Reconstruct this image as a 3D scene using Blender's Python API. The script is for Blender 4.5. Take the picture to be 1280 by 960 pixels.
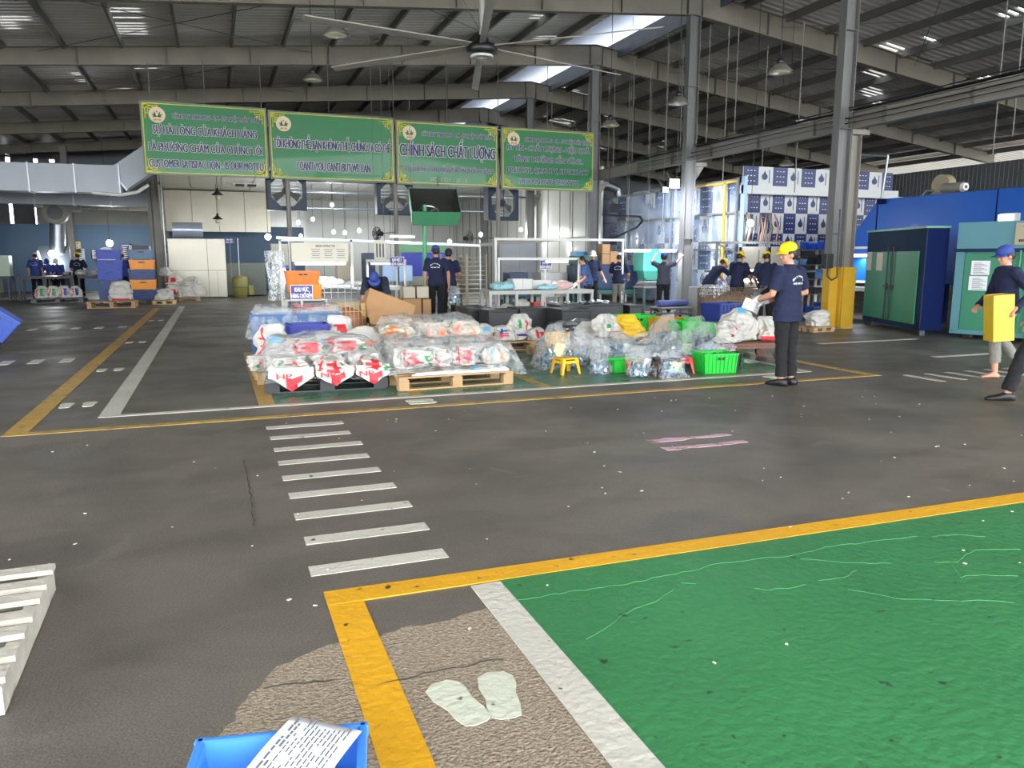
import bpy, bmesh, math, random
from mathutils import Vector, Matrix, noise, Euler

for _o in list(bpy.data.objects):
    bpy.data.objects.remove(_o)
SC = bpy.context.scene
COL = SC.collection
PI = math.pi

# ---------------------------------------------------------------- camera
FPX = 965.0; CAMH = 1.5
PITCH = math.atan(158 / FPX); YAW = math.atan(372 / math.hypot(FPX, 158))
_cy, _sy, _cp, _sp = math.cos(YAW), math.sin(YAW), math.cos(PITCH), math.sin(PITCH)
RGT = Vector((_cy, -_sy, 0)); FWD = Vector((_sy * _cp, _cy * _cp, -_sp)); UPV = RGT.cross(FWD)
cam_d = bpy.data.cameras.new('camera'); cam = bpy.data.objects.new('camera', cam_d); COL.objects.link(cam)
cam_d.sensor_fit = 'HORIZONTAL'; cam_d.sensor_width = 36; cam_d.lens = 36 * FPX / 1280
cam_d.clip_start = 0.05; cam_d.clip_end = 300
cam.matrix_world = Matrix((( RGT.x, UPV.x, -FWD.x, 0), (RGT.y, UPV.y, -FWD.y, 0), (RGT.z, UPV.z, -FWD.z, CAMH), (0, 0, 0, 1)))
SC.camera = cam

# ---------------------------------------------------------------- light
world = bpy.data.worlds.new('sky'); SC.world = world; world.use_nodes = True
_bg = world.node_tree.nodes['Background']
_bg.inputs[0].default_value = (0.93, 0.97, 1.0, 1); _bg.inputs[1].default_value = 10.5
SC.view_settings.view_transform = 'Standard'; SC.view_settings.look = 'None'
SC.view_settings.gamma = 1; SC.view_settings.use_curve_mapping = False
SC.view_settings.exposure = 0.0
SC.cycles.use_denoising = True
SC.cycles.max_bounces = 6; SC.cycles.diffuse_bounces = 4; SC.cycles.glossy_bounces = 3
SC.cycles.transparent_max_bounces = 16; SC.cycles.transmission_bounces = 4
SC.cycles.sample_clamp_indirect = 4.0
SC.cycles.caustics_reflective = False; SC.cycles.caustics_refractive = False

def area_light(name, loc, size, power, color=(1, 1, 1), rot=(0, 0, 0), sy=None):
    d = bpy.data.lights.new(name, 'AREA'); d.energy = power; d.color = color
    d.shape = 'RECTANGLE'; d.size = size; d.size_y = sy or size
    o = bpy.data.objects.new(name, d); COL.objects.link(o); o.location = loc; o.rotation_euler = rot
    return o
def point_light(name, loc, power, color=(1, 1, 1), r=0.06):
    d = bpy.data.lights.new(name, 'POINT'); d.energy = power; d.color = color; d.shadow_soft_size = r
    o = bpy.data.objects.new(name, d); COL.objects.link(o); o.location = loc
    return o

# ---------------------------------------------------------------- measuring helpers
def ray(x, y):
    return FWD + RGT * ((x - 640) / FPX) + UPV * ((480 - y) / FPX)
def G(x, y, z=0.0):
    d = ray(x, y); t = (z - CAMH) / d.z
    return Vector((d.x * t, d.y * t, z))
def YP(x, y, Y):
    d = ray(x, y); t = Y / d.y
    return Vector((d.x * t, Y, CAMH + d.z * t))
def XP(x, y, X):
    d = ray(x, y); t = X / d.x
    return Vector((X, d.y * t, CAMH + d.z * t))

# ---------------------------------------------------------------- materials
_M = {}
def srgb(c):
    return tuple(((v / 12.92) if v <= 0.04045 else ((v + 0.055) / 1.055) ** 2.4) for v in [k / 255 for k in c]) + (1,)
def mat(name, col, rough=0.6, metal=0.0, var=0.12, scale=6.0, bump=0.0, bscale=30.0, spec=0.5, alpha=1.0, emit=None, es=0.0, coat=0.0, stretch=None):
    if name in _M: return _M[name]
    m = bpy.data.materials.new(name); m.use_nodes = True; _M[name] = m
    nt = m.node_tree; b = nt.nodes['Principled BSDF']
    c = srgb(col)
    tc = nt.nodes.new('ShaderNodeTexCoord')
    vec = tc.outputs['Object']
    if stretch:
        mp = nt.nodes.new('ShaderNodeMapping'); mp.inputs['Scale'].default_value = stretch
        nt.links.new(vec, mp.inputs[0]); vec = mp.outputs[0]
    if var > 0:
        n = nt.nodes.new('ShaderNodeTexNoise'); n.inputs['Scale'].default_value = scale; n.inputs['Detail'].default_value = 5
        nt.links.new(vec, n.inputs['Vector'])
        mx = nt.nodes.new('ShaderNodeMix'); mx.data_type = 'RGBA'
        mx.inputs[6].default_value = tuple(min(1, k * (1 + var)) for k in c[:3]) + (1,)
        mx.inputs[7].default_value = tuple(k * (1 - var) for k in c[:3]) + (1,)
        nt.links.new(n.outputs['Fac'], mx.inputs[0]); nt.links.new(mx.outputs[2], b.inputs['Base Color'])
    else:
        b.inputs['Base Color'].default_value = c
    b.inputs['Roughness'].default_value = rough; b.inputs['Metallic'].default_value = metal
    b.inputs['Specular IOR Level'].default_value = spec; b.inputs['Alpha'].default_value = alpha
    b.inputs['Coat Weight'].default_value = coat
    if emit:
        b.inputs['Emission Color'].default_value = srgb(emit); b.inputs['Emission Strength'].default_value = es
    if bump > 0:
        n2 = nt.nodes.new('ShaderNodeTexNoise'); n2.inputs['Scale'].default_value = bscale; n2.inputs['Detail'].default_value = 6
        nt.links.new(vec, n2.inputs['Vector'])
        bp = nt.nodes.new('ShaderNodeBump'); bp.inputs['Strength'].default_value = bump; bp.inputs['Distance'].default_value = 0.02
        nt.links.new(n2.outputs['Fac'], bp.inputs['Height']); nt.links.new(bp.outputs[0], b.inputs['Normal'])
    return m

# ---------------------------------------------------------------- mesh builder
class MB:
    def __init__(s): s.v = []; s.f = []; s.mi = []; s.sm = []; s.mats = []
    def _m(s, m):
        if m is None: return 0
        if m not in s.mats: s.mats.append(m)
        return s.mats.index(m)
    def add(s, vs, fs, m=None, smooth=False, M=None):
        o = len(s.v); k = s._m(m)
        for v in vs:
            v = Vector(v)
            if M is not None: v = M @ v
            s.v.append(v)
        for f in fs: s.f.append([i + o for i in f]); s.mi.append(k); s.sm.append(smooth)
        return s
    def box(s, c, d, m=None, rot=0.0, M=None, taper=1.0):
        x, y, z = d[0] / 2, d[1] / 2, d[2] / 2
        vs = []
        for dz in (-z, z):
            t = taper if dz > 0 else 1
            for dx, dy in ((-x, -y), (x, -y), (x, y), (-x, y)): vs.append(Vector((dx * t, dy * t, dz)))
        R = Matrix.Rotation(rot, 4, 'Z') if not isinstance(rot, (tuple, list)) else Euler(rot).to_matrix().to_4x4()
        T = Matrix.Translation(c) @ R
        vs = [T @ v for v in vs]
        return s.add(vs, [(0, 3, 2, 1), (4, 5, 6, 7), (0, 1, 5, 4), (1, 2, 6, 5), (2, 3, 7, 6), (3, 0, 4, 7)], m, False, M)
    def bb(s, x0, x1, y0, y1, z0, z1, m=None, M=None):
        return s.box(((x0 + x1) / 2, (y0 + y1) / 2, (z0 + z1) / 2), (abs(x1 - x0), abs(y1 - y0), abs(z1 - z0)), m, 0.0, M)
    def cyl(s, a, b, r0, r1=None, m=None, n=12, smooth=True, cap=True, M=None):
        a = Vector(a); b = Vector(b); r1 = r0 if r1 is None else r1
        d = (b - a); L = d.length
        if L < 1e-6: return s
        q = d.to_track_quat('Z', 'Y').to_matrix()
        vs = []
        for p, r in ((a, r0), (b, r1)):
            for i in range(n):
                t = 2 * PI * i / n; vs.append(p + q @ Vector((math.cos(t) * r, math.sin(t) * r, 0)))
        fs = [(i, (i + 1) % n, n + (i + 1) % n, n + i) for i in range(n)]
        s.add(vs, fs, m, smooth, M)
        if cap: s.add(vs, [tuple(range(n))[::-1], tuple(range(n, 2 * n))], m, False, M)
        return s
    def tube(s, pts, r, m=None, n=8, M=None):
        for a, b in zip(pts[:-1], pts[1:]): s.cyl(a, b, r, r, m, n, True, True, M)
        return s
    def bar(s, a, b, w, h, m=None, M=None):
        a = Vector(a); b = Vector(b); d = b - a; L = d.length
        if L < 1e-6: return s
        z = d.normalized(); up = Vector((0, 0, 1)) if abs(z.z) < .95 else Vector((0, 1, 0))
        x = z.cross(up).normalized(); y = x.cross(z).normalized()
        vs = [p + x * (w / 2 * i) + y * (h / 2 * j) for p in (a, b) for i, j in ((-1, -1), (1, -1), (1, 1), (-1, 1))]
        return s.add(vs, [(0, 3, 2, 1), (4, 5, 6, 7), (0, 1, 5, 4), (1, 2, 6, 5), (2, 3, 7, 6), (3, 0, 4, 7)], m, False, M)
    def lathe(s, prof, m=None, n=20, c=(0, 0, 0), sx=1, sy=1, M=None, smooth=True):
        vs = []; fs = []
        for r, z in prof:
            for i in range(n):
                t = 2 * PI * i / n; vs.append((c[0] + math.cos(t) * r * sx, c[1] + math.sin(t) * r * sy, c[2] + z))
        for k in range(len(prof) - 1):
            for i in range(n): fs.append((k * n + i, k * n + (i + 1) % n, (k + 1) * n + (i + 1) % n, (k + 1) * n + i))
        fs.append(tuple(range(n))[::-1]); fs.append(tuple(range((len(prof) - 1) * n, len(prof) * n)))
        return s.add(vs, fs, m, smooth, M)
    def ell(s, c, r, m=None, nu=16, nv=10, M=None):
        vs = []; fs = []
        for j in range(nv + 1):
            ph = -PI / 2 + PI * j / nv
            for i in range(nu):
                t = 2 * PI * i / nu
                vs.append((c[0] + r[0] * math.cos(ph) * math.cos(t), c[1] + r[1] * math.cos(ph) * math.sin(t), c[2] + r[2] * math.sin(ph)))
        for j in range(nv):
            for i in range(nu): fs.append((j * nu + i, j * nu + (i + 1) % nu, (j + 1) * nu + (i + 1) % nu, (j + 1) * nu + i))
        return s.add(vs, fs, m, True, M)
    def prism(s, pts, z0, z1, m=None, M=None):          # outline in xy, extruded in z
        n = len(pts)
        vs = [(p[0], p[1], z0) for p in pts] + [(p[0], p[1], z1) for p in pts]
        fs = [tuple(range(n))[::-1], tuple(range(n, 2 * n))] + [(i, (i + 1) % n, n + (i + 1) % n, n + i) for i in range(n)]
        return s.add(vs, fs, m, False, M)
    def quadprism(s, p, t, m=None):                     # four 3-D corners given thickness vector t
        vs = [Vector(q) for q in p] + [Vector(q) + Vector(t) for q in p]
        return s.add(vs, [(0, 3, 2, 1), (4, 5, 6, 7), (0, 1, 5, 4), (1, 2, 6, 5), (2, 3, 7, 6), (3, 0, 4, 7)], m)
    def grid(s, fn, nu, nv, m=None, smooth=True, M=None):
        vs = [fn(i / nu, j / nv) for j in range(nv + 1) for i in range(nu + 1)]
        fs = [(j * (nu + 1) + i, j * (nu + 1) + i + 1, (j + 1) * (nu + 1) + i + 1, (j + 1) * (nu + 1) + i) for j in range(nv) for i in range(nu)]
        return s.add(vs, fs, m, smooth, M)
    def mesh(s, name):
        me = bpy.data.meshes.new(name); me.from_pydata([tuple(v) for v in s.v], [], s.f)
        for m in s.mats: me.materials.append(m)
        me.polygons.foreach_set('material_index', s.mi); me.polygons.foreach_set('use_smooth', s.sm)
        me.update(); return me
    def build(s, name, m=None, parent=None, fix=True, bevel=0.0):
        if m is not None and not s.mats: s.mats = [m]
        me = s.mesh(name)
        if fix:
            bm = bmesh.new(); bm.from_mesh(me); bmesh.ops.recalc_face_normals(bm, faces=bm.faces); bm.to_mesh(me); bm.free()
        o = bpy.data.objects.new(name, me); COL.objects.link(o)
        if bevel:
            b = o.modifiers.new('bevel', 'BEVEL'); b.width = bevel; b.segments = 2; b.limit_method = 'ANGLE'
        if parent is not None: o.parent = parent
        return o

def tag(o, label=None, cat=None, group=None, kind=None):
    if label: o['label'] = label
    if cat: o['category'] = cat
    if group: o['group'] = group
    if kind: o['kind'] = kind
    return o
def thing(name, label, cat, loc=(0, 0, 0), rz=0.0, group=None):
    o = bpy.data.objects.new(name, None); COL.objects.link(o); o.empty_display_size = 0.1
    o.location = loc; o.rotation_euler = (0, 0, rz)
    return tag(o, label, cat, group)
def kids(o): return [c for c in bpy.data.objects if c.parent == o]
def copy_tree(o, parent=None):
    c = o.copy(); COL.objects.link(c)
    if parent is not None: c.parent = parent
    for ch in kids(o): copy_tree(ch, c)
    return c
def dup(o, loc, rz, label, group=None, scale=None):
    c = copy_tree(o); c.location = loc; c.rotation_euler = (0, 0, rz); c['label'] = label
    if group: c['group'] = group
    if scale: c.scale = scale
    return c
def struct(o): o['kind'] = 'structure'; return o

_TS = bpy.data.scenes.new('workbench')
def baked(o):
    """mesh of an object with its modifiers applied, worked out in an empty side scene to stay quick"""
    _TS.collection.objects.link(o); vl = _TS.view_layers[0]; vl.update()
    me = bpy.data.meshes.new_from_object(o.evaluated_get(vl.depsgraph)); bpy.data.objects.remove(o)
    return me
_tc = {}
_HORN = dict(zip('ƠỚỜỢỞỠ', 'OÓÒỌỎÕ'))
def _glyphs(body, offset):
    cu = bpy.data.curves.new('t', 'FONT'); cu.body = body; cu.offset = offset; cu.resolution_u = 4
    return baked(bpy.data.objects.new('t', cu))
def text_mesh(body, w, h, offset=0.0, depth=0.004):
    if (body, offset) in _tc: return _tc[(body, offset)]
    plain = ''.join(_HORN.get(c, c) for c in body); me = _glyphs(plain, offset)
    horns = [max(v.co.x for v in _glyphs(plain[:i + 1], offset).vertices) for i, c in enumerate(body) if c in _HORN]
    if horns:                                            # the horn of Ơ drawn as its own small stroke
        vs = [tuple(v.co) for v in me.vertices]; fs = [tuple(p.vertices) for p in me.polygons]
        for x in horns:
            n = len(vs); vs += [(x - .12, .60, 0), (x - .02, .60, 0), (x + .05, .68, 0), (x + .06, .80, 0), (x - .02, .80, 0), (x - .03, .70, 0)]; fs.append(tuple(range(n, n + 6)))
        me = bpy.data.meshes.new('t'); me.from_pydata(vs, [], fs)
    _tc[(body, offset)] = me
    return me
def put_text(mb, body, w, cap_h, M, m, outline=None, oof=0.03, depth=0.003, bold=None):
    """text centred at M's origin in its xy plane; w total width, cap_h height of capitals"""
    me = text_mesh(body, w, cap_h)
    if not me.vertices: return
    xs = [v.co.x for v in me.vertices]; x0, x1 = min(xs), max(xs)
    sx = w / (x1 - x0); sy = cap_h / 0.73
    b = cap_h * .035 if bold is None else bold; o = cap_h * .045
    fs = [tuple(p.vertices) for p in me.polygons]
    lay = []
    if outline: lay += [(outline, dx, dy, 1) for dx in (-b - o, 0, b + o) for dy in (-o, 0, o)]
    lay += [(m, dx, 0, 2) for dx in (-b, 0, b)]
    for mm, dx, dy, k in lay:
        mb.add([((v.co.x - (x0 + x1) / 2) * sx + dx, v.co.y * sy - cap_h / 2 + dy, depth * k + (dx + dy) * .004) for v in me.vertices], fs, mm, False, M)
def frame_M(o, x, y):                                    # matrix: local x along x, local y along y, z = x × y
    x = Vector(x).normalized(); y = Vector(y).normalized(); z = x.cross(y)
    return Matrix(((x.x, y.x, z.x, o[0]), (x.y, y.y, z.y, o[1]), (x.z, y.z, z.z, o[2]), (0, 0, 0, 1)))

# common materials
M_steel = mat('painted_steel_grey', (128, 124, 116), .55, .0, .3, 1.5, .1, 12)
M_steel_d = mat('purlin_grey', (104, 104, 100), .5, .3, .2, 2)
M_galv = mat('galvanised', (150, 155, 160), .35, .8, .2, 4)
M_white = mat('white_paint_metal', (205, 205, 200), .4, .0, .08, 4)
M_black = mat('black_paint', (22, 23, 26), .4, .0, .15, 5)
M_wood = mat('raw_pallet_wood', (168, 138, 100), .8, 0, .3, 9, .3, 40, stretch=(1, 6, 6))
M_woodg = mat('weathered_pallet_wood', (178, 172, 160), .85, 0, .35, 9, .5, 30)
M_navy = mat('navy_cloth', (20, 28, 58), .9, 0, .12, 12, .2, 80)
M_blackc = mat('black_cloth', (16, 16, 19), .9, 0, .12, 12, .2, 80)
M_ltext = mat('white_print', (235, 235, 235), .6, 0, 0)
M_skin = mat('skin', (190, 138, 112), .55, 0, .06, 9)
M_lampw = mat('lamp_glow_white', (255, 255, 255), .5, 0, 0, emit=(235, 245, 255), es=14)
M_tube = mat('tube_glow_white', (255, 255, 255), .5, 0, 0, emit=(240, 248, 255), es=7)
# ================================================================ FLOOR
def floor_material():
    m = bpy.data.materials.new('worn_asphalt'); m.use_nodes = True; nt = m.node_tree; b = nt.nodes['Principled BSDF']
    N = nt.nodes.new; L = nt.links.new
    tc = N('ShaderNodeTexCoord')
    def noise_(sc, det=6, st=None, dist=0):
        n = N('ShaderNodeTexNoise'); n.inputs['Scale'].default_value = sc; n.inputs['Detail'].default_value = det; n.inputs['Distortion'].default_value = dist
        if st:
            mp = N('ShaderNodeMapping'); mp.inputs['Scale'].default_value = st; L(tc.outputs['Object'], mp.inputs[0]); L(mp.outputs[0], n.inputs['Vector'])
        else: L(tc.outputs['Object'], n.inputs['Vector'])
        return n.outputs['Fac']
    def ramp(f, a, b_, ca, cb):
        r = N('ShaderNodeValToRGB'); r.color_ramp.elements[0].position = a; r.color_ramp.elements[1].position = b_
        r.color_ramp.elements[0].color = ca; r.color_ramp.elements[1].color = cb; L(f, r.inputs[0]); return r.outputs[0]
    def mix(f, a, c, mode='MIX'):
        x = N('ShaderNodeMix'); x.data_type = 'RGBA'; x.blend_type = mode
        for i, v in ((0, f), (6, a), (7, c)):
            if isinstance(v, (int, float)): x.inputs[i].default_value = v
            elif isinstance(v, tuple): x.inputs[i].default_value = v
            else: L(v, x.inputs[i])
        return x.outputs[2]
    c = ramp(noise_(.55, 8, None, .6), .3, .72, srgb((90, 85, 79)), srgb((118, 111, 102)))
    c = mix(ramp(noise_(1.3, 9, (1, 1.7, 1), .5), .48, .7, (0, 0, 0, 1), (.6, .6, .6, 1)), c, srgb((79, 75, 70)))
    c = mix(ramp(noise_(2.2, 4, None, 1.4), .62, .72, (0, 0, 0, 1), (.45, .45, .45, 1)), c, srgb((124, 118, 110)))
    c = mix(.6, c, ramp(noise_(130, 4), .35, .7, (.25, .25, .25, 1), (.75, .75, .75, 1)), 'OVERLAY')
    L(c, b.inputs['Base Color'])
    r = ramp(noise_(1.1, 6), .35, .7, (.38, .38, .38, 1), (.62, .62, .62, 1)); L(r, b.inputs['Roughness'])
    bp = N('ShaderNodeBump'); bp.inputs['Strength'].default_value = .35; bp.inputs['Distance'].default_value = .01
    L(noise_(70, 8), bp.inputs['Height']); L(bp.outputs[0], b.inputs['Normal'])
    b.inputs['Specular IOR Level'].default_value = .35
    return m
M_floor = floor_material()
struct(MB().bb(-40, 60, -30, 70, -.2, 0, M_floor).build('floor'))

def paint_material(name, col, under, wear=.62, rough=.45, crack=None, wet=False):
    m = bpy.data.materials.new(name); m.use_nodes = True; nt = m.node_tree; b = nt.nodes['Principled BSDF']
    N = nt.nodes.new; L = nt.links.new; tc = N('ShaderNodeTexCoord')
    n = N('ShaderNodeTexNoise'); n.inputs['Scale'].default_value = 3.5; n.inputs['Detail'].default_value = 10; n.inputs['Roughness'].default_value = .75
    L(tc.outputs['Object'], n.inputs['Vector'])
    r = N('ShaderNodeValToRGB'); r.color_ramp.elements[0].position = wear; r.color_ramp.elements[1].position = wear + .1
    L(n.outputs['Fac'], r.inputs[0])
    n3 = N('ShaderNodeTexNoise'); n3.inputs['Scale'].default_value = 1.3; n3.inputs['Detail'].default_value = 8; L(tc.outputs['Object'], n3.inputs['Vector'])
    v = N('ShaderNodeMix'); v.data_type = 'RGBA'; c = srgb(col)
    v.inputs[6].default_value = tuple(k * 1.22 for k in c[:3]) + (1,); v.inputs[7].default_value = tuple(k * .76 for k in c[:3]) + (1,)
    L(n3.outputs['Fac'], v.inputs[0])
    x = N('ShaderNodeMix'); x.data_type = 'RGBA'; L(r.outputs[0], x.inputs[0]); L(v.outputs[2], x.inputs[6]); x.inputs[7].default_value = srgb(under)
    out = x.outputs[2]
    sp = N('ShaderNodeTexNoise'); sp.inputs['Scale'].default_value = 16; sp.inputs['Detail'].default_value = 5; L(tc.outputs['Object'], sp.inputs['Vector'])
    rs_ = N('ShaderNodeValToRGB'); rs_.color_ramp.elements[0].position = .66; rs_.color_ramp.elements[1].position = .72; L(sp.outputs['Fac'], rs_.inputs[0])
    xs_ = N('ShaderNodeMix'); xs_.data_type = 'RGBA'; L(rs_.outputs[0], xs_.inputs[0]); L(out, xs_.inputs[6]); xs_.inputs[7].default_value = srgb(tuple(k * .55 for k in under)); out = xs_.outputs[2]
    if crack:
        vo = N('ShaderNodeTexVoronoi'); vo.feature = 'DISTANCE_TO_EDGE'; vo.inputs['Scale'].default_value = crack[1]
        mp = N('ShaderNodeVectorMath'); mp.operation = 'ADD'
        nn = N('ShaderNodeTexNoise'); nn.inputs['Scale'].default_value = 2.2; nn.inputs['Detail'].default_value = 6; L(tc.outputs['Object'], nn.inputs['Vector'])
        L(tc.outputs['Object'], mp.inputs[0]); L(nn.outputs['Color'], mp.inputs[1]); L(mp.outputs[0], vo.inputs['Vector'])
        r2 = N('ShaderNodeValToRGB'); r2.color_ramp.elements[0].position = 0; r2.color_ramp.elements[1].position = crack[2]
        r2.color_ramp.elements[0].color = (1, 1, 1, 1); r2.color_ramp.elements[1].color = (0, 0, 0, 1)
        L(vo.outputs['Distance'], r2.inputs[0])
        n5 = N('ShaderNodeTexNoise'); n5.inputs['Scale'].default_value = 1.0; L(tc.outputs['Object'], n5.inputs['Vector'])
        r5 = N('ShaderNodeValToRGB'); r5.color_ramp.elements[0].position = .45; r5.color_ramp.elements[1].position = .55; L(n5.outputs['Fac'], r5.inputs[0])
        mm = N('ShaderNodeMath'); mm.operation = 'MULTIPLY'; L(r2.outputs[0], mm.inputs[0]); L(r5.outputs[0], mm.inputs[1])
        y = N('ShaderNodeMix'); y.data_type = 'RGBA'; L(mm.outputs[0], y.inputs[0]); L(out, y.inputs[6]); y.inputs[7].default_value = srgb(crack[0]); out = y.outputs[2]
    L(out, b.inputs['Base Color'])
    n4 = N('ShaderNodeTexNoise'); n4.inputs['Scale'].default_value = 1.6 if wet else 14; n4.inputs['Detail'].default_value = 5; L(tc.outputs['Object'], n4.inputs['Vector'])
    rr = N('ShaderNodeMapRange'); rr.inputs[1].default_value = .4; rr.inputs[2].default_value = .62
    rr.inputs[3].default_value = .24 if wet else rough; rr.inputs[4].default_value = rough + .12; L(n4.outputs['Fac'], rr.inputs[0]); L(rr.outputs[0], b.inputs['Roughness'])
    bp = N('ShaderNodeBump'); bp.inputs['Strength'].default_value = .8; bp.inputs['Distance'].default_value = .01
    nb = N('ShaderNodeTexNoise'); nb.inputs['Scale'].default_value = 26; nb.inputs['Detail'].default_value = 8; L(tc.outputs['Object'], nb.inputs['Vector'])
    L(nb.outputs['Fac'], bp.inputs['Height']); L(bp.outputs[0], b.inputs['Normal'])
    return m
M_yel = paint_material('yellow_floor_paint', (212, 156, 30), (120, 100, 60), .63)
M_yelf = paint_material('faded_yellow_floor_paint', (176, 142, 70), (110, 96, 66), .55)
M_wht = paint_material('white_floor_paint', (192, 187, 176), (120, 114, 106), .64)
M_grn = paint_material('green_floor_paint', (53, 118, 71), (70, 96, 74), .68, .42)
M_grnd = paint_material('dull_green_floor_paint', (74, 114, 90), (58, 76, 66), .6, .3, wet=True)
M_conc = mat('rough_concrete', (150, 136, 118), .9, 0, .8, 55, 1.0, 80, spec=.2)

def slab(name, pts, m, z=.003, kind='structure', label=None):
    o = MB().prism([(p[0], p[1]) for p in pts], -.002, z, m).build(name)
    o['kind'] = kind
    return o
def rect(name, x0, x1, y0, y1, m, z=.003): return slab(name, [(x0, y0), (x1, y0), (x1, y1), (x0, y1)], m, z)
# near walkway: bare concrete patch, white line, yellow border, green bay
patch = [G(616, 757), G(560, 775), G(500, 786), G(470, 797), G(430, 801), G(395, 812), G(350, 832), G(312, 866), G(290, 900), G(262, 932), G(238, 962)]
patch = [(p.x, p.y) for p in patch]
pj = []
random.seed(4)
for a, b in zip(patch[:-1], patch[1:]):
    for k in range(4):
        t = k / 4; pj.append((a[0] + (b[0] - a[0]) * t + random.uniform(-.012, .012), a[1] + (b[1] - a[1]) * t + random.uniform(-.012, .012)))
pj.append(patch[-1])
slab('floor_concrete_patch', pj + [(-.35, .6), (1.16, .6), (1.16, patch[0][1])], M_conc, .0015)
slab('floor_green_bay', [(1.16, -1.0), (9.0, -1.0), (9.0, 3.15), (1.16, 3.26)], M_grn, .003)
rect('floor_line_white_near', 1.02, 1.165, .5, 3.215, M_wht, .005)
rect('floor_line_yellow_left', .375, .53, .5, 3.36, M_yel, .004)
slab('floor_line_yellow_front', [(.376, 3.245), (1.02, 3.235), (9.0, 3.11), (9.0, 3.25), (1.2, 3.37), (.376, 3.39)], M_yel, .0055)
# pair of footprints painted on the concrete
def footprint(cx, cy, s, rz, m, name='floor_footprint_mark'):
    s *= 1.0; w = [(-.045, -.13), (-.02, -.145), (.02, -.145), (.045, -.13), (.052, -.07), (.05, 0), (.062, .06), (.06, .11), (.035, .145), (-.02, .15), (-.055, .12), (-.06, .05), (-.048, -.02), (-.052, -.08)]
    c, si = math.cos(rz), math.sin(rz)
    return slab(name, [(cx + (x * 1.12 * c - y * si) * s, cy + (x * 1.12 * si + y * c) * s) for x, y in w], m, .0045)
M_fp = paint_material('pale_footprint_paint', (196, 198, 180), (140, 134, 118), .66)
footprint(.69, 2.33, 1.0, math.radians(14), M_fp); footprint(.84, 2.325, 1.0, math.radians(-10), M_fp)
# raised repair cracks showing through the green paint
M_crk = paint_material('cracked_paint_edge', (66, 134, 84), (60, 90, 66), .6)
def ribbon(name, px, m, w=.006, z=.0045, seed=1):
    pts = [G(*q) for q in px]; fine = []
    for a, b in zip(pts[:-1], pts[1:]):
        n = max(2, int((b - a).length / .03))
        for k in range(n):
            p = a.lerp(b, k / n); fine.append(Vector((p.x + .012 * noise.noise(Vector((p.x * 14, p.y * 14, seed))), p.y + .03 * noise.noise(Vector((p.x * 5, p.y * 5, seed + 5))) + .016 * noise.noise(Vector((p.x * 17, p.y * 17, seed + 5))), 0)))
    mb = MB()
    for a, b in zip(fine[:-1], fine[1:]):
        if noise.noise(Vector((a.x * 3, a.y * 3, seed + 2))) > .28: continue
        ww = w * (.3 + 1.5 * abs(noise.noise(Vector((a.x * 6, a.y * 6, seed + 9)))))
        mb.bar(a + Vector((0, 0, z)), b + Vector((0, 0, z)), ww, .003, m)
    o = mb.build(name); o['kind'] = 'structure'
for i_, px in enumerate(([(640, 752), (700, 742), (800, 728), (905, 704), (960, 700), (1010, 690), (1060, 680), (1140, 673)], [(850, 728), (905, 732), (960, 738), (1000, 734), (1050, 722), (1075, 712)], [(695, 815), (760, 785), (800, 760), (850, 735)], [(1000, 700), (1080, 705), (1190, 703), (1220, 688), (1279, 686)], [(1060, 738), (1130, 750), (1200, 752), (1279, 755)], [(1190, 703), (1200, 722), (1279, 720)], [(1130, 673), (1190, 668), (1240, 672)])):
    ribbon('floor_crack', px, M_crk, .0065, .0035, i_)
M_crd = mat('dark_crack', (58, 52, 46), .9, 0, .2, 20)
for i_, px in enumerate(([(470, 858), (520, 846), (570, 836), (640, 822), (660, 815)], [(330, 862), (380, 852), (430, 848)], [(304, 575), (312, 610), (318, 660)])): ribbon('floor_crack', px, M_crd, .006, .003, i_ + 20)
# crossing bars
for i in range(9):
    t = i / 8; y = 3.655 + (7.06 - 3.655) * t
    a0, a1 = .355, 1.03
    rect('floor_crossing_bar', a0 + random.uniform(-.012, .012), a1 + random.uniform(-.015, .015), y - .062 * (1 - .1 * t), y + .062, M_wht)
for i in range(7):
    x = 8.22 + i * .36; rect('floor_crossing_bar', x, x + .1, 6.86, 7.42, M_wht)
for y, xs in ((12.9, (-2.98, -2.6, -2.2, -1.75 - 1.65 - .0)), (18.8, (-3.75, -3.35, -2.95, -2.5, -2.05))):
    for x in xs: rect('floor_dash_mark', x, x + .16, y - .22, y + .25, M_wht)
rect('floor_line_white_far', -6.0, -5.86, 20, 24.5, M_wht)
# middle zone
rect('floor_green_zone', .5, 7.3, 8.2, 12.95, M_grnd, .002)
rect('floor_line_white_lane', -1.04, 7.35, 8.09, 8.19, M_wht, .004)
rect('floor_line_white_side', -1.12, -.94, 8.1, 26.2, M_wht, .0035)
rect('floor_line_yellow_lane', -1.74, 7.95, 7.5, 7.61, M_yelf, .004)
rect('floor_line_yellow_far_left', -1.78, -1.6, 7.52, 25.6, M_yelf, .0035)
rect('floor_line_yellow_zone', .34, .5, 8.19, 12.97, M_yelf, .0045)
rect('floor_line_yellow_divider', 1.96, 2.08, 8.19, 12.9, M_yelf, .0045)
rect('floor_line_yellow_divider', 3.5, 3.62, 8.19, 12.9, M_yelf, .0045)
rect('floor_line_yellow_divider', 5.15, 5.27, 8.19, 12.9, M_yelf, .0045)
rect('floor_line_yellow_zone_right', 7.82, 7.95, 7.55, 12.9, M_yelf, .0045)
rect('floor_line_white_zone_right', 7.28, 7.36, 8.19, 12.9, M_wht, .0042)
rect('floor_line_white_bay', 10.2, 11.6, 8.6, 8.72, M_wht, .003)
rect('floor_line_white_bay', 9.9, 12.2, 10.7, 10.82, M_wht, .003)
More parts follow.
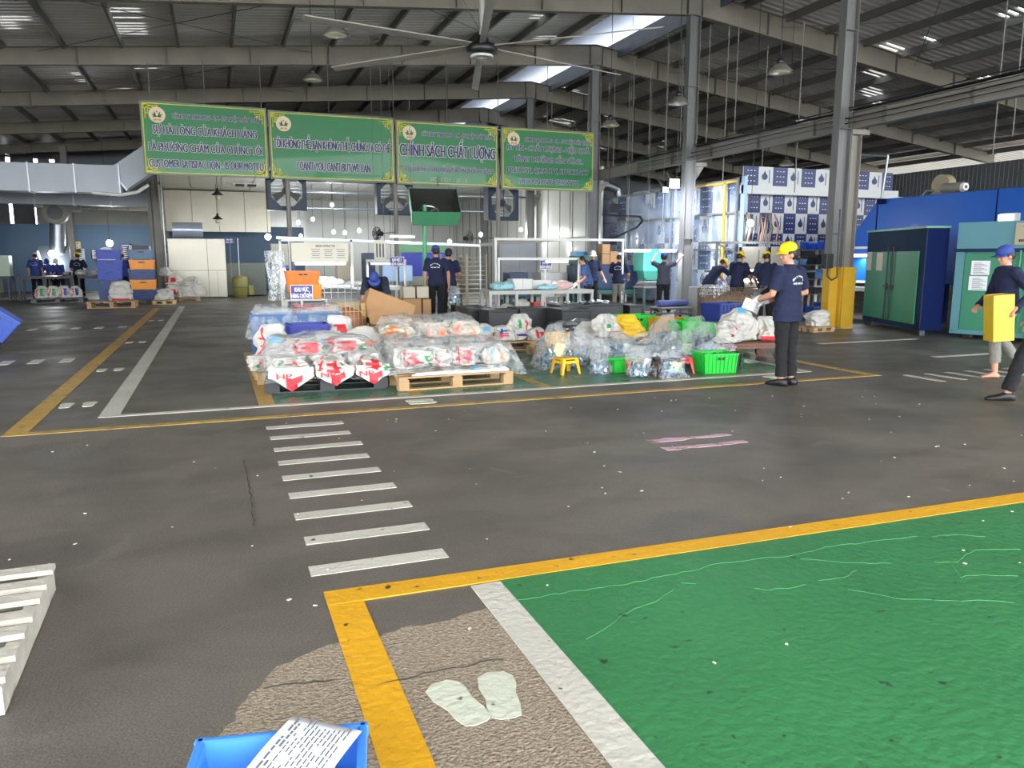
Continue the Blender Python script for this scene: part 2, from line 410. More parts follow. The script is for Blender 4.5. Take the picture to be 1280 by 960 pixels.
for (x, y) in ((-1.42, 8.9), (-1.42, 11.6), (-1.42, 15.3), (-1.42, 20.5)):
    footprint(x - .09, y, .95, 0, M_fp); footprint(x + .12, y, .95, 0, M_fp)
for (x, y) in ((1.95, 7.82), (6.6, 7.86)):
    footprint(x, y - .06, 1.0, -PI / 2, M_fp); footprint(x, y + .08, 1.0, -PI / 2, M_fp)
M_pink = paint_material('spilled_pink_powder', (196, 158, 172), (120, 92, 92), .5)
for y, x0, x1 in ((5.40, 3.27, 4.05), (5.13, 3.25, 4.02)):
    pts = []
    for k in range(9):
        t = k / 8; pts.append((x0 + (x1 - x0) * t, y - .05 * (1 - .5 * t) + random.uniform(-.02, .02)))
    for k in range(9):
        t = 1 - k / 8; pts.append((x0 + (x1 - x0) * t, y + .06 * (1 - .5 * t) + random.uniform(-.02, .02)))
    slab('pink_powder_streak', pts, M_pink, .0025, 'stuff')
# litter flecks
mb = MB(); random.seed(8)
for _ in range(110):
    x = random.uniform(-1.6, 7); y = random.uniform(1.6, 7.2); s = random.uniform(.005, .013)
    if .8 < 1: mb.box((x, y, .006), (s, s * random.uniform(.5, 2), .003), mat('pale_fleck', (205, 196, 180), .8), random.uniform(0, 3))
o = mb.build('litter_flecks'); tag(o, 'tiny pale scraps of litter scattered over the asphalt floor', 'litter', kind='stuff')

# ================================================================ ROOF
RX = 12.2
def zr(X): return 7.8 - (.083 * (RX - X) if X < RX else .129 * (X - RX))       # underside of rafters
SH = .82                                                                         # sheet above rafter underside at ridge
def zs(X): return zr(X) + (.82 if X < RX else .78) - .012 * abs(X - RX)
M_sheet = mat('roof_sheet_dull_metal', (214, 212, 206), .4, .2, .25, .8)
holes_px = [(8, 22), (10, 27), (10, 32), (160, 11), (162, 22), (165, 30), (167, 36), (168, 42), (171, 60), (172, 65), (100, 92), (102, 100), (106, 116), (154, 110), (156, 117), (32, 119),
            (178, 85), (684, 20), (683, 24), (682, 47), (693, 148), (695, 152), (716, 112), (722, 115), (728, 118), (714, 155), (755, 143), (750, 185), (829, 176), (827, 184), (1090, 112), (1095, 116), (1100, 118),
            (1085, 120), (1100, 130), (1228, 100), (1232, 101), (1240, 97), (1060, 150), (1168, 50), (1260, 20), (1270, 15), (1000, 152), (1005, 150), (755, 226), (700, 125), (710, 150), (1093, 93), (1120, 60)]
hp = []
for q in holes_px:
    d = ray(*q)
    for t in [k * .05 for k in range(60, 1200)]:
        X, Y, Z = d.x * t, d.y * t, CAMH + d.z * t
        if Z > zs(X): hp.append((X, Y)); break
def roof_half(x0, x1, name):
    step = .35; nx = max(1, int(abs(x1 - x0) / step)); pitch = .25; ys = -6; ny = int(52 / pitch)
    prof = ((0, 0), (.09, 0), (.12, .045), (.19, .045), (.22, 0))
    rows = []
    for j in range(ny):
        for (a, z) in prof: rows.append((ys + j * pitch + a, z))
    rows.append((ys + ny * pitch, 0))
    vs = [(x0 + (x1 - x0) * i / nx, y, zs(x0 + (x1 - x0) * i / nx) + z) for (y, z) in rows for i in range(nx + 1)]
    fs = []
    near = [(hx, hy) for hx, hy in hp if min(x0, x1) < hx < max(x0, x1)]
    for j in range(len(rows) - 1):
        yc = (rows[j][0] + rows[j + 1][0]) / 2; flat = rows[j][1] == rows[j + 1][1] == .045
        for i in range(nx):
            xc = x0 + (x1 - x0) * (i + .5) / nx
            if flat and any(abs(xc - hx) < .3 and abs(yc - hy) < .2 for hx, hy in near): continue
            fs.append((j * (nx + 1) + i, j * (nx + 1) + i + 1, (j + 1) * (nx + 1) + i + 1, (j + 1) * (nx + 1) + i))
    m = MB(); m.add(vs, fs, M_sheet); o = m.build(name, fix=False); return struct(o)
roof_half(-14, 11.35, 'ceiling_roof_sheet_left'); roof_half(13.05, 34, 'ceiling_roof_sheet_right')
# raised ridge cap with open sides and hanging edge board
mb = MB()
M_cap = mat('ridge_cap_sheet', (150, 165, 195), .4, .4, .15, 2)
mb.quadprism([(10.9, -6, 8.95), (12.2, -6, 9.1), (12.2, 46, 9.1), (10.9, 46, 8.95)], (0, 0, .02), M_cap)
mb.quadprism([(12.2, -6, 9.1), (13.6, -6, 8.92), (13.6, 46, 8.92), (12.2, 46, 9.1)], (0, 0, .02), M_cap)
struct(mb.build('ceiling_ridge_cap'))
mb = MB(); mb.bb(13.0, 13.04, -6, 46, 8.1, 8.62, mat('ridge_board_dark', (48, 52, 62), .6)); struct(mb.build('ceiling_ridge_board'))
# purlins
mb = MB()
x = RX - 1.6
while x > -13.5: mb.bar((x, -6, zr(x) + .7 - .012 * abs(x - RX)), (x, 46, zr(x) + .7 - .012 * abs(x - RX)), .06, .2, M_steel_d); x -= 1.4
x = RX + 1.6
while x < 31: mb.bar((x, -6, zr(x) + .66 - .012 * abs(x - RX)), (x, 46, zr(x) + .66 - .012 * abs(x - RX)), .06, .2, M_steel_d); x += 1.4
struct(mb.build('ceiling_purlins'))
# rafters: plate web, flanges, stiffeners
FY = [1.6, 7.3, 13.0, 18.55, 24.25, 30.0, 35.8, 41.5]
M_raf = mat('rafter_dusty_paint', (128, 122, 110), .7, 0, .35, 1.2, .1, 10)
for Y in FY:
    mb = MB()
    for xa, xb in ((RX, -14.0), (RX, 31.0)):
        n = 10
        for k in range(n):
            a = xa + (xb - xa) * k / n; b = xa + (xb - xa) * (k + 1) / n
            da = .62 - .02 * abs(a - RX) * .55; db = .62 - .02 * abs(b - RX) * .55
            za, zb = zr(a), zr(b)
            mb.quadprism([(a, Y - .006, za), (b, Y - .006, zb), (b, Y - .006, zb + db), (a, Y - .006, za + da)], (0, .012, 0), M_raf)
            for z0, z1 in ((za, zb), (za + da, zb + db)):
                mb.quadprism([(a, Y - .1, z0), (b, Y - .1, z1), (b, Y + .1, z1), (a, Y + .1, z0)], (0, 0, .014), M_raf)
        m_ = int(abs(xb - xa) / 2.1)
        for k in range(1, m_):
            a = xa + (xb - xa) * k / m_; dd = .62 - .011 * abs(a - RX)
            mb.bb(a - .006, a + .006, Y - .09, Y + .09, zr(a) + .01, zr(a) + dd, M_steel_d)
    for s in (-.22, .22): mb.bb(RX + s - .008, RX + s + .008, Y - .09, Y + .09, 7.8, 8.4, M_steel_d)
    struct(mb.build('ceiling_rafter'))
# roof bracing rods
mb = MB()
for Y0, Y1 in ((7.3, 13.0), (13.0, 18.55), (18.55, 24.25), (24.25, 30)):
    for xa, xb in ((-4, 3), (3, -4), (15, 20), (20, 15), (4, 10)):
        mb.cyl((xa, Y0, zr(xa) + .35), (xb, Y1, zr(xb) + .35), .01, m=M_steel_d, n=5)
struct(mb.build('ceiling_bracing_rods'))

# ================================================================ COLUMNS on the ridge line
M_col = mat('column_grey_paint', (112, 112, 110), .55, .1, .3, 3, .1, 15, stretch=(3, 3, .6))
M_colyel = mat('column_yellow_paint', (186, 146, 38), .5, 0, .2, 4)
for k, Y in enumerate(FY[2:7]):
    c = thing('column', None, None, (RX, Y, 0)); c['kind'] = 'structure'; del c['kind']; c['kind'] = 'structure'
    def hsec(z0, z1, m, nm):
        mb = MB()
        for s in (-.155, .155): mb.bb(s - .009, s + .009, -.1, .1, z0, z1, m)
        mb.bb(-.15, .15, -.006, .006, z0, z1, m)
        for z in (2.0, 4.1, 6.0):
            if z0 < z < z1: mb.bb(-.15, .15, -.095, .095, z, z + .014, m)
        mb.build(nm, None, c)
    if Y < 14:
        hsec(0, 1.3, M_colyel, 'yellow_base'); hsec(1.3, 7.82, M_col, 'shaft')
        mb = MB(); mb.bb(.17, .5, -.14, .14, 0, 1.3, M_colyel); mb.build('yellow_side', None, c)
        mb = MB()
        for s in (.19, .44): mb.bb(s - .008, s + .008, -.1, .1, 1.3, 4.0, M_steel)
        mb.bb(.19, .44, -.006, .006, 1.3, 4.0, M_steel); mb.bb(.15, .6, -.14, .14, 4.0, 4.1, M_steel); mb.build('girder_post', None, c)
    else:
        hsec(0, 7.82, M_col, 'shaft')
        mb = MB(); mb.bb(.16, .5, -.12, .12, 3.95, 4.05, M_steel); mb.quadprism([(.16, -.01, 3.5), (.17, -.01, 3.5), (.48, -.01, 3.95), (.16, -.01, 3.95)], (0, .02, 0), M_steel); mb.build('bracket', None, c)
    MB().bb(-.22, .22, -.16, .16, 0, .02, M_steel_d).build('base_plate', None, c)
# longitudinal girder with cables
mb = MB()
mb.bb(12.42, 12.434, -5, 24.4, 4.1, 4.42, M_steel)
for z in (4.1, 4.42): mb.bb(12.34, 12.52, -5, 24.4, z, z + .012, M_steel)
y = -5
while y < 24: mb.bb(12.35, 12.5, y, y + .01, 4.1, 4.42, M_steel_d); y += 1.9
struct(mb.build('beam_longitudinal'))
mb = MB()
for dx, dz, r in ((-.02, .475, .022), (-.08, .47, .016), (.03, .48, .025), (-.1, .52, .012), (-.14, .3, .014), (-.13, .2, .01)):
    pts = [(12.43 + (dx if dz > .4 else -.16 + dx * .1), -5 + 3.3 * i, 4.02 + dz - (.02 if i % 2 else 0)) for i in range(9)] ; mb.tube(pts, r, M_black, 6)
o = mb.build('power_cables'); tag(o, 'bundle of dark cables running along the long steel girder', 'cable')
# hanging rods
mb = MB()
for (px, py, qy, X) in ((920, 118, 195, 13.2), (1000, 120, 240, 14.5), (835, 102, 200, 12.8), (792, 118, 205, 12.7), (768, 140, 225, 12.9), (905, 190, 240, 13.3), (785, 190, 250, 14), (960, 60, 240, 15), (885, 115, 185, 12.9), (813, 115, 230, 13.6), (735, 140, 190, 13.0), (760, 200, 245, 13.5), (850, 190, 215, 13.2), (690, 118, 160, 12.0), (520, 103, 150, 9), (434, 105, 145, 7), (346, 80, 132, 5), (450, 110, 142, 7.5), (542, 110, 155, 9), (1270, 125, 170, 16), (1245, 150, 195, 16.5)):
    a = XP(px, py, X); z1 = XP(px, qy, X).z
    mb.cyl((a.x, a.y, zr(a.x)), (a.x, a.y, z1), .014, m=M_steel, n=6)
struct(mb.build('ceiling_hanger_rods'))

# ================================================================ WALLS
M_clad = mat('wall_cladding_grey', (124, 127, 130), .6, .2, .2, 1.5)
M_bwall = mat('blue_grey_wall_paint', (86, 112, 138), .6, 0, .15, 1.2, .05, 10)
M_panel = mat('insulated_panel_white', (196, 196, 188), .25, .1, .1, .9, spec=.6)
M_panelo = mat('insulated_panel_cream', (202, 196, 176), .28, .1, .14, 1.4, spec=.6)
def clad(name, x0, x1, y0, y1, z0, z1, m=M_clad, pitch=.2):
    mb = MB()
    mb.bb(x0, x1, y0, y1, z0, z1, m)
    if abs(x1 - x0) > abs(y1 - y0):
        n = int(abs(x1 - x0) / pitch)
        for i in range(n): mb.bb(x0 + i * pitch, x0 + i * pitch + .06, y0 - .03, y0, z0, z1, m)
    else:
        n = int(abs(y1 - y0) / pitch)
        for i in range(n): mb.bb(x0 - .03, x0, y0 + i * pitch, y0 + i * pitch + .06, z0, z1, m)
    return struct(mb.build(name))
# back wall (Y = 45) around its window slots
slots = []
for (ax, ay, bx, by) in ((4, 175, 12, 184), (5, 186, 12, 193), (6, 196, 13, 208), (41, 198, 47, 203), (61, 199, 68, 203), (10, 249, 18, 281), (42, 251, 50, 281), (28, 176, 31, 192)):
    a = YP(ax, ay, 45); b = YP(bx, by, 45); slots.append((a.x, b.x, b.z, a.z))
def wall_with_slots(name, y, x0, x1, z0, z1, slots, m):
    xs = sorted({x0, x1} | {s[0] for s in slots} | {s[1] for s in slots}); zz = sorted({z0, z1} | {s[2] for s in slots} | {s[3] for s in slots})
    mb = MB()
    for a, b in zip(xs[:-1], xs[1:]):
        for c, d in zip(zz[:-1], zz[1:]):
            cx, cz = (a + b) / 2, (c + d) / 2
            if any(s[0] < cx < s[1] and s[2] < cz < s[3] for s in slots): continue
            mb.bb(a, b, y, y + .1, c, d, m)
    return struct(mb.build(name))
wall_with_slots('wall_back', 45, -14, 31, 0, 9.2, slots, M_clad)
struct(MB().bb(-14.1, -14, 12, 45, 0, 6.6, M_clad).build('wall_left'))
clad('wall_right', 30.3, 30.4, 6, 45, 0, 5.38, M_clad)
mb = MB(); mb.bar((30.2, 6, 3.9), (30.2, 45, 3.9), .2, .25, mat('dark_red_girt', (92, 36, 44), .6)); struct(mb.build('trim_red_girt'))
# blue painted partition and the ribbed cladding over it
struct(MB().bb(-14, 4.2, 40, 40.15, 0, 2.97, M_bwall).build('wall_blue_partition'))
clad('wall_ribbed_band', -7.2, -1.9, 39.9, 40, 2.97, 4.4, mat('ribbed_band_grey', (118, 118, 112), .6, .1, .2, 2), .16)
clad('wall_ribbed_band_inner', -1.9, 4.2, 39.9, 40, 2.97, 4.45, M_panel, .4)
# white room behind the sign
mb = MB(); y = 24.5
while y < 44: mb.bb(12.62, 12.7, y, y + 1.13, 0, 4.6, M_panel); mb.bb(12.6, 12.62, y + 1.13, y + 1.16, 0, 4.6, M_steel); y += 1.15
struct(mb.build('wall_white_panel_right'))
mb = MB(); y = 31.8
while y < 39.8: mb.bb(-2.0, -1.92, y, y + 1.17, 0, 4.4, M_panelo); mb.bb(-1.92, -1.9, y + 1.17, y + 1.2, 0, 4.4, M_steel); y += 1.2
struct(mb.build('wall_cream_panel_left'))
mb = MB(); x = -1.9
while x < 2.4: mb.bb(x, x + 1.08, 37.5, 37.6, 2.64, 4.4, M_panelo); x += 1.1
struct(mb.build('wall_cream_bulkhead'))
mb = MB(); x = -1.9
while x < 12.5: mb.bb(x, x + 1.15, 27.5, 42, 4.45, 4.5, M_panel); mb.bb(x + 1.15, x + 1.17, 27.5, 42, 4.44, 4.5, M_steel); x += 1.17
struct(mb.build('ceiling_white_panels'))
mb = MB(); x = 4.2
while x < 12.6: mb.bb(x, x + 1.17, 42, 42.1, 0, 4.45, M_panel); x += 1.19
struct(mb.build('wall_white_panel_back'))
struct(MB().bb(4.2, 4.3, 40, 42, 0, 4.45, M_panel).build('wall_white_return'))
# cross pipes and trusses under the ceiling
mb = MB()
for z, Y in ((3.95, 30.5), (3.5, 33.0), (4.2, 29)): mb.cyl((2.6, Y, z), (12.5, Y, z), .05, m=M_galv, n=8)
struct(mb.build('ceiling_pipes'))
# steel column at the left corner of the white room
c = thing('column', None, None, (-1.95, 31.4, 0)); c['kind'] = 'structure'
mb = MB()
for s in (-.18, .18): mb.bb(s - .01, s + .01, -.1, .1, 0, 5.9, M_steel)
mb.bb(-.17, .17, -.006, .006, 0, 5.9, M_steel); mb.cyl((.28, -.06, 0), (.28, -.06, 4.4), .035, m=M_galv); mb.cyl((-.05, -.14, 0), (-.05, -.14, 4.2), .02, m=M_black)
mb.build('shaft', None, c)
# more left-hand columns
for X, Y in ((-8.6, 38.5), (-5.9, 39.6), (-9.4, 36)):
    c = thing('column', None, None, (X, Y, 0)); c['kind'] = 'structure'
    mb = MB(); mb.bb(-.13, .13, -.13, .13, 0, 6.3, M_steel); mb.build('shaft', None, c)
# ================================================================ GREEN SIGN
M_sgreen = mat('sign_green', (30, 118, 66), .45, 0, .06, 1, coat=.2)
M_syel = mat('sign_yellow', (206, 196, 60), .5, 0, 0)
M_snavy = mat('sign_navy', (26, 30, 86), .5, 0, 0)
M_swht = mat('sign_outline_white', (200, 202, 196), .5, 0, 0)
M_scream = mat('sign_cream', (226, 208, 172), .5, 0, 0)
M_sred = mat('sign_red', (190, 50, 40), .5, 0, 0)
M_slotus = mat('sign_lotus_green', (24, 96, 52), .5, 0, 0)
SY = 24.0
COMP = "CÔNG TY TNHH MTV - TM - DV NHẬT PHÁT TUẤN"
def sign_panel(x0, x1, zt0, zt1, zb, label, lines, company=True):
    w = x1 - x0; cx = (x0 + x1) / 2; zt = (zt0 + zt1) / 2; h = zt - zb
    t = thing('banner_panel', label, 'sign', (cx, SY, zb), 0, 'green slogan boards in one row')
    MB().box((0, 0, h / 2), (w, .06, h), M_steel).build('backing_frame', None, t)
    mb = MB(); mb.box((0, -.035, h / 2), (w - .06, .012, h - .06), M_sgreen); mb.build('green_face', None, t)
    mb = MB(); y = -.044
    a, b = w / 2 - .06, .06; T = h - .06
    for z in (b, T): mb.bb(-a, a, y, y + .004, z - .012, z + .012, M_syel)
    for x in (-a, a): mb.bb(x - .012, x + .012, y, y + .004, b, T, M_syel)
    for sx in (-1, 1):                                        # fretted corner ornaments
        for sz, zz in ((1, b), (-1, T)):
            for k, (u, v, lu, lv) in enumerate(((.05, .05, .34, .03), (.05, .05, .03, .34), (.12, .12, .16, .025), (.12, .12, .025, .16), (.25, .05, .025, .1), (.05, .25, .1, .025), (.17, .17, .06, .06), (.02, .02, .12, .12), (.33, .04, .07, .05), (.04, .33, .05, .07))):
                xa = sx * (-a + u) if sx > 0 else (a - u); xb = xa + sx * lu
                za = zz + sz * v; zb2 = za + sz * lv
                mb.bb(xa, xb, y - .002, y + .003, za, zb2, M_syel)
    mb.build('yellow_border', None, t)
    # round cream emblem with a lotus
    ex, ez = -w / 2 + .42, h - .36
    mb = MB()
    def disc(c, rx, rz, yy, m, n=28):
        mb.add([(c[0] + rx * math.cos(2 * PI * i / n), yy, c[1] + rz * math.sin(2 * PI * i / n)) for i in range(n)], [tuple(range(n))], m)
    disc((ex, ez), .21, .21, -.05, M_scream)
    for ang, ln, wd in ((0, .17, .035), (32, .16, .03), (-32, .16, .03), (62, .16, .028), (-62, .16, .028), (88, .13, .02), (-88, .13, .02)):
        r = math.radians(ang); d = Vector((math.sin(r), 0, math.cos(r))); n_ = Vector((d.z, 0, -d.x)); o_ = Vector((ex, -.054, ez - .05))
        mb.add([o_, o_ + d * ln * .5 + n_ * wd, o_ + d * ln, o_ + d * ln * .5 - n_ * wd], [(0, 1, 2, 3)], M_slotus)
    disc((ex, ez + .02), .035, .05, -.058, M_scream)
    put_text(mb, 'NHẬT PHÁT', .2, .045, frame_M((ex, -.054, ez - .13), (1, 0, 0), (0, 0, 1)), M_sred)
    mb.build('lotus_emblem', None, t)
    mb = MB()
    if company: put_text(mb, COMP, w - 1.0, .13, frame_M((.3, -.052, h - .36), (1, 0, 0), (0, 0, 1)), M_snavy, M_swht, .035, .003)
    for txt_, zz, ww, hh, m1 in lines:
        put_text(mb, txt_, ww * w, hh, frame_M((0, -.052, zz * h), (1, 0, 0), (0, 0, 1)), m1, M_swht, .035, .003)
    mb.build('lettering', None, t, fix=False)
sign_panel(-1.66, 1.62, 5.71, 5.69, 3.76, 'green slogan board reading CUSTOMER SATISFACTION - IS OUR MOTTO', (("SỰ HÀI LÒNG CỦA KHÁCH HÀNG", .62, .82, .23, M_snavy), ("LÀ PHƯƠNG CHÂM CỦA CHÚNG TÔI", .385, .9, .23, M_snavy), ("CUSTOMER SATISFACTION - IS OUR MOTTO", .16, .91, .22, M_snavy)))
sign_panel(1.66, 5.3, 5.68, 5.64, 3.75, 'green slogan board reading I CAN\'T YOU CAN\'T BUT WE CAN', (("TÔI KHÔNG THỂ, BẠN KHÔNG THỂ, CHÚNG TA CÓ THỂ", .53, .93, .26, M_snavy), ("I CAN'T YOU CAN'T BUT WE CAN", .21, .58, .26, M_snavy)), False)
sign_panel(5.35, 8.64, 5.63, 5.59, 3.72, 'green board headed CHÍNH SÁCH CHẤT LƯỢNG with ISO 9001 line', (("CHÍNH SÁCH CHẤT LƯỢNG", .55, .93, .36, M_snavy), ('" CHẤT LƯỢNG TOÀN DIỆN, VỪA LÒNG KHÁCH HÀNG "', .255, .91, .15, M_snavy), ("ISO 9001 : 2015", .095, .36, .12, M_sgreen)))
sign_panel(8.75, 12.05, 5.58, 5.64, 3.68, 'green slogan board reading PRESTIGE, QUALITY, EFFICIENCY, SUSTAINABLE GROWTH', (("UY TÍN - CHẤT LƯỢNG - HIỆU QUẢ", .68, .88, .17, M_snavy), ("TĂNG TRƯỞNG BỀN VỮNG.", .5, .74, .17, M_snavy), ("PRESTIGE, QUALITY, EFFICIENCY", .32, .88, .17, M_snavy), ("SUSTAINABLE GROWTH", .14, .64, .17, M_snavy)))
# posts that carry the boards
def post(x, y, z1, lab, r=.07):
    t = thing('sign_post', lab, 'post', (x, y, 0))
    MB().cyl((0, 0, .02), (0, 0, z1), r, m=M_steel, n=10).build('pole', None, t)
    MB().bb(-.16, .16, -.16, .16, 0, .02, M_steel_d).build('base_plate', None, t)
    return t
post(2.13, 24.14, 4.5, 'grey steel post under the second green board, behind the orange bin')
post(5.33, 24.14, 4.6, 'grey steel post at the joint of second and third green boards')
post(8.7, 24.14, 4.6, 'grey steel post at the joint of third and fourth green boards')
mb = MB()
for x in (-1.4, .0, 1.5, 3.4, 5.33, 7, 8.7, 10.4, 11.9): mb.cyl((x, 24.12, 5.6), (x, 24.12, zr(x) + .1), .012, m=M_steel_d, n=5)
mb.bb(-1.66, 12.05, 24.06, 24.11, 5.5, 5.55, M_steel); mb.bb(-1.66, 12.05, 24.06, 24.11, 3.85, 3.9, M_steel)
tag(mb.build('sign_hanger_frame'), 'thin steel rails and rods holding the green boards to the roof', 'frame')

# ================================================================ BIG CEILING FAN
ft = thing('ceiling_fan', 'large ceiling fan with long pale blades on a rod under the roof', 'fan', (4.42, 13.05, 4.9))
M_blade = mat('fan_blade_alloy', (150, 146, 138), .5, .3, .08, 3)
MB().cyl((0, 0, .25), (0, 0, 3.0), .05, m=M_blade).build('down_rod', None, ft)
mb = MB(); mb.lathe([(.02, .3), (.1, .28), (.13, .18), (.24, .14), (.27, .08), (.26, 0), (.19, -.03)], M_black, 24); mb.build('motor_hub', None, ft)
mb = MB(); mb.lathe([(.19, -.03), (.2, -.06), (.17, -.075), (.16, -.06)], M_white, 24); mb.lathe([(.09, -.04), (.1, -.065), (.02, -.07)], M_white, 20); mb.build('hub_ring', None, ft)
for k in range(6):
    a = math.radians(14 + 60 * k); d = Vector((math.cos(a), math.sin(a), 0)); n_ = Vector((-d.y, d.x, 0))
    mb = MB()
    p = [d * .2 - n_ * .05 + Vector((0, 0, .09)), d * 3.1 - n_ * .07 + Vector((0, 0, .03)), d * 3.1 + n_ * .07 + Vector((0, 0, .07)), d * .2 + n_ * .06 + Vector((0, 0, .13))]
    mb.quadprism(p, (0, 0, .018), M_blade); mb.build('blade', None, ft)
mb = MB()
for a in (45, 135, 225, 315):
    r = math.radians(a); mb.cyl((.05 * math.cos(r), .05 * math.sin(r), .4), (1.3 * math.cos(r), 1.3 * math.sin(r), 2.5), .006, m=M_steel_d, n=5)
mb.build('guy_wire', None, ft)

# ================================================================ HIGH-BAY LAMPS
M_shade = mat('lamp_shade_grey', (120, 116, 104), .4, .4, .1, 5)
M_lens = mat('lamp_lens_dull', (190, 184, 160), .3, 0, .05, 5)
def highbay(px, py, w, lab, s=1.0):
    d = ray(px, py) * w; p = Vector((d.x, d.y, CAMH + d.z))
    t = thing('high_bay_lamp', lab, 'lamp', p, 0, 'bell-shaped lamps under the roof')
    MB().cyl((0, 0, .2), (0, 0, max(.5, zr(p.x) + .1 - p.z)), .008, m=M_black, n=5).build('cord', None, t)
    MB().lathe([(.03, .24), (.06, .2), (.07, .12)], M_black, 16).build('lamp_holder', None, t)
    MB().lathe([(.07, .13), (.1, .12), (.22, 0), (.225, -.015), (.21, -.01), (.09, .1)], M_shade, 20).build('shade', None, t)
    MB().lathe([(.2, -.01), (.12, -.03), (.03, -.04)], M_lens, 16).build('lens', None, t)
    t.scale = (s, s, s)
highbay(420, 43, 12.5, 'bell lamp left of the big fan, above the second green board', 1.0)
highbay(391, 100, 17, 'small bell lamp just above the second green board')
highbay(975, 90, 13.5, 'bell lamp hanging before the roof right of the second ridge column')
highbay(848, 129, 16, 'bell lamp hanging just left of the second ridge column')
highbay(763, 157, 18, 'bell lamp right of the last green board')
highbay(983, 206, 18, 'bell lamp hanging over the chequered booth wall', .8)

# ================================================================ LIT PENDANT BULBS
def bulb(p, lab, power=30, r=.07, long=1.2, group='lit pendant bulbs in the white room', lamp=True):
    t = thing('pendant_bulb', lab, 'lamp', p, 0, group)
    if long > .5: long = (4.45 - p[2]) if (p[1] > 27.5 and -1.9 < p[0] < 12.6) else zr(p[0]) + .1 - p[2]
    MB().cyl((0, 0, .1), (0, 0, long), .008, m=M_black, n=5).build('cord', None, t)
    MB().lathe([(.02, .12), (.035, .1), (.04, .05)], M_white, 12).build('socket', None, t)
    MB().ell((0, 0, 0), (r, r, r), M_lampw, 14, 8).build('bulb', None, t)
    if lamp:
        l = point_light('bulb_light', (p[0], p[1] , p[2] - .16), power, (.93, .97, 1), .05)
for i, (px, py, Y, lab, pw) in enumerate(((415, 256, 30, 'highest lit bulb under the white ceiling, right of the left wall fan', 60), (373, 278, 31, 'lit bulb left of a close pair, under the left wall fan', 30), (391, 274, 33, 'lit bulb right of a close pair, under the left wall fan', 30),
        (417, 290, 31, 'lit bulb, left one of three in a low row', 30), (431, 291, 32, 'lit bulb in the middle of three in a low row', 30), (449, 288, 30, 'lit bulb, right one of three in a low row', 30), (376, 295, 34, 'small lit bulb above the pale notice board', 30),
        (601, 293, 29, 'lit bulb by the small wall fan of the white room', 60), (651, 287, 30, 'lit bulb right of the third wall fan', 60), (562, 302, 27, 'lit bulb under the green hood edge', 40), (712, 305, 27, 'lit bulb on the white wall near the grey machine', 40))):
    p = YP(px, py, Y); bulb(tuple(p), lab, pw * 2.2, .075, max(.3, 4.45 - p.z))
bulb(tuple(YP(335, 296, 27)), 'very bright bulb by the post, left of the notice board', 90, .1, 1.6, None)
bulb(tuple(YP(137, 304, 37)), 'very bright bulb hanging before the blue wall over blue crates', 260, .14, 1.9, None)
bulb(tuple(YP(938, 279, 16.5)), 'bright bulb hanging in the booth before the chequered wall', 60, .09, .9, None)
def black_pendant(px, py, Y, lab):
    p = YP(px, py, Y); t = thing('cone_pendant', lab, 'lamp', p, 0, 'dark cone lamps in the cream bay')
    MB().cyl((0, 0, .12), (0, 0, 4.4 - p.z), .01, m=M_black, n=5).build('cord', None, t)
    MB().lathe([(.03, .3), (.05, .2), (.19, .08), (.2, .06), (.06, .06)], M_black, 18).build('shade', None, t)
    MB().lathe([(.07, .06), (.08, -.08), (.03, -.1)], M_lens, 14).build('bulb', None, t)
black_pendant(272, 246, 30, 'upper dark cone lamp in the cream bay'); black_pendant(272, 276, 34, 'lower dark cone lamp in the cream bay')
# floodlights on ridge column
def flood(px, py, Y, lab, s=.2, on=True, pw=300):
    p = YP(px, py, Y); t = thing('floodlight', lab, 'lamp', p)
    MB().bb(-s, s, -.04, .06, -s * .75, s * .75, M_black).build('housing', None, t)
    MB().bb(-s * .85, s * .85, -.05, -.04, -s * .6, s * .6, mat('flood_glow', (255, 255, 255), .5, 0, 0, emit=(205, 215, 255), es=40) if on else M_black).build('lens', None, t)
    MB().bar((0, .02, 0), (0, .35, .3), .04, .04, M_steel_d).build('bracket', None, t)
    if on: 
        l = area_light('flood_light', (p.x, p.y - .12, p.z - .1), s * 1.5, pw, (.8, .86, 1), (math.radians(50), 0, math.radians(-20)))
flood(842, 229, 17.9, 'glaring white floodlight beside the second ridge column', .16, True, 250)
flood(831, 237, 20, 'smaller lit floodlight left of the second ridge column', .1, True, 60)
flood(769, 260, 23.6, 'unlit black floodlight on the film-covered booth frame', .18, False)

# ================================================================ DUCTS
M_duct = mat('galvanised_duct', (138, 142, 148), .45, .45, .18, 1.2, stretch=(1, 1, .3))
def duct(pts, w, h, lab, m=M_duct):
    mb = MB()
    for a, b in zip(pts[:-1], pts[1:]):
        a = Vector(a); b = Vector(b); mb.bar(a, b, w, h, m)
        L = (b - a).length; n = max(1, int(L / 1.1))
        for k in range(n + 1):
            p = a + (b - a) * (k / n); d = (b - a).normalized() * .02
            mb.bar(p - d, p + d, w + .05, h + .05, M_galv)
    o = mb.build('air_duct'); tag(o, lab, 'duct')
duct([(-8.5, 27, 3.8), (-2.55, 27, 3.84)], .7, .8, 'wide silver air duct running to the left edge of the boards')
duct([(-2.6, 27, 3.84), (-1.55, 27, 4.6)], .6, .75, 'slanting silver duct elbow behind the left end of the boards')
duct([(-9.5, 32.5, 3.65), (-2.2, 32.5, 3.62)], .5, .5, 'grey duct just under the wide silver duct')
duct([(-6.6, 36.5, 3.78), (-2.1, 36.5, 3.7)], .45, .55, 'cream duct over the ribbed wall band', M_panelo)
mb = MB(); mb.tube([YP(735, 232, 25.5), YP(760, 232, 25.5), YP(772, 237, 25.5), YP(774, 250, 25.5), YP(774, 262, 25.5)], .16, M_galv, 14)
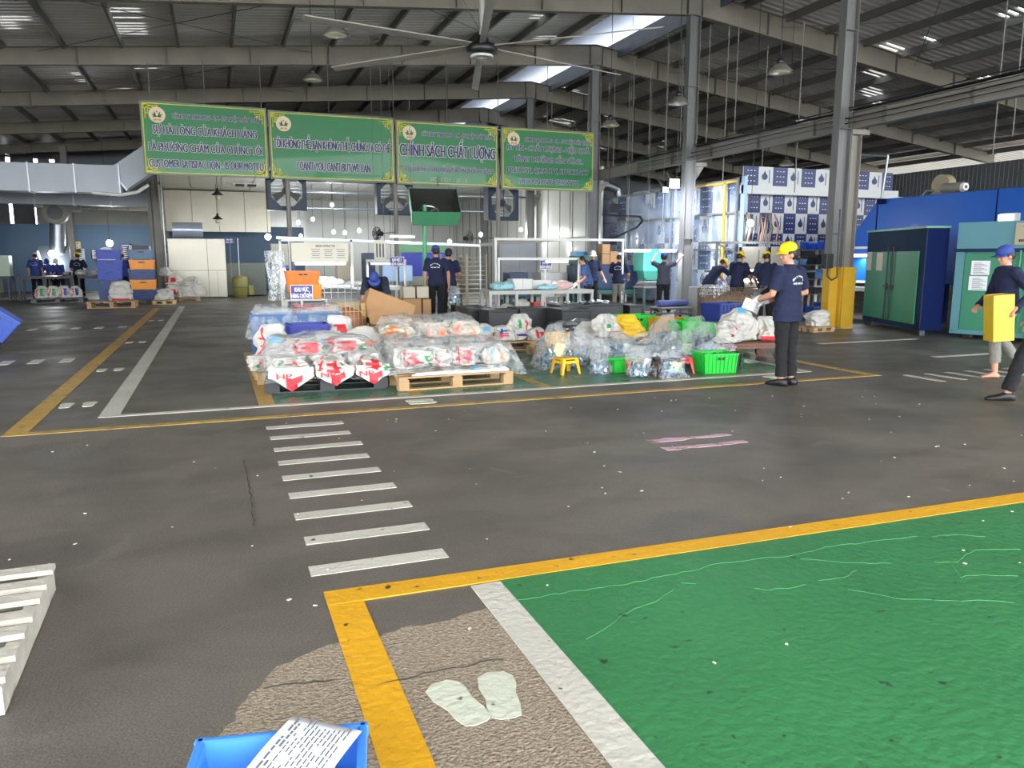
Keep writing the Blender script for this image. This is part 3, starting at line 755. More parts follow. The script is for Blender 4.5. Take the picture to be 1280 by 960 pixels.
tag(mb.build('curved_exhaust_pipe'), 'bent round silver pipe above the film-covered booth', 'pipe')
mb = MB(); mb.tube([YP(72, 256, 34.3), YP(72, 316, 34.3)], .27, M_galv, 16)
tag(mb.build('vertical_exhaust_pipe'), 'thick vertical grey pipe rising from the lit work hood', 'pipe')
t = thing('blower', 'round grey blower housing on the vertical pipe', 'blower', YP(70, 266, 33.6))
mb = MB(); mb.cyl((0, -.25, 0), (0, .2, 0), .42, m=M_steel, n=22); mb.build('housing', None, t)
mb = MB(); mb.cyl((0, -.28, 0), (0, -.25, 0), .26, m=M_black, n=20); mb.build('inlet', None, t)
mb = MB(); mb.bb(.2, .85, -.2, .2, .05, .42, M_steel); mb.build('outlet', None, t)
# wind-duct hoop on tubes with lamp fittings under the ducts
mb = MB(); mb.tube([YP(115, 241, 26), YP(150, 244, 26), YP(172, 240, 26), YP(186, 231, 26)], .05, M_white, 8)
tag(mb.build('white_conduit'), 'curved white conduit under the silver duct', 'pipe')

# ================================================================ BOX FANS, EXHAUST HOODS
M_fanbox = mat('fan_box_navy', (30, 42, 62), .5, .1, .15, 4)
def box_fan(x, y, z, s, lab, rz=0, m=M_fanbox, depth=.35):
    t = thing('box_fan', lab, 'fan', (x, y, z), rz, 'square wall fans under the boards')
    mb = MB(); r = s * .40; n = 8; H = s / 2
    outer = [(-H, -H), (H, -H), (H, H), (-H, H)]
    # frame front with octagonal opening: build 4 corner plates and border strips
    oct_ = [(r * math.cos(PI / 8 + k * PI / 4) * 1.06, r * math.sin(PI / 8 + k * PI / 4) * 1.06) for k in range(8)]
    N = 32
    vs = []; fs = []
    for k in range(N):
        a = 2 * PI * k / N; c, si = math.cos(a), math.sin(a)
        sq = H / max(abs(c), abs(si)); k8 = (a + PI / 8) % (PI / 4) - PI / 8; ro = r / math.cos(k8) if True else r
        for yy in (0, .03): vs += [(c * sq, yy, si * sq), (c * ro, yy, si * ro)]
    for k in range(N):
        a0 = 4 * k; b0 = 4 * ((k + 1) % N)
        fs += [(a0, b0, b0 + 1, a0 + 1), (a0 + 2, a0 + 3, b0 + 3, b0 + 2), (a0 + 1, b0 + 1, b0 + 3, a0 + 3), (a0, a0 + 2, b0 + 2, b0)]
    mb.add(vs, fs, m)
    for sx in (-1, 1): mb.bb(sx * H - .01, sx * H + .01, 0, depth, -H, H, m); mb.bb(-H, H, 0, depth, sx * H - .01, sx * H + .01, m)
    mb.build('housing', None, t)
    mb = MB(); mb.cyl((0, .08, 0), (0, .26, 0), .11 * s, m=M_black, n=14); mb.build('motor', None, t)
    mb = MB()
    for k in range(3):
        a = math.radians(90 + 120 * k); d = Vector((math.cos(a), 0, math.sin(a))); n_ = Vector((-d.z, 0, d.x))
        mb.quadprism([d * .1 * s - n_ * .04 * s + Vector((0, .12, 0)), d * r * .93 - n_ * .11 * s + Vector((0, .1, 0)), d * r * .93 + n_ * .11 * s + Vector((0, .2, 0)), d * .1 * s + n_ * .06 * s + Vector((0, .17, 0))], (0, .008, 0), M_steel_d)
    mb.build('blades', None, t)
    mb = MB(); 
    for k in range(9):
        zz = -r + 2 * r * (k + .5) / 9; hw = math.sqrt(max(0, r * r - zz * zz)); mb.bb(-hw, hw, .3, .31, zz - .008, zz + .008, M_galv)
    MB().bb(-.05, .05, -.32, .02, H - .06, H + .02, M_steel).build('bracket', None, t)
    mb.bb(-.012, .012, -.01, 0, -r, r, m); mb.bb(-.012, .012, .03, .3, -.012, .012, m); mb.build('guard_bars', None, t)
    return t
box_fan(2.13, 24.5, 3.47, 1.12, 'square navy fan on the post left of the notice board', 0)
box_fan(5.4, 24.5, 3.4, 1.12, 'square dark fan on the post beside the hanging green hood', 0)
box_fan(9.1, 24.7, 3.3, 1.12, 'square dark fan with octagonal mouth before the white wall', math.radians(8))
# hanging green hood, tilted, open underneath towards camera
hd = thing('exhaust_hood', 'green box hood with open dark mouth, tilted on a green stand', 'hood', (5.35, 19.6, 2.95), math.radians(-6))
M_hood = mat('hood_green', (84, 160, 116), .5, .0, .12, 3); M_hin = mat('hood_inside_dark', (50, 52, 48), .7)
ty = math.radians(0)
mb = MB(); R_ = Matrix.Rotation(math.radians(-42), 4, 'X')
W, D, Hh = .62, .42, .5
pts_b = [(-.5, -.3), (.5, -.3), (.5, .3), (-.5, .3)]
for (a, b, c_, d_) in (((-W, 0, -D), (W, 0, -D), (W * .92, Hh, -D * .9), (-W * .92, Hh, -D * .9)), ((-W, 0, D), (W, 0, D), (W * .92, Hh, D * .9), (-W * .92, Hh, D * .9)), ((-W, 0, -D), (-W, 0, D), (-W * .92, Hh, D * .9), (-W * .92, Hh, -D * .9)), ((W, 0, -D), (W, 0, D), (W * .92, Hh, D * .9), (W * .92, Hh, -D * .9))):
    n_ = (Vector(b) - Vector(a)).cross(Vector(d_) - Vector(a)).normalized() * .012
    ctr = (Vector(a) + Vector(c_)) / 2; 
    if n_.dot(Vector((ctr.x, 0, ctr.z))) > 0: n_ = -n_
    mb.quadprism([R_ @ Vector(q) for q in (a, b, c_, d_)], R_ @ (-n_), M_hood)
    mb.quadprism([R_ @ (Vector(q) + n_ * 1.2) for q in (a, b, c_, d_)], R_ @ (n_ * .3), M_hin)
mb.build('shell', None, hd)
mb = MB(); mb.quadprism([R_ @ Vector(q) for q in ((-W * .92, Hh, -D * .9), (W * .92, Hh, -D * .9), (W * .92, Hh, D * .9), (-W * .92, Hh, D * .9))], R_ @ Vector((0, .02, 0)), M_hin); mb.build('back_plate', None, hd)
mb = MB()
for k in range(20):
    a0, a1 = 2 * PI * k / 20, 2 * PI * (k + 1) / 20
    mb.bar(R_ @ Vector((math.cos(a0) * .27 - .1, Hh - .03, math.sin(a0) * .27)), R_ @ Vector((math.cos(a1) * .27 - .1, Hh - .03, math.sin(a1) * .27)), .03, .03, M_galv)
for k in range(3):
    a0 = 2 * PI * k / 3 + .6; mb.bar(R_ @ Vector((-.1, Hh - .08, 0)), R_ @ Vector((math.cos(a0) * .25 - .1, Hh - .08, math.sin(a0) * .25)), .12, .01, M_steel)
mb.build('fan_ring', None, hd)
MB().cyl((-.25, .35, -2.95), (-.22, .35, -.1), .06, m=M_hood, n=10).build('stand_pole', None, hd)
MB().bb(-.5, .1, .1, .6, -2.95, -2.91, M_hood).build('stand_base', None, hd)
mb = MB(); mb.cyl((.1, .1, .35), (.1, .1, .62), .012, m=M_black, n=6); mb.build('hanger', None, hd)

def cage_fan(p, lab, r=.25, face=0.0, mount=None):
    t = thing('cage_fan', lab, 'fan', p, face)
    mb = MB()
    for rr, yy in ((1, -.03), (.72, -.07), (.4, -.09), (1, .03), (.6, .08)):
        for k in range(18):
            a0, a1 = 2 * PI * k / 18, 2 * PI * (k + 1) / 18
            mb.bar((r * rr * math.cos(a0), yy, r * rr * math.sin(a0)), (r * rr * math.cos(a1), yy, r * rr * math.sin(a1)), .012, .012, M_black)
    for k in range(12):
        a0 = 2 * PI * k / 12; mb.bar((0, -.1, 0), (r * math.cos(a0), -.03, r * math.sin(a0)), .008, .008, M_black)
    mb.build('cage', None, t)
    mb = MB()
    for k in range(3):
        a0 = 2 * PI * k / 3 + .4; d = Vector((math.cos(a0), 0, math.sin(a0))); n_ = Vector((-d.z, 0, d.x))
        mb.quadprism([d * .03 - n_ * .02, d * r * .9 - n_ * .08, d * r * .85 + n_ * .1 + Vector((0, .03, 0)), d * .03 + n_ * .03], (0, .005, 0), M_steel_d)
    mb.build('blades', None, t)
    mb = MB(); mb.cyl((0, .0, 0), (0, .2, 0), .07, m=M_black, n=12); mb.build('motor', None, t)
    if mount: mount = Matrix.Rotation(-face, 3, 'Z') @ Vector(mount); mb = MB(); mb.bar((0, .15, 0), mount, .035, .035, M_steel_d); mb.build('arm', None, t)
cage_fan(XP(215, 311, -1.45), 'black cage fan on the grey column beside the white cabinet', .22, math.radians(-15), (-.3, .35, .05))
cage_fan(YP(587, 298, 25), 'grey cage fan turned sideways by the steel rack', .26, math.radians(55), (8.7 - YP(587, 298, 25).x, -.82, 0))
cage_fan(YP(471, 292, 24.2), 'dark cage fan left of the tube lamp, under the third board', .2, math.radians(-70), (5.33 - YP(471, 292, 24.2).x, 0, .05))
t = thing('wall_clock_fan', 'round white-caged fan on the blue wall under the bright bulb', 'fan', YP(133, 320, 39.5))
mb = MB()
for k in range(24):
    a0, a1 = 2 * PI * k / 24, 2 * PI * (k + 1) / 24
    for rr in (.38, .22): mb.bar((rr * math.cos(a0), -.05, rr * math.sin(a0)), (rr * math.cos(a1), -.05, rr * math.sin(a1)), .02, .02, M_white)
mb.build('cage', None, t)
mb = MB(); mb.cyl((0, 0, 0), (0, .02, 0), .37, m=mat('pale_grey', (170, 176, 180)), n=24); mb.cyl((0, -.06, 0), (0, .2, 0), .07, m=M_black); mb.build('motor', None, t)
# cassette air conditioners in the ceiling
for px, py, Y, lab in ((307, 232, 34, 'cream bay'), (450, 238, 31, 'lit bulbs')):
    p = YP(px, py, Y); t = thing('ceiling_cassette', 'white ceiling cassette unit with two dark vents above the ' + lab, 'air conditioner', (p.x, p.y, 4.36))
    MB().bb(-.5, .5, -.35, .35, 0, .09, M_white).build('panel', None, t)
    mb = MB(); mb.bb(-.4, -.06, -.36, .2, -.01, .05, M_black); mb.bb(.06, .4, -.36, .2, -.01, .05, M_black); mb.build('vent', None, t)
# ================================================================ BUILDERS
def pallet(name, lab, x, y, rz, w, d, h=.15, m=M_wood, nd=7, group=None, plastic=False):
    """w across, d deep; deck boards run along x"""
    t = thing(name, lab, 'pallet', (x, y, .004), rz, group)
    mb = MB(); bw = d / (nd * 1.35)
    for k in range(nd):
        yy = -d / 2 + bw / 2 + (d - bw) * k / (nd - 1)
        mb.box((random.uniform(-.006, .006), yy, h - .01), (w + random.uniform(-.01, .01), bw, .02), m)
    mb.build('deck', None, t)
    for k in range(3): MB().box(((-w / 2 + .05, 0, w / 2 - .05)[k], 0, h - .03), (.1, d, .02), m).build('cross_board', None, t)
    for k in range(3):
        for j in range(3):
            MB().box(((-w / 2 + .06, 0, w / 2 - .06)[k], (-d / 2 + .06, 0, d / 2 - .06)[j], h / 2 - .01), (.12 if not plastic else .16, .11 if not plastic else .15, h - .055), m).build('block', None, t)
    for j in range(3): MB().box((0, (-d / 2 + .06, 0, d / 2 - .06)[j], .009), (w, .1, .018), m).build('bottom_board', None, t)
    return t

def fab_noise(p, s, seed): return noise.noise(Vector((p[0] * s + seed * 7.3, p[1] * s - seed * 3.1, p[2] * s + seed)))
M_sack = mat('woven_sack_white', (188, 185, 178), .5, 0, .1, 8, 1.0, 16)
M_red = mat('print_red', (206, 40, 52), .5, 0, .1, 8); M_blu = mat('print_blue', (44, 64, 150), .5, 0, .1, 8)
M_sky = mat('label_sky_blue', (92, 178, 220), .5, 0, .05, 8); M_pgr = mat('print_green', (46, 140, 76), .5, 0, .1, 8); M_ora = mat('print_orange', (232, 120, 60), .5, 0, .1, 8)
M_film = None
def film_mat(name, op, col=(225, 230, 232), rough=.12, nsc=9, bump=.9):
    m = bpy.data.materials.new(name); m.use_nodes = True; nt = m.node_tree; N = nt.nodes.new; L = nt.links.new
    out = nt.nodes['Material Output']; b = nt.nodes['Principled BSDF']
    b.inputs['Base Color'].default_value = srgb(col); b.inputs['Roughness'].default_value = rough; b.inputs['Specular IOR Level'].default_value = .8
    tr = N('ShaderNodeBsdfTransparent'); mx = N('ShaderNodeMixShader')
    tc = N('ShaderNodeTexCoord'); n = N('ShaderNodeTexNoise'); n.inputs['Scale'].default_value = nsc; n.inputs['Detail'].default_value = 6 if nsc > 5 else 3; n.inputs['Distortion'].default_value = 1.5 if nsc > 5 else .3
    L(tc.outputs['Object'], n.inputs['Vector'])
    mr = N('ShaderNodeMapRange'); mr.inputs[1].default_value = .42; mr.inputs[2].default_value = .62; mr.inputs[3].default_value = op * (.35 if op > .1 else .9); mr.inputs[4].default_value = min(1, op * (1.6 if op > .1 else 1.1))
    L(n.outputs['Fac'], mr.inputs[0])
    vo = N('ShaderNodeTexVoronoi'); vo.feature = 'DISTANCE_TO_EDGE'; vo.inputs['Scale'].default_value = nsc * 1.1
    va = N('ShaderNodeVectorMath'); va.operation = 'ADD'; L(tc.outputs['Object'], va.inputs[0]); vs_ = N('ShaderNodeVectorMath'); vs_.operation = 'SCALE'; vs_.inputs[3].default_value = .25; L(n.outputs['Color'], vs_.inputs[0]); L(vs_.outputs[0], va.inputs[1]); L(va.outputs[0], vo.inputs['Vector'])
    cr_ = N('ShaderNodeMapRange'); cr_.inputs[1].default_value = 0; cr_.inputs[2].default_value = .035; cr_.inputs[3].default_value = .5 if nsc > 5 else 0; cr_.inputs[4].default_value = 0; L(vo.outputs['Distance'], cr_.inputs[0])
    a2 = N('ShaderNodeMath'); a2.operation = 'ADD'; L(mr.outputs[0], a2.inputs[0]); L(cr_.outputs[0], a2.inputs[1]); mr = a2
    lw = N('ShaderNodeLayerWeight'); lw.inputs[0].default_value = .25
    ad = N('ShaderNodeMath'); ad.operation = 'ADD'; ad.use_clamp = True; ml = N('ShaderNodeMath'); ml.operation = 'MULTIPLY'; ml.inputs[1].default_value = .24
    L(lw.outputs['Facing'], ml.inputs[0]); L(mr.outputs[0], ad.inputs[0]); L(ml.outputs[0], ad.inputs[1])
    L(ad.outputs[0], mx.inputs[0]); L(tr.outputs[0], mx.inputs[1]); L(b.outputs[0], mx.inputs[2]); L(mx.outputs[0], out.inputs[0])
    bp = N('ShaderNodeBump'); bp.inputs['Strength'].default_value = bump; bp.inputs['Distance'].default_value = .03
    L(n.outputs['Fac'], bp.inputs['Height']); L(bp.outputs[0], b.inputs['Normal'])
    return m
M_film = film_mat('clear_plastic_film', .13); M_bag = film_mat('clear_plastic_bag', .09); M_frost = film_mat('frosted_film', .6)

def sack_mesh(name, w, d, h, seed, kind='stand', prints=(), base=None, nu=34, nv=24):
    """kind stand: bulging base, gathered top; lie: pillow lying down. prints = (u0,u1,v0,v1,mat), u 0..1 round (0.75 faces -y), v 0..1 up"""
    base = base or M_sack; mb = MB(); vs = []
    for j in range(nv + 1):
        v = j / nv
        for i in range(nu):
            u = i / nu; a = 2 * PI * u; c, s = math.cos(a), math.sin(a)
            if kind == 'stand':
                e = .62; rr = 1.0 if v < .02 else 1
                prof = .82 + .18 * min(1, v / .1)
                e = .55; x = math.copysign(abs(c) ** e, c) * prof * (1 - .15 * v); y = math.copysign(abs(s) ** e, s) * prof * (1 - .2 * v)
                if v > .6: x *= 1 - ((v - .6) / .4) ** 2 * .42; y *= 1 - ((v - .6) / .4) ** 1.5 * .88
                x += .16 * math.sin(seed) * v * v
                z = v
            else:
                ph = -PI / 2 + PI * v; e = .5
                cp_ = abs(math.cos(ph)) ** .5
                x = math.copysign(abs(c) ** e, c) * cp_; y = math.copysign(abs(s) ** e, s) * cp_
                corner = (abs(c * s) * 2) ** 3 * (1 if abs(ph) < .7 else 0)
                x *= 1 + .06 * corner; y *= 1 + .06 * corner
                z = .5 + .5 * math.copysign(abs(math.sin(ph)) ** .8, math.sin(ph))
            p = (x * w / 2, y * d / 2, z * h)
            n1 = fab_noise(p, 5.5, seed) * .05 - abs(fab_noise((p[0] * 1.8, p[1], p[2] * .8), 9, seed + 3)) * .06 + fab_noise(p, 19, seed) * .02
            k = 1 + n1 / max(.12, min(w, d, h) * .5) * 1.5
            q = Vector((p[0] * k, p[1] * k, max(0.0, p[2] * (1 + n1 * .9))))
            vs.append(q)
    fs = []; mi = []
    o0 = len(mb.v)
    for m in [base] + [p[4] for p in prints]:
        if m not in mb.mats: mb.mats.append(m)
    mb.v = vs
    for j in range(nv):
        for i in range(nu):
            mb.f.append([j * nu + i, j * nu + (i + 1) % nu, (j + 1) * nu + (i + 1) % nu, (j + 1) * nu + i]); mb.sm.append(True)
            u, v = (i + .5) / nu, (j + .5) / nv; k = 0
            for (u0, u1, v0, v1, m) in prints:
                if u0 <= u + .01 * math.sin(v * 40 + seed) <= u1 and v0 <= v <= v1: k = mb.mats.index(m)
            mb.mi.append(k)
    mb.f.append(list(range(nu))[::-1]); mb.mi.append(0); mb.sm.append(True); mb.f.append(list(range(nv * nu, (nv + 1) * nu))); mb.mi.append(0); mb.sm.append(True)
    return mb
def sack(lab, x, y, z, rz, w, d, h, kind='lie', prints=(), seed=None, group=None, base=None, tilt=0, name='white_sack', tie=None, cat='sack'):
    seed = seed if seed is not None else random.random() * 90
    if abs(rz - PI / 2) < .5: prints = tuple((.5 + ((a + b) / 2 - .75) * .55 - .013, .5 + ((a + b) / 2 - .75) * .55 + .013, c, e, m) for a, b, c, e, m in prints)
    mb = sack_mesh(name, w, d, h, seed, kind, prints, base, 60 if abs(rz - PI / 2) < .5 else 34)
    t = mb.build(name, None, None)
    s = t.modifiers.new('smooth', 'SUBSURF'); s.levels = 1; s.render_levels = 1
    t.location = (x, y, z); t.rotation_euler = (tilt, 0, rz); tag(t, lab, cat, group)
    return t
PR1 = ((.60, .68, .2, .85, M_red), (.72, .80, .3, .66, M_red), (.84, .9, .2, .6, M_pgr))
PR2 = ((.6, .66, .3, .7, M_pgr), (.70, .74, .2, .5, M_red), (.8, .87, .25, .7, M_red))
PR3 = ((.66, .72, .45, .7, M_sky), (.78, .84, .2, .55, M_ora), (.58, .63, .3, .6, M_ora))
PR4 = ((.7, .8, .25, .5, M_blu), (.62, .68, .5, .75, M_sky), (.83, .9, .1, .4, M_red))

def film_cover(name, x0, x1, y0, y1, top, parent=None, lab=None, seed=1, m=None, skirt=.2, cat='plastic film', nx=40, ny=26, group=None):
    """crumpled sheet lying over goods; top(u,v) gives height"""
    mb = MB()
    def fn(u, v):
        x = x0 + (x1 - x0) * u; y = y0 + (y1 - y0) * v
        e = min(u, 1 - u, v, 1 - v); z = top(u, v)
        edge = max(0, 1 - e / .12)
        z = z * (1 - edge ** 2) + (z - skirt) * edge ** 2
        nn = fab_noise((x, y, 0), 5, seed) * .05 + abs(fab_noise((x, y, 0), 13, seed)) * .045
        return Vector((x + fab_noise((x, y, 1), 6, seed) * .04, y + fab_noise((x, y, 2), 6, seed) * .04, max(.02, z + nn)))
    mb.grid(fn, nx, ny, m or M_film)
    o = mb.build(name, None, parent, fix=False)
    if lab: tag(o, lab, cat, group)
    return o

M_parts = mat('chrome_plated_pieces', (150, 172, 188), .28, .85, .5, 38, 1.0, 42); M_pieceb = mat('blue_grey_pieces', (84, 112, 136), .3, .5, .3, 20); M_piecew = mat('bright_chrome_pieces', (214, 224, 230), .15, .8, .1, 20)
def clear_bag(lab, x, y, rz, w, d, h, fill=.45, seed=None, z=.004, group='clear bags of metal pieces', paper=None, lean=0.0):
    seed = seed if seed is not None else random.random() * 90
    t = thing('clear_plastic_bag', lab, 'plastic bag', (x, y, z), rz, group)
    mb = sack_mesh('b', w, d, h, seed, 'stand', (), M_bag, 26, 18)
    for v in mb.v: v.x += lean * max(0, v.z / h - .4)
    mb.build('bag_film', None, t)
    mb = MB(); rs = random.Random(seed)
    mb.ell((0, 0, h * fill * .38), (w * .3, d * .3, h * fill * .38), M_parts, 14, 8)
    for _ in range(95):
        a_ = rs.uniform(0, 2 * PI); q_ = rs.uniform(-.9, 1); r_ = math.sqrt(1 - q_ * q_) * rs.uniform(.8, 1)
        mb.box((w * .38 * r_ * math.cos(a_), d * .38 * r_ * math.sin(a_), max(.02, h * fill * (.46 + .46 * q_))), (rs.uniform(.03, .075), rs.uniform(.012, .03), rs.uniform(.01, .04)), (M_parts, M_pieceb, M_piecew)[rs.randrange(3)], (rs.uniform(0, 3), rs.uniform(0, 3), rs.uniform(0, 3)))
    o = mb.build('metal_pieces', None, t); o['kind'] = 'stuff'
    if paper:
        MB().box((w * .12, -d * .26, h * .42), (w * .34, .008, h * .32), mat('paper_slip_' + paper, {'yellow': (222, 222, 150), 'white': (225, 225, 220), 'green': (190, 220, 150)}[paper], .7), (.2, .15, .1)).build('paper_slip', None, t)
    return t

M_grnp = mat('green_plastic', (40, 190, 62), .35, 0, .06, 3); M_bluep = mat('blue_plastic', (32, 70, 160), .35, 0, .08, 3); M_orap = mat('orange_plastic', (236, 150, 38), .4, 0, .08, 3)
M_redp = mat('red_plastic', (205, 50, 44), .35, 0, .05, 3); M_blkp = mat('black_plastic', (34, 35, 38), .4, 0, .1, 5); M_yelp = mat('yellow_plastic', (226, 176, 40), .4, 0, .05, 4)
def crate(name, lab, x, y, z, rz, w, d, h, m, cat='crate', group=None, slots=False, taper=.92, fill=None, ribs=6, handle=True):
    t = thing(name, lab, cat, (x, y, z), rz, group)
    mb = MB(); tk = .012; b = taper
    def wall(ax, s):
        L = w if ax == 'x' else d; D = d if ax == 'x' else w
        lo = [(-L / 2 * b, s * D / 2 * b), (L / 2 * b, s * D / 2 * b)]; hi = [(-L / 2, s * D / 2), (L / 2, s * D / 2)]
        q = [Vector((*lo[0], 0)), Vector((*lo[1], 0)), Vector((*hi[1], h)), Vector((*hi[0], h))]
        if ax == 'y': q = [Vector((p.y, p.x, p.z)) for p in q]
        n_ = Vector((0, -s * tk, 0)) if ax == 'x' else Vector((-s * tk, 0, 0))
        mb.quadprism(q, n_, m)
        for k in range(ribs + 1):
            f = k / ribs; a = q[0].lerp(q[1], f); c = q[3].lerp(q[2], f); o_ = -n_ * .5
            mb.bar(a + o_, c + o_, .012, .014, m)
        if slots:
            for k in range(1, 4):
                a = q[0].lerp(q[3], k / 4) - n_ * .4; c = q[1].lerp(q[2], k / 4) - n_ * .4; mb.bar(a, c, .02, .012, m)
    for s in (-1, 1): wall('x', s); wall('y', s)
    mb.box((0, 0, .006), (w * b, d * b, .012), m)
    mb.build('body', None, t)
    mb = MB(); 
    for s in (-1, 1):
        mb.box((0, s * d / 2, h - .012), (w + .04, .026, .024), m); mb.box((s * w / 2, 0, h - .012), (.026, d + .04, .024), m)
    mb.build('rim', None, t)
    if handle:
        for s in (-1, 1): MB().box((0, s * (d / 2 * .985), h * .74), (w * .28, .012, h * .13), M_black).build('handle_slot', None, t)
    if fill:
        mb = MB(); mb.grid(lambda u, v: Vector(((u - .5) * w * .93, (v - .5) * d * .93, h * .8 + .05 * fab_noise((u * w * 3, v * d * 3, 0), 5, x + y))), 22, 18, fill)
        o = mb.build('contents', None, t, fix=False); o['kind'] = 'stuff'
    return t
def stool(lab, x, y, rz, m, s=1.0):
    t = thing('plastic_stool', lab, 'stool', (x, y, .004), rz); h = .2 * s; a = .13 * s
    MB().box((0, 0, h), (a * 2, a * 1.7, .02), m).build('seat', None, t, bevel=.006)
    mb = MB()
    for sx, sy in ((1, 1), (1, -1), (-1, 1), (-1, -1)):
        p = [(sx * a * .7, sy * a * .55), (sx * a * 1.15, sy * a * .95)]
        MB().quadprism([Vector((sx * a * .55, sy * a * .83, h - .01)), Vector((sx * a * .98, sy * a * .83, h - .01)), Vector((sx * a * 1.2, sy * a * 1.05, 0)), Vector((sx * a * .95, sy * a * 1.05, 0))], (0, -sy * .012, 0), m).quadprism([Vector((sx * a * .98, sy * a * .45, h - .01)), Vector((sx * a * .98, sy * a * .83, h - .01)), Vector((sx * a * 1.2, sy * a * 1.05, 0)), Vector((sx * a * 1.2, sy * a * .8, 0))], (-sx * .012, 0, 0), m).build('leg', None, t)
    MB().box((0, 0, h * .78), (a * 2.05, a * 1.78, .035), m).build('apron', None, t)
    return t

# ================================================================ NEAR LEFT PALLET, BLUE BIN
random.seed(11)
t = thing('wooden_pallet', 'weathered wooden pallet lying flat at the left edge, nearest the camera', 'pallet', (-1.25, 3.31, .004), math.radians(1.5))
W, D, Hh = 1.0, 1.06, .13
# boards run along x; side stringer on the right
for k in range(7):
    y = -D / 2 + .05 + (D - .1) * k / 6; MB().box((0, y, Hh - .011 - .006 * (k % 2)), (W + .02, .083, .022), M_woodg, (0, 0, random.uniform(-.01, .01))).build('deck_board', None, t)
for xx in (-W / 2 + .025, 0, W / 2 - .025):
    MB().box((xx, 0, .05), (.05, D, .1), M_woodg).build('stringer', None, t)
for yy in (-.4, 0, .4): MB().box((0, yy, .006), (W, .09, .012), M_woodg).build('bottom_board', None, t)
M_binblue = mat('bright_blue_plastic', (66, 132, 226), .35, 0, .03, 3)
bx, by = .05, 1.665
bin_ = thing('storage_bin', 'bright blue open bin in the bottom corner holding papers', 'bin', (bx, by, .004), math.radians(-11))
BW, BD, BH = .40, .46, .30
mb = MB()
for s in (-1, 1):
    mb.quadprism([Vector((-BW / 2 * .9, s * BD / 2 * .9, 0)), Vector((BW / 2 * .9, s * BD / 2 * .9, 0)), Vector((BW / 2, s * BD / 2, BH)), Vector((-BW / 2, s * BD / 2, BH))], (0, -s * .012, 0), M_binblue)
    mb.quadprism([Vector((s * BW / 2 * .9, -BD / 2 * .9, 0)), Vector((s * BW / 2 * .9, BD / 2 * .9, 0)), Vector((s * BW / 2, BD / 2, BH)), Vector((s * BW / 2, -BD / 2, BH))], (-s * .012, 0, 0), M_binblue)
mb.box((0, 0, .006), (BW * .9, BD * .9, .012), M_binblue); mb.build('body', None, bin_)
mb = MB()
for s in (-1, 1): mb.box((0, s * (BD / 2), BH - .015), (BW + .03, .022, .035), M_binblue); mb.box((s * BW / 2, 0, BH - .015), (.022, BD + .03, .035), M_binblue)
mb.build('rim', None, bin_, bevel=.006)
M_paper = mat('paper_white', (232, 232, 236), .7, 0, .03, 3)
mb = MB(); mb.grid(lambda u, v: Vector((bx + (u - .5) * .33, by + (v - .5) * .38, .222 + .02 * math.sin(u * 7 + v * 3) + .016 * noise.noise(Vector((u * 4, v * 4, 1))))), 20, 20, mat('white_cloth_rag', (222, 224, 240), .9, 0, .04, 8))
o = mb.build('white_cloth'); o.modifiers.new('s', 'SOLIDIFY').thickness = .03; tag(o, 'white cloth bundled inside the bright blue bin', 'cloth')
Mp = frame_M((bx + .06, by + .085, .30), (math.cos(math.radians(52)), math.sin(math.radians(52)), .12), (-math.sin(math.radians(52)), math.cos(math.radians(52)), .02))
sheet = thing('printed_sheet', 'printed paper sheet leaning on the cloth in the blue bin', 'paper', (0, 0, 0))
mb = MB(); mb.grid(lambda u, v: Mp @ Vector(((u - .5) * .30, (v - .5) * .2, .012 * math.sin(u * 3) + .0)), 12, 8, M_paper); mb.build('page', None, sheet, fix=False).modifiers.new('s', 'SOLIDIFY').thickness = .0015
mb = MB(); M_ink = mat('print_ink_grey', (96, 98, 106), .8, 0, 0)
random.seed(5)
for r in range(13):
    x = -.135
    while x < .12:
        l = random.uniform(.008, .026)
        if random.random() < .86:
            u = (x + l / 2) / .3 + .5; mb.box((x + l / 2, .075 - r * .0125, .012 * math.sin(u * 3) + .0022), (l, .0035 if r > 1 else .006, .0006), M_ink, 0, Mp)
        x += l + .005
mb.build('printed_lines', None, sheet)

# ================================================================ PALLETS OF SACKS IN THE GREEN ZONE
pallet('plastic_pallet', 'black plastic pallet under the film-covered white sacks', 1.15, 9.32, math.radians(-4), 1.32, 1.05, .17, M_blkp, 6, None, True)
pallet('wooden_pallet', 'worn wooden pallet at the left behind the black plastic pallet', .88, 10.0, .03, 1.0, .9, .14)
random.seed(21)
g = 'white sacks with red and green prints on the black pallet'
k = 0
where = ('front left corner', 'front middle', 'front right corner')
for i in range(3):
    s_ = sack(f'white sack with red and green print, {where[i]} of the black pallet', .72 + i * .43, 9.02 - i * .02, .175, math.radians(90 + random.uniform(-6, 6)), .62, .44, .24, 'lie', (PR2, PR1, PR1)[i], 3 + i, g)
for i in range(3):
    sack(f'white sack behind, {("left", "middle", "right")[i]} of the rear row under the film on the black pallet', .72 + i * .43, 9.55, .175, math.radians(90 + random.uniform(-6, 6)), .6, .44, .26, 'lie', PR1, 8 + i, g)
for i in range(2):
    sack(f'upper white sack on the {("left", "right")[i]} half of the black pallet, under film', .93 + i * .46, 9.33, .38, math.radians(random.uniform(-8, 8)), .5, .6, .2, 'lie', PR1, 14 + i, g)
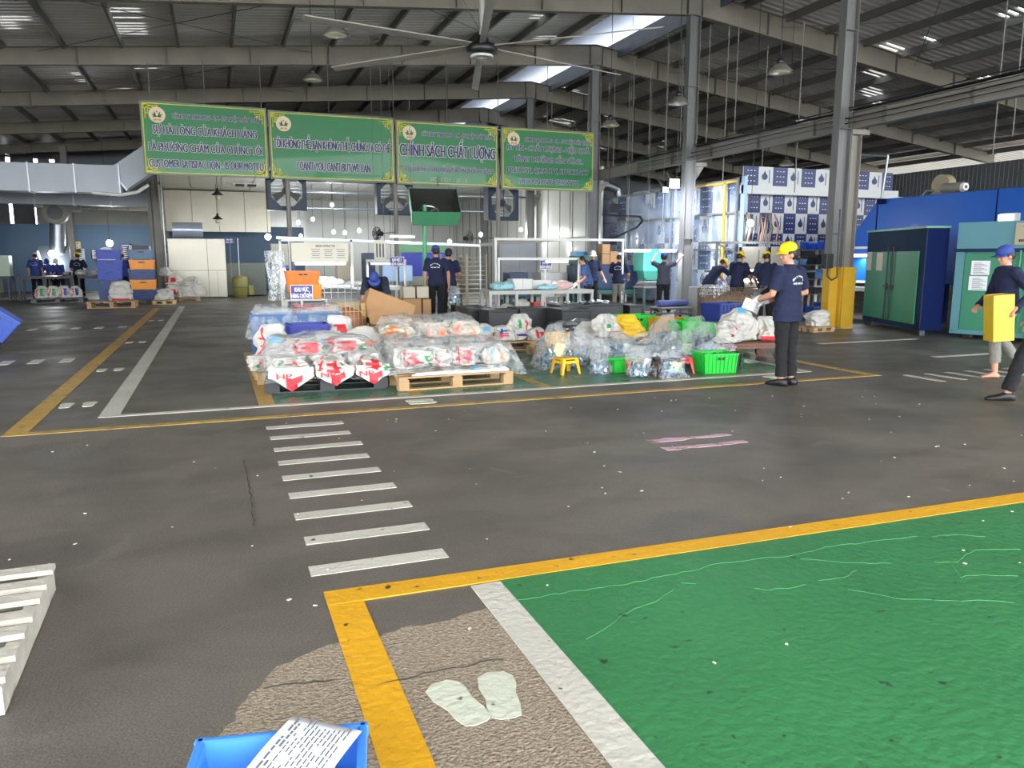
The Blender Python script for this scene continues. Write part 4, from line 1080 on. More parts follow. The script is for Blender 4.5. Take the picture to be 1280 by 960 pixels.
# loose flap skirts with red corners hanging over the pallet front
mb = MB(); 
M_flap = mat('woven_sack_flap', (196, 192, 186), .5, 0, .06, 8, .2, 60)
for c0, c1, hh in ((.48, .96, .16), (.98, 1.4, .12), (1.42, 1.8, .12)):
    y0 = 8.8 - (c0 - .5) * .06
    n = 8
    for i in range(n):
        a, b = i / n, (i + 1) / n; xa, xb = c0 + (c1 - c0) * a, c0 + (c1 - c0) * b
        za = .2 - hh * (1 - abs(2 * a - 1.0)); zb = .2 - hh * (1 - abs(2 * b - 1.0))
        for (t0, t1, m) in ((0, .45, M_flap), (.45, .8, M_red if 2 < i < 6 else M_flap), (.8, 1, M_red if i in (3, 4) else M_flap)):
            def P(x, z_, t_): return Vector((x + .02 * noise.noise(Vector((x * 9, t_ * 3, 1))), y0 - .05 - .05 * math.sin(t_ * 2) + .035 * noise.noise(Vector((x * 12, t_ * 4, 7))), .3 + (z_ - .3) * t_))
            mb.quadprism([P(xa, za, t0), P(xb, zb, t0), P(xb, zb, t1), P(xa, za, t1)], (0, .004, 0), m)
    put_text(mb, 'HP' if c0 < .9 else 'NP', .16, .06, frame_M(((c0 + c1) / 2 - .08, y0 - .12, .215), (1, 0, 0), (0, .3, 1)), M_red if c0 < .9 else M_red)
tag(mb.build('sack_apron', fix=False), 'white sack hems with red pointed corners hanging over the black pallet edge', 'sack cloth')
film_cover('plastic_film', .42, 1.86, 8.78, 9.98, lambda u, v: .52 + .1 * math.sin(PI * min(1, u * 1.1)) * math.sin(PI * v) - .14 * max(0, .35 - v) / .35, None, 'crumpled clear film draped over the sacks on the black pallet', 5, skirt=.26)
# standing printed sacks left/back of it
g2 = 'printed sacks standing behind the black pallet'
sack('tall white sack with red stripe, blue label and blue triangle, leftmost', .62, 9.98, .15, math.radians(6), .52, .3, .55, 'stand', ((.64, .68, .1, .9, M_red), (.72, .78, .58, .75, M_sky), (.70, .8, .3, .42, M_blu), (.82, .85, .35, .42, M_red)), 31, g2)
sack('low white sack lying before the tall printed one on the wooden pallet', .52, 9.72, .15, math.radians(15), .5, .4, .2, 'lie', ((.66, .7, .3, .7, M_red), (.6, .64, .2, .5, M_pgr)), 36, g2)
sack('white sack with sky blue label leaning right of the blue tubs', 1.34, 10.25, .004, math.radians(-8), .62, .36, .56, 'stand', ((.7, .77, .62, .82, M_sky), (.66, .69, .2, .6, M_ora)), 41, g2)
sack('cream sack with orange print behind the sky blue label sack', 1.85, 10.35, .004, math.radians(5), .6, .36, .6, 'stand', ((.72, .77, .5, .7, M_ora),), 42, g2)
sack('white sack with red letters standing at the back by the red basket', 1.55, 10.8, .004, 0, .46, .3, .72, 'stand', ((.72, .8, .5, .85, M_red),), 44, g2)
# blue tubs under film
crate('storage_tub', 'royal blue lidded tub standing between the printed sacks', 1.12, 10.7, .004, .05, .5, .4, .62, mat('royal_blue_plastic', (34, 44, 140), .4, 0, .05, 3), 'tub', None, handle=False)
for i in range(2):
    crate('storage_tub', f'blue tub wrapped in clear film, {("left", "right")[i]} of two in the back row', .72 + i * .62, 11.4, .004, .02, .58, .42, .72, mat('steel_blue_plastic', (58, 96, 140), .4, 0, .08, 3), 'tub', None, handle=False)
film_cover('plastic_film', .35, 1.75, 11.15, 11.7, lambda u, v: .8 + .03 * math.sin(u * 9), None, 'shiny clear film over the two blue tubs', 9, skirt=.42, nx=30, ny=14)

# wooden pallet with two layers of sacks
pallet('wooden_pallet', 'raw wooden pallet in front, under the film-wrapped sack pile', 2.55, 9.02, math.radians(2), 1.4, 1.0, .16, M_wood, 6)
g3 = 'wrapped white sacks with red print on the front wooden pallet'
for i in range(4):
    sack(f'white sack with red print, {("leftmost", "second from left", "third from left", "rightmost")[i]} of the front row on the wooden pallet', 2.06 + i * .37, 9.02 + .02 * i, .2, math.radians(90 + random.uniform(-8, 8)), .66, .4, .26, 'lie', (PR1, PR2, PR1, PR3)[i], 50 + i, g3)
g4 = 'wrapped cream sacks with orange print behind'
M_cream = mat('woven_sack_cream', (184, 176, 158), .55, 0, .08, 8, .25, 60)
pallet('wooden_pallet', 'wooden pallet hidden behind the front one, under the orange-print sacks', 2.7, 10.35, 0, 1.3, .95, .15, M_wood, 6)
for lay in range(2):
    for i in range(3):
        sack(f'cream sack with orange print, {("left", "middle", "right")[i]} of the {("lower", "upper")[lay]} layer behind', 2.22 + i * .46, 10.25 + .04 * i, .155 + lay * .23, math.radians(90 + random.uniform(-8, 8)), .62, .46, .26, 'lie', ((.68, .73, .35, .75, M_ora), (.8, .85, .3, .6, M_ora), (.61, .64, .4, .6, M_ora)), 60 + i + 4 * lay, g4, M_cream)
film_cover('plastic_film', 1.75, 3.5, 8.66, 9.7, lambda u, v: .46 + .06 * math.sin(PI * v) - .1 * max(0, u - .75) * 4 * .6, None, 'clear film over the front pallet of red-print sacks, trailing left', 12, skirt=.3)
film_cover('plastic_film', 2.0, 3.4, 9.9, 10.9, lambda u, v: .66 + .05 * math.sin(PI * v), None, 'clear film over the upper cream sacks with orange print', 15, skirt=.3)
# aluminium strips on pallet front
mb = MB(); M_alu = mat('aluminium_strip', (206, 208, 208), .25, .7, .05, 4)
for k in range(4): mb.box((2.62 + .03 * k, 8.56 + .05 * k, .175 + .008 * (k % 2)), (1.2 - .04 * k, .04, .018), M_alu, math.radians(2 + k))
tag(mb.build('aluminium_strips'), 'bundle of pale aluminium strips on the front edge of the wooden pallet', 'metal strips', kind='stuff')
o = MB().box((2.82, 8.6, .215), (.13, .09, .012), M_sky, .3).build('blue_tag'); tag(o, 'small sky blue tag lying on the aluminium strips', 'label')

# third pallet: sacks at the right back
pallet('wooden_pallet', 'wooden pallet with white sacks, before the black chests', 4.4, 12.1, math.radians(-3), 1.0, .8, .14)
g5 = 'white sacks on the pallet before the black chests'
sack('white sack with pale blue label, left on the pallet before the chests', 4.06, 12.0, .145, .2, .42, .34, .3, 'stand', ((.7, .76, .6, .8, M_sky), (.6, .9, .12, .2, M_red)), 71, g5)
sack('white sack with blue b and red print, centre on the pallet before the chests', 4.38, 11.88, .145, -.2, .44, .34, .27, 'stand', ((.7, .75, .5, .8, M_blu), (.7, .75, .25, .48, M_red)), 72, g5)
sack('tall white sack with green and red print, on the pallet before the chests', 4.72, 12.0, .145, .1, .46, .34, .44, 'stand', ((.7, .74, .45, .8, M_pgr), (.76, .79, .4, .75, M_red), (.66, .8, .15, .25, M_blu)), 73, g5)
sack('small slumped white sack at the right end before the chests', 4.92, 11.8, .145, .6, .34, .3, .22, 'stand', PR1, 75, g5)
# black chests
M_chest = mat('black_chest_board', (44, 45, 48), .45, 0, .2, 4)
def chest(lab, x, y, w, d, h, rz=0, txt=False, z=.004):
    t = thing('black_chest', lab, 'chest', (x, y, z), rz, 'black chests in a row')
    MB().box((0, 0, h * .46), (w, d, h * .92), M_chest).build('body', None, t, bevel=.01)
    MB().box((0, 0, h * .96), (w + .02, d + .02, h * .08), M_chest).build('lid', None, t, bevel=.008)
    mb = MB()
    for s in (-1, 1): mb.box((s * (w / 2 - .012), -d / 2 - .004, h * .46), (.024, .01, h * .9), M_blkp)
    mb.box((0, -d / 2 - .004, .02), (w, .012, .04), M_blkp)
    mb.build('edge_rail', None, t)
    if txt: mb = MB(); [mb.box((-.2 + .045 * q_, -d / 2 - .012, h * .54), (.034, .003, .045 - .012 * (q_ % 3)), mat('yellow_print', (214, 176, 40), .6, 0, 0)) for q_ in range(10)]; [mb.box((.04 + .035 * q_, -d / 2 - .012, h * .42), (.025, .003, .025), mat('yellow_print', (214, 176, 40), .6, 0, 0)) for q_ in range(5)]; mb.build('yellow_letters', None, t)
    return t
chest('long black chest at the left end, set back', 4.95, 15.3, .5, .9, .5)
chest('black chest second from left, nearer the camera', 5.15, 14.3, .6, .6, .5)
chest('black chest third in the row, behind the tall white sack', 5.85, 14.3, .75, .7, .52)
chest('wide black chest in the middle of the row', 6.3, 13.5, .6, .7, .54, 0)
chest('black chest with yellow lettering', 6.75, 14.5, .62, .7, .55, 0, True)
chest('black chest right of the yellow lettering', 7.5, 14.6, .78, .7, .56)
chest('narrow black chest closing the right end of the row', 8.15, 14.5, .3, .7, .52)
mb = MB(); random.seed(3)
for i in range(26): mb.box((random.uniform(6.4, 7.9), random.uniform(14.35, 14.9), .585), (random.uniform(.05, .16), random.uniform(.02, .05), .03), mat('foil_scrap', (190, 200, 208), .2, .6, .1, 10), (random.uniform(-.3, .3), random.uniform(-.3, .3), random.uniform(0, 3)))
tag(mb.build('metal_scraps'), 'shiny metal scraps scattered on the lids of the black chests', 'scraps', kind='stuff')
# grey chest with foil on it
t = chest('grey box with crumpled foil on its lid, before the black chests', 5.95, 12.25, 1.0, .5, .36)
film_cover('foil_sheet', 5.5, 6.55, 11.98, 12.55, lambda u, v: .4, None, 'crumpled silver foil spread over the grey box', 19, mat('crumpled_foil', (196, 198, 200), .15, .7, .1, 8, 1, 20), .12, 'foil', 26, 14)
# wooden planks / low pallet under the clear bags
pallet('wooden_pallet', 'low wooden pallet behind the yellow stool under clear bags', 5.0, 10.9, .05, .95, .7, .13, M_wood)
crate('small_basket', 'small yellow basket on the planks behind the yellow stool', 5.15, 11.45, .004, .1, .3, .22, .3, M_yelp, 'basket', None, True, fill=None)
# clear plastic bags ------------------------------------------------
random.seed(77)
clear_bag('clear bag with blue pieces and yellow slip, far left of the bag heap', 4.2, 9.52, .1, .46, .34, .62, .45, 1, paper='yellow')
clear_bag('clear bag slumped right of the leftmost one', 4.62, 9.75, -.3, .38, .3, .5, .4, 2)
clear_bag('limp clear bag before the yellow stool with pieces at its foot', 4.62, 8.92, .2, .32, .26, .5, .38, 3, lean=-.1)
clear_bag('clear bag lying low with a pale disc, left of the green tray', 5.0, 8.55, .3, .42, .3, .4, .45, 4, paper='white')
clear_bag('clear bag with large yellow-white slip before the red basket', 5.28, 8.3, -.1, .42, .3, .36, .6, 5, paper='green')
spots = [(5.05, 10.2, .5, .58, 'behind the small green tray'), (5.5, 10.05, .52, .62, 'in the middle of the heap, left part'), (5.9, 9.85, .55, .6, 'in the middle of the heap, centre'), (6.3, 9.7, .55, .64, 'in the middle of the heap, right part'), (6.75, 9.55, .52, .82, 'tall, at the right of the heap'), (6.45, 10.3, .5, .95, 'tallest pointed one at the back'), (5.75, 10.6, .5, .6, 'at the back under the yellow sack'), (7.0, 10.2, .5, .9, 'twisted upright one by the green crate'),
         (6.1, 9.2, .5, .42, 'low at the front behind the black stool'), (5.65, 9.4, .46, .4, 'low at the front behind the red basket'), (6.35, 8.98, .36, .55, 'standing over the front green crate'), (6.05, 10.9, .45, .5, 'at the back centre'), (5.35, 9.25, .4, .45, 'at the front left'), (6.7, 9.1, .4, .5, 'in front of the trolley')]
for i, (x, y, w, h, lab) in enumerate(spots):
    clear_bag('clear bag of shiny pieces, ' + lab, x, y, random.uniform(-.6, .6), w, w * .8, h * .64 + .04, random.uniform(.45, .7), 10 + i, paper=(None, 'white', None, 'green')[i % 4], lean=random.uniform(-.12, .12))
g6 = 'sacks among the clear bags'
sack('crumpled white sack behind the left clear bags', 5.55, 11.1, .004, .1, .5, .4, .5, 'stand', (), 81, g6)
sack('white sack with green logo and red line among the clear bags', 5.55, 10.55, .3, .3, .44, .34, .36, 'stand', ((.68, .74, .4, .6, M_pgr), (.74, .84, .2, .26, M_red)), 83, g6)
sack('bright yellow sack slumped over the clear bag heap', 6.2, 11.0, .2, -.3, .56, .42, .4, 'stand', (), 86, None, mat('yellow_sack', (232, 188, 48), .55, 0, .08, 6, .2, 40), name='yellow_sack')
# green crates at back
def parts_crate(lab, x, y, w, d, h, m, rz=0, z=.004, grp=None): return crate('plastic_crate', lab, x, y, z, rz, w, d, h, m, 'crate', grp, fill=M_parts, ribs=8)
ge = 'bright green plastic crates'
parts_crate('green crate at the left end of the back row', 7.05, 12.35, .62, .46, .3, M_grnp, .02, .18, ge)
crate('plastic_crate', 'yellow-brown slotted crate between the green crates', 7.5, 12.0, .15, .05, .5, .4, .3, mat('ochre_plastic', (200, 144, 40), .45, 0, .1, 4), 'crate', None, True, fill=M_parts)
parts_crate('long green crate right of the ochre crate', 8.1, 11.95, .74, .5, .32, M_grnp, .04, .1, ge)
parts_crate('green crate filled with metal pieces before the blue box', 7.55, 11.2, .62, .48, .34, M_grnp, -.1, .1, ge)
parts_crate('green crate half hidden by the trolley sacks', 8.1, 11.0, .6, .48, .32, M_grnp, .1, .1, ge)
t = parts_crate('green crate at the front right corner of the heap', 6.13, 8.55, .46, .36, .26, M_grnp, math.radians(-8), .004, ge)
crate('plastic_crate', 'small green tray behind the low clear bags', 5.05, 9.05, .004, .1, .5, .3, .16, M_grnp, 'crate', ge, ribs=5)
t = pallet('wooden_pallet', 'pallet carrying the back row of green crates', 7.7, 11.9, 0, 1.9, .9, .1)
t = crate('small_basket', 'red-orange slotted basket before the clear bags', 5.2, 8.78, .004, math.radians(-5), .42, .3, .17, mat('red_orange_plastic', (214, 74, 52), .4, 0, .06, 3), 'basket', None, True)
stool('small yellow stool among the clear bags', 4.22, 9.12, .2, M_yelp, 1.0)
stool('low black stool in front of the heap', 5.3, 8.42, -.1, M_blkp, 1.15)
stool('low red stool right of the black stool', 5.62, 8.6, .1, M_redp, 1.0)
crate('plastic_crate', 'black box behind the front green crate', 6.6, 8.95, .004, 0, .3, .3, .2, M_blkp, 'crate', None)
crate('plastic_crate', 'navy crate on a green one behind the white trolley sacks', 8.0, 10.95, .43, .15, .62, .46, .32, mat('navy_plastic', (40, 56, 120), .4, 0, .1, 4), 'crate', None, ribs=8, fill=M_parts)
# flat trolley with sacks
M_rust = mat('trolley_brown_board', (112, 78, 64), .7, 0, .2, 5)
tr = thing('platform_trolley', 'brown flat trolley with small wheels carrying white sacks', 'trolley', (7.3, 9.45, .004), math.radians(-8))
MB().box((0, 0, .26), (1.15, .75, .035), M_rust).build('deck', None, tr, bevel=.005)
MB().box((0, -.34, .225), (1.1, .04, .05), M_rust).box((0, .34, .225), (1.1, .04, .05), M_rust).box((-.3, 0, .215), (.05, .7, .04), M_rust).box((.3, 0, .215), (.05, .7, .04), M_rust).build('frame', None, tr)
for sx, sy in ((-.42, -.26), (.42, -.26), (-.42, .26), (.42, .26)):
    w_ = MB(); w_.cyl((sx, sy - .025, .085), (sx, sy + .025, .085), .085, m=M_rust, n=20); wo = w_.build('wheel', None, tr)
    mb = MB(); mb.box((sx, sy, .17), (.07, .09, .1), M_steel); mb.build('caster_fork', None, wo)
g7 = 'white sacks on the brown trolley'
sack('tall white sack with sky blue tape on top, centre of the trolley', 7.22, 9.5, .285, .1, .6, .46, .5, 'stand', ((.68, .76, .82, .98, M_sky), (.62, .68, .0, .1, M_pgr), (.75, .8, .0, .1, M_pgr)), 91, g7)
sack('white sack with faint red letters leaning at the left end of the trolley', 6.9, 9.3, .285, .5, .42, .36, .34, 'stand', ((.6, .66, .3, .4, M_red), (.7, .73, .6, .8, M_red)), 92, g7)
sack('white sack with red crescent and orange mark at the right end of the trolley', 7.68, 9.38, .285, -.2, .5, .42, .36, 'stand', ((.6, .86, .06, .22, M_red), (.66, .69, .4, .6, M_ora)), 93, g7)
# boxes and baskets behind
M_card = mat('cardboard', (172, 132, 92), .8, 0, .1, 5, .1, 30)
def carton(name, lab, x, y, z, w, d, h, rot=0, open_=True, m=M_card):
    t = thing(name, lab, 'cardboard box', (x, y, z)); t.rotation_euler = rot if isinstance(rot, tuple) else (0, 0, rot)
    mb = MB(); tk = .008
    for s in (-1, 1): mb.box((s * (w / 2 - tk / 2), 0, h / 2), (tk, d, h), m); mb.box((0, s * (d / 2 - tk / 2), h / 2), (w, tk, h), m)
    mb.box((0, 0, tk / 2), (w, d, tk), m); mb.build('body', None, t)
    if open_:
        for s in (-1, 1):
            MB().quadprism([Vector((-w / 2, s * d / 2, h)), Vector((w / 2, s * d / 2, h)), Vector((w / 2, s * (d / 2 + d * .3), h + .1 * (1.5 if s > 0 else .2))), Vector((-w / 2, s * (d / 2 + d * .3), h + .1 * (1.5 if s > 0 else .2)))], (0, 0, -.006), m).build('flap', None, t)
    else:
        MB().box((0, 0, h), (w, d, .01), m).build('lid', None, t); MB().box((0, 0, h + .006), (.05, d, .003), M_cream).build('tape', None, t)
    return t
carton('cardboard_box', 'tilted flattened carton held by the stooping man', 2.62, 13.1, .35, .85, .3, .5, (math.radians(-18), math.radians(22), 0), False)
carton('cardboard_box', 'open carton with its flap up, under the tilted one', 2.45, 11.9, .15, .5, .4, .34, -.1)
carton('cardboard_box', 'tall brown carton standing by the walking man', YP(512, 370, 17).x, 17.0, .004, .42, .5, .6, 0, False)
carton('cardboard_box', 'brown carton with dark print beside the tall one', YP(529, 370, 17).x + .02, 17.0, .004, .2, .5, .58, 0, False)
for i in range(2): carton('cardboard_box', f'pale small carton on the {("left", "right")[i]} brown carton', YP(513, 370, 17).x - .06 + i * .3, 17.0, .61, .28, .34, .25, 0, False, mat('pale_carton', (190, 180, 160), .8, 0, .06, 4))
pallet('wooden_pallet', 'pallet under the open carton by the stooping man', 2.6, 12.0, 0, .9, .8, .14)
def mesh_basket(name, lab, x, y, z, rz, w, d, h, m, fill=None, wire=.012, nx=8, nz=6, cat='basket', feet=True):
    t = thing(name, lab, cat, (x, y, z), rz)
    mb = MB()
    for s in (-1, 1):
        for k in range(nx + 1):
            xx = -w / 2 + w * k / nx; mb.bar((xx, s * d / 2, .05), (xx, s * d / 2, h), wire, wire, m)
        for k in range(nz + 1): mb.bar((-w / 2, s * d / 2, .05 + (h - .05) * k / nz), (w / 2, s * d / 2, .05 + (h - .05) * k / nz), wire, wire, m)
        n2 = max(3, int(nx * d / w))
        for k in range(n2 + 1): yy = -d / 2 + d * k / n2; mb.bar((s * w / 2, yy, .05), (s * w / 2, yy, h), wire, wire, m)
        for k in range(nz + 1): mb.bar((s * w / 2, -d / 2, .05 + (h - .05) * k / nz), (s * w / 2, d / 2, .05 + (h - .05) * k / nz), wire, wire, m)
    mb.build('mesh_sides', None, t)
    mb = MB(); mb.box((0, 0, .04), (w, d, .03), m)
    for sx in (-1, 1):
        for sy in (-1, 1): mb.box((sx * (w / 2 - .03), sy * (d / 2 - .03), .02), (.05, .05, .04), m)
    mb.build('base', None, t)
    if fill:
        mb = MB(); mb.ell((0, 0, h * .48), (w * .47, d * .46, h * .44), fill, 20, 12)
        for v in mb.v: k = 1 + .12 * fab_noise(v, 9, x); v.x = max(-w * .475, min(w * .475, v.x * 1.25 * k)); v.y = max(-d * .47, min(d * .47, v.y * 1.25 * k)); v.z = max(.06, v.z)
        o = mb.build('contents', None, t); o['kind'] = 'stuff'
    return t
mesh_basket('wire_basket', 'red mesh basket with white film, left of the yellow mesh basket', 1.42, 13.0, .004, 0, .52, .5, .72, mat('red_wire', (196, 70, 84), .5), mat('reddish_white_bags', (206, 150, 150), .5, 0, .4, 12))
mesh_basket('wire_basket', 'yellow-tan mesh basket with pink goods', 1.98, 12.75, .004, 0, .52, .5, .76, mat('tan_wire', (196, 156, 90), .5), mat('pink_brown_goods', (176, 120, 104), .6, 0, .4, 10))
mesh_basket('wire_cage', 'tall grey wire cage behind the red and yellow baskets', 2.3, 16.4, .004, 0, 1.9, .9, .95, M_galv, mat('grey_white_goods', (176, 176, 172), .6, 0, .45, 6), .014, 14, 6, 'cage')
# orange bin and area sign
crate('plastic_crate', 'upper orange crate of two behind the purple area sign', 1.6, 15.9, .98, 0, .62, .45, .26, mat('deep_orange_plastic', (240, 120, 30), .4, 0, .06, 3), 'crate', None, ribs=4)
crate('plastic_crate', 'lower yellow-orange crate of two behind the purple area sign', 1.64, 15.9, .7, 0, .6, .45, .28, M_orap, 'crate', None, ribs=4)
def crate_stand(x, y, w, d, h, lab):
    t = thing('low_stand', lab, 'stand', (x, y, .004)); MB().box((0, 0, h - .015), (w, d, .03), M_white).build('top', None, t)
    for sx in (-1, 1):
        for sy in (-1, 1): MB().box((sx * (w / 2 - .02), sy * (d / 2 - .02), h / 2 - .02), (.035, .035, h - .03), M_white).build('leg', None, t)
    return t
crate_stand(1.64, 15.9, .8, .55, .69, 'white stand under the two orange crates')
def area_sign(x, y, z, w, h, lines, lab, base_h, rz=0, m_post=M_white):
    t = thing('area_sign', lab, 'sign', (x, y, .004), rz)
    MB().box((0, 0, z + h / 2), (w, .02, h), mat('sign_purple', (70, 62, 138), .5, 0, .05, 3)).build('plate', None, t)
    mb = MB(); 
    for i, l in enumerate(lines): put_text(mb, l, w * (.62 if i == 0 and len(lines) > 1 else .9), h * .3, frame_M((0, -.013, z + h * (.7 - .42 * i)), (1, 0, 0), (0, 0, 1)), M_ltext, None)
    mb.build('lettering', None, t, fix=False)
    mb = MB()
    for s in (-1, 1): mb.box((0, -.011, z + h / 2 + s * (h / 2 - .008)), (w, .004, .01), M_ltext); mb.box((s * (w / 2 - .008), -.011, z + h / 2), (.01, .004, h), M_ltext)
    mb.build('white_border', None, t)
    MB().cyl((0, .03, .02), (0, .03, z + h), .022, m=m_post).build('stand_pole', None, t)
    MB().box((0, .03, .01), (.32, .32, .02), m_post).build('stand_base', None, t)
    return t
p = YP(377, 364, 14.6); area_sign(p.x, 14.6, p.z - .16, .4, .27, ('KHU VỰC', 'HÀNG CHỜ KIỂM'), 'purple sign before orange crates reading KHU VỰC HÀNG CHỜ KIỂM', 0)
p = YP(496, 327, 19.5); area_sign(p.x, 19.5, p.z - .14, .38, .26, ('KHU VỰC 2', 'KIỂM HÀNG'), 'purple area sign left of the green hood stand', 0)
p = YP(682, 330, 19.0); area_sign(p.x, 19.0, p.z - .14, .34, .24, ('KHU VỰC 1', 'KIỂM HÀNG'), 'purple area sign above the worker at the pale table', 0)
# ================================================================ LARGE BLUE HOUSING, CABINETS ON THE RIGHT
M_bigblue = mat('big_blue_paint', (18, 84, 172), .42, 0, .08, 1.2, coat=.1); M_dkblue = mat('dark_blue_paint', (10, 24, 66), .8, 0, .1, 1, spec=.1)
M_cab = mat('cabinet_green', (54, 128, 98), .42, 0, .14, 2.5); M_cabn = mat('cabinet_navy', (30, 50, 74), .75, 0, .25, 2, spec=.15); M_teal = mat('container_teal', (86, 136, 146), .45, 0, .1, 2)
bh = thing('machine_enclosure', 'huge bright blue enclosure with sloping end behind the green cabinets', 'enclosure', (15.5, 16.2, 0))
mb = MB()   # outline in YZ extruded along X; sloping far end; long side along Y
out = [(0, .9), (0, 1.75), (-1.05, 2.93), (-13, 2.93), (-13, .9)]
n = len(out)
vs = [(0, y, z) for y, z in out] + [(3.2, y, z) for y, z in out]
mb.add(vs, [tuple(range(n)), tuple(range(n, 2 * n))[::-1]] + [(i, (i + 1) % n, n + (i + 1) % n, n + i) for i in range(n)], M_bigblue)
mb.build('body', None, bh, bevel=.02)
mb = MB()
for k in range(1, 4): mb.bb(-.012, 0, -1.05 - 3.2 * k, -1.03 - 3.2 * k, .9, 2.93, M_dkblue)
mb.bb(-.015, 0, -1.06, -1.04, .9, 2.92, M_dkblue); mb.build('seam', None, bh)
for k in range(5): MB().bb(.1, .22, -.1 - 3 * k, .02 - 3 * k, 0, .92, M_dkblue).build('leg', None, bh)
MB().bb(-.03, .02, -1.2, .02, .86, .92, M_white).build('lower_trim', None, bh); MB().bb(-.03, .02, -1.0, .0, 1.72, 1.78, M_white).build('upper_trim', None, bh)
tb = thing('tube_lamp', 'lit tube lamp under the sloping end of the blue enclosure', 'lamp', (15.2, 15.5, 1.55)); MB().cyl((0, -.45, 0), (0, .45, 0), .03, m=M_tube).build('tube', None, tb); MB().bb(-.04, .04, -.5, .5, .03, .06, M_white).build('housing', None, tb)
area_light('tube_light', (15.0, 15.5, 1.48), .9, 25, (.95, .98, 1), (0, 0, 0), .1)
# blower on top
b_ = XP(1180, 229, 15.9); t = thing('roof_blower', 'grey blower and motor on top of the blue enclosure', 'blower', (15.9, b_.y, 2.94))
mb = MB(); mb.cyl((-.12, 0, .22), (.1, 0, .22), .24, m=mat('blower_beige', (150, 140, 112), .5), n=24); mb.box((0, 0, .03), (.3, .4, .06), M_steel); mb.build('housing', None, t)
mb = MB(); mb.cyl((-.12, -.1, .14), (-.14, -.62, .12), .11, m=M_steel, n=18); mb.cyl((-.14, -.62, .12), (-.145, -.7, .12), .085, m=M_white, n=18); mb.cyl((-.145, -.7, .12), (-.146, -.705, .12), .04, m=M_black, n=12); mb.build('motor', None, t)
mb = MB(); mb.tube([(-.1, .1, .1), (-.2, .3, .1), (-.25, .4, -.05)], .02, M_galv); mb.build('hose', None, t)
t = thing('bulkhead_lamp', 'small lit lamp on the blue enclosure above the beige notice', 'lamp', XP(1257, 272, 15.3)); MB().bb(-.06, .19, -.14, .14, -.07, .07, mat('lamp_plate', (230, 230, 220), .4, 0, 0, emit=(255, 250, 230), es=1.2)).build('lens', None, t, bevel=.02); MB().bb(.05, .2, -.17, .17, -.09, .09, M_white).build('housing', None, t)
mb = MB(); mb.tube([XP(1102, 248, 15.4), XP(1110, 195, 15.4), XP(1085, 195, 15.4) + Vector((0, .4, .1))], .03, M_galv); mb.box(XP(1102, 252, 15.45), (.12, .2, .12), M_dkblue); tag(mb.build('galvanised_pipe'), 'thin galvanised pipe rising from the blue enclosure', 'pipe')
# left green cabinet
cx, cy = (13.76 + 12.67) / 2, (13.66 + 11.14) / 2; cr = math.atan2(11.14 - 13.66, 12.67 - 13.76)
cab = thing('electric_cabinet', 'green double-door cabinet with navy surround, left of the larger one', 'cabinet', (cx, cy, .004), cr)
# local x runs along the front (towards camera), local +y points? front faces -X world
fl = 2.72
mb = MB(); mb.bb(-fl / 2, fl / 2, .02, .42, .1, 2.05, M_dkblue); mb.build('body', None, cab)
mb = MB(); mb.bb(-fl / 2, fl / 2, 0, .02, 1.6, 2.05, M_cabn); mb.bb(-fl / 2, -fl / 2 + .06, 0, .02, .1, 1.6, M_cabn); mb.bb(fl / 2 - .2, fl / 2, 0, .02, .1, 1.6, M_cabn); mb.bb(-fl / 2, fl / 2, 0, .02, .1, .2, M_cabn); mb.bb(-fl / 2 - .02, fl / 2 + .02, -.03, .44, 2.05, 2.09, M_cab); mb.build('navy_surround', None, cab)
for a, b, hx in ((-fl / 2 + .06, -.05, -.16), (.0, fl / 2 - .2, .08)):
    d_ = MB().bb(a + .01, b - .01, -.03, 0, .2, 1.62, M_cab).build('door', None, cab, bevel=.006); d_['label'] = 'green steel door'
    MB().bb(hx - .04, hx + .04, -.05, -.03, .82, .96, M_black).build('lock', None, d_)
    mb = MB(); mb.cyl((hx + .03, -.06, .22), (hx + .03, -.06, 1.72), .014, m=M_black, n=6); mb.box((hx, -.05, .9), (.2, .03, .05), M_black); mb.build('bar', None, d_)
for a, w_ in ((-fl / 2 + .12, .24), (-fl / 2 + .62, .3)): MB().bb(a, a + w_, -.036, -.031, 1.22, 1.62 if w_ < .28 else 1.6, mat('aged_paper', (208, 200, 180), .8, 0, .1, 5)).build('paper_notice', None, cab)
for sx in (-1, 1): MB().bb(sx * (fl / 2 - .1) - .05, sx * (fl / 2 - .1) + .05, .04, .14, 0, .1, M_black).build('foot', None, cab)
# right container
con = thing('steel_container', 'large teal-framed container with green double doors at the right', 'container', (13.04, 10.78, .004), math.radians(-76.6))
L_ = 3.4
mb = MB(); mb.bb(0, L_, .05, 1.55, .12, 2.14, M_teal); mb.build('body', None, con)
mb = MB(); mb.bb(0, L_, -.01, .05, 1.62, 2.14, M_teal); mb.bb(0, .16, -.01, .05, .12, 1.62, M_teal); mb.bb(0, L_, -.01, .05, .08, .16, M_teal); mb.bb(-.02, L_, -.05, .02, 1.6, 1.66, M_cabn); mb.build('frame', None, con)
for a, b in ((.17, 1.18), (1.36, 2.7)):
    d_ = MB().bb(a, b, -.02, .04, .16, 1.58, M_cab).build('door', None, con, bevel=.006); d_['label'] = 'green steel door'
    hx = b - .06 if a < 1 else a - .04
    mb = MB(); mb.cyl((hx, -.06, .1), (hx, -.06, 1.62), .022, m=M_cab, n=8); mb.build('locking_bar', None, d_)
mb = MB(); mb.bb(1.18, 1.36, -.0, .04, .16, 1.58, M_cab); mb.build('centre_strip', None, con)
mb = MB(); mb.bb(.3, .62, -.03, -.022, 1.18, 1.44, M_paper); mb.bb(.28, .6, -.03, -.022, .9, 1.16, M_paper)
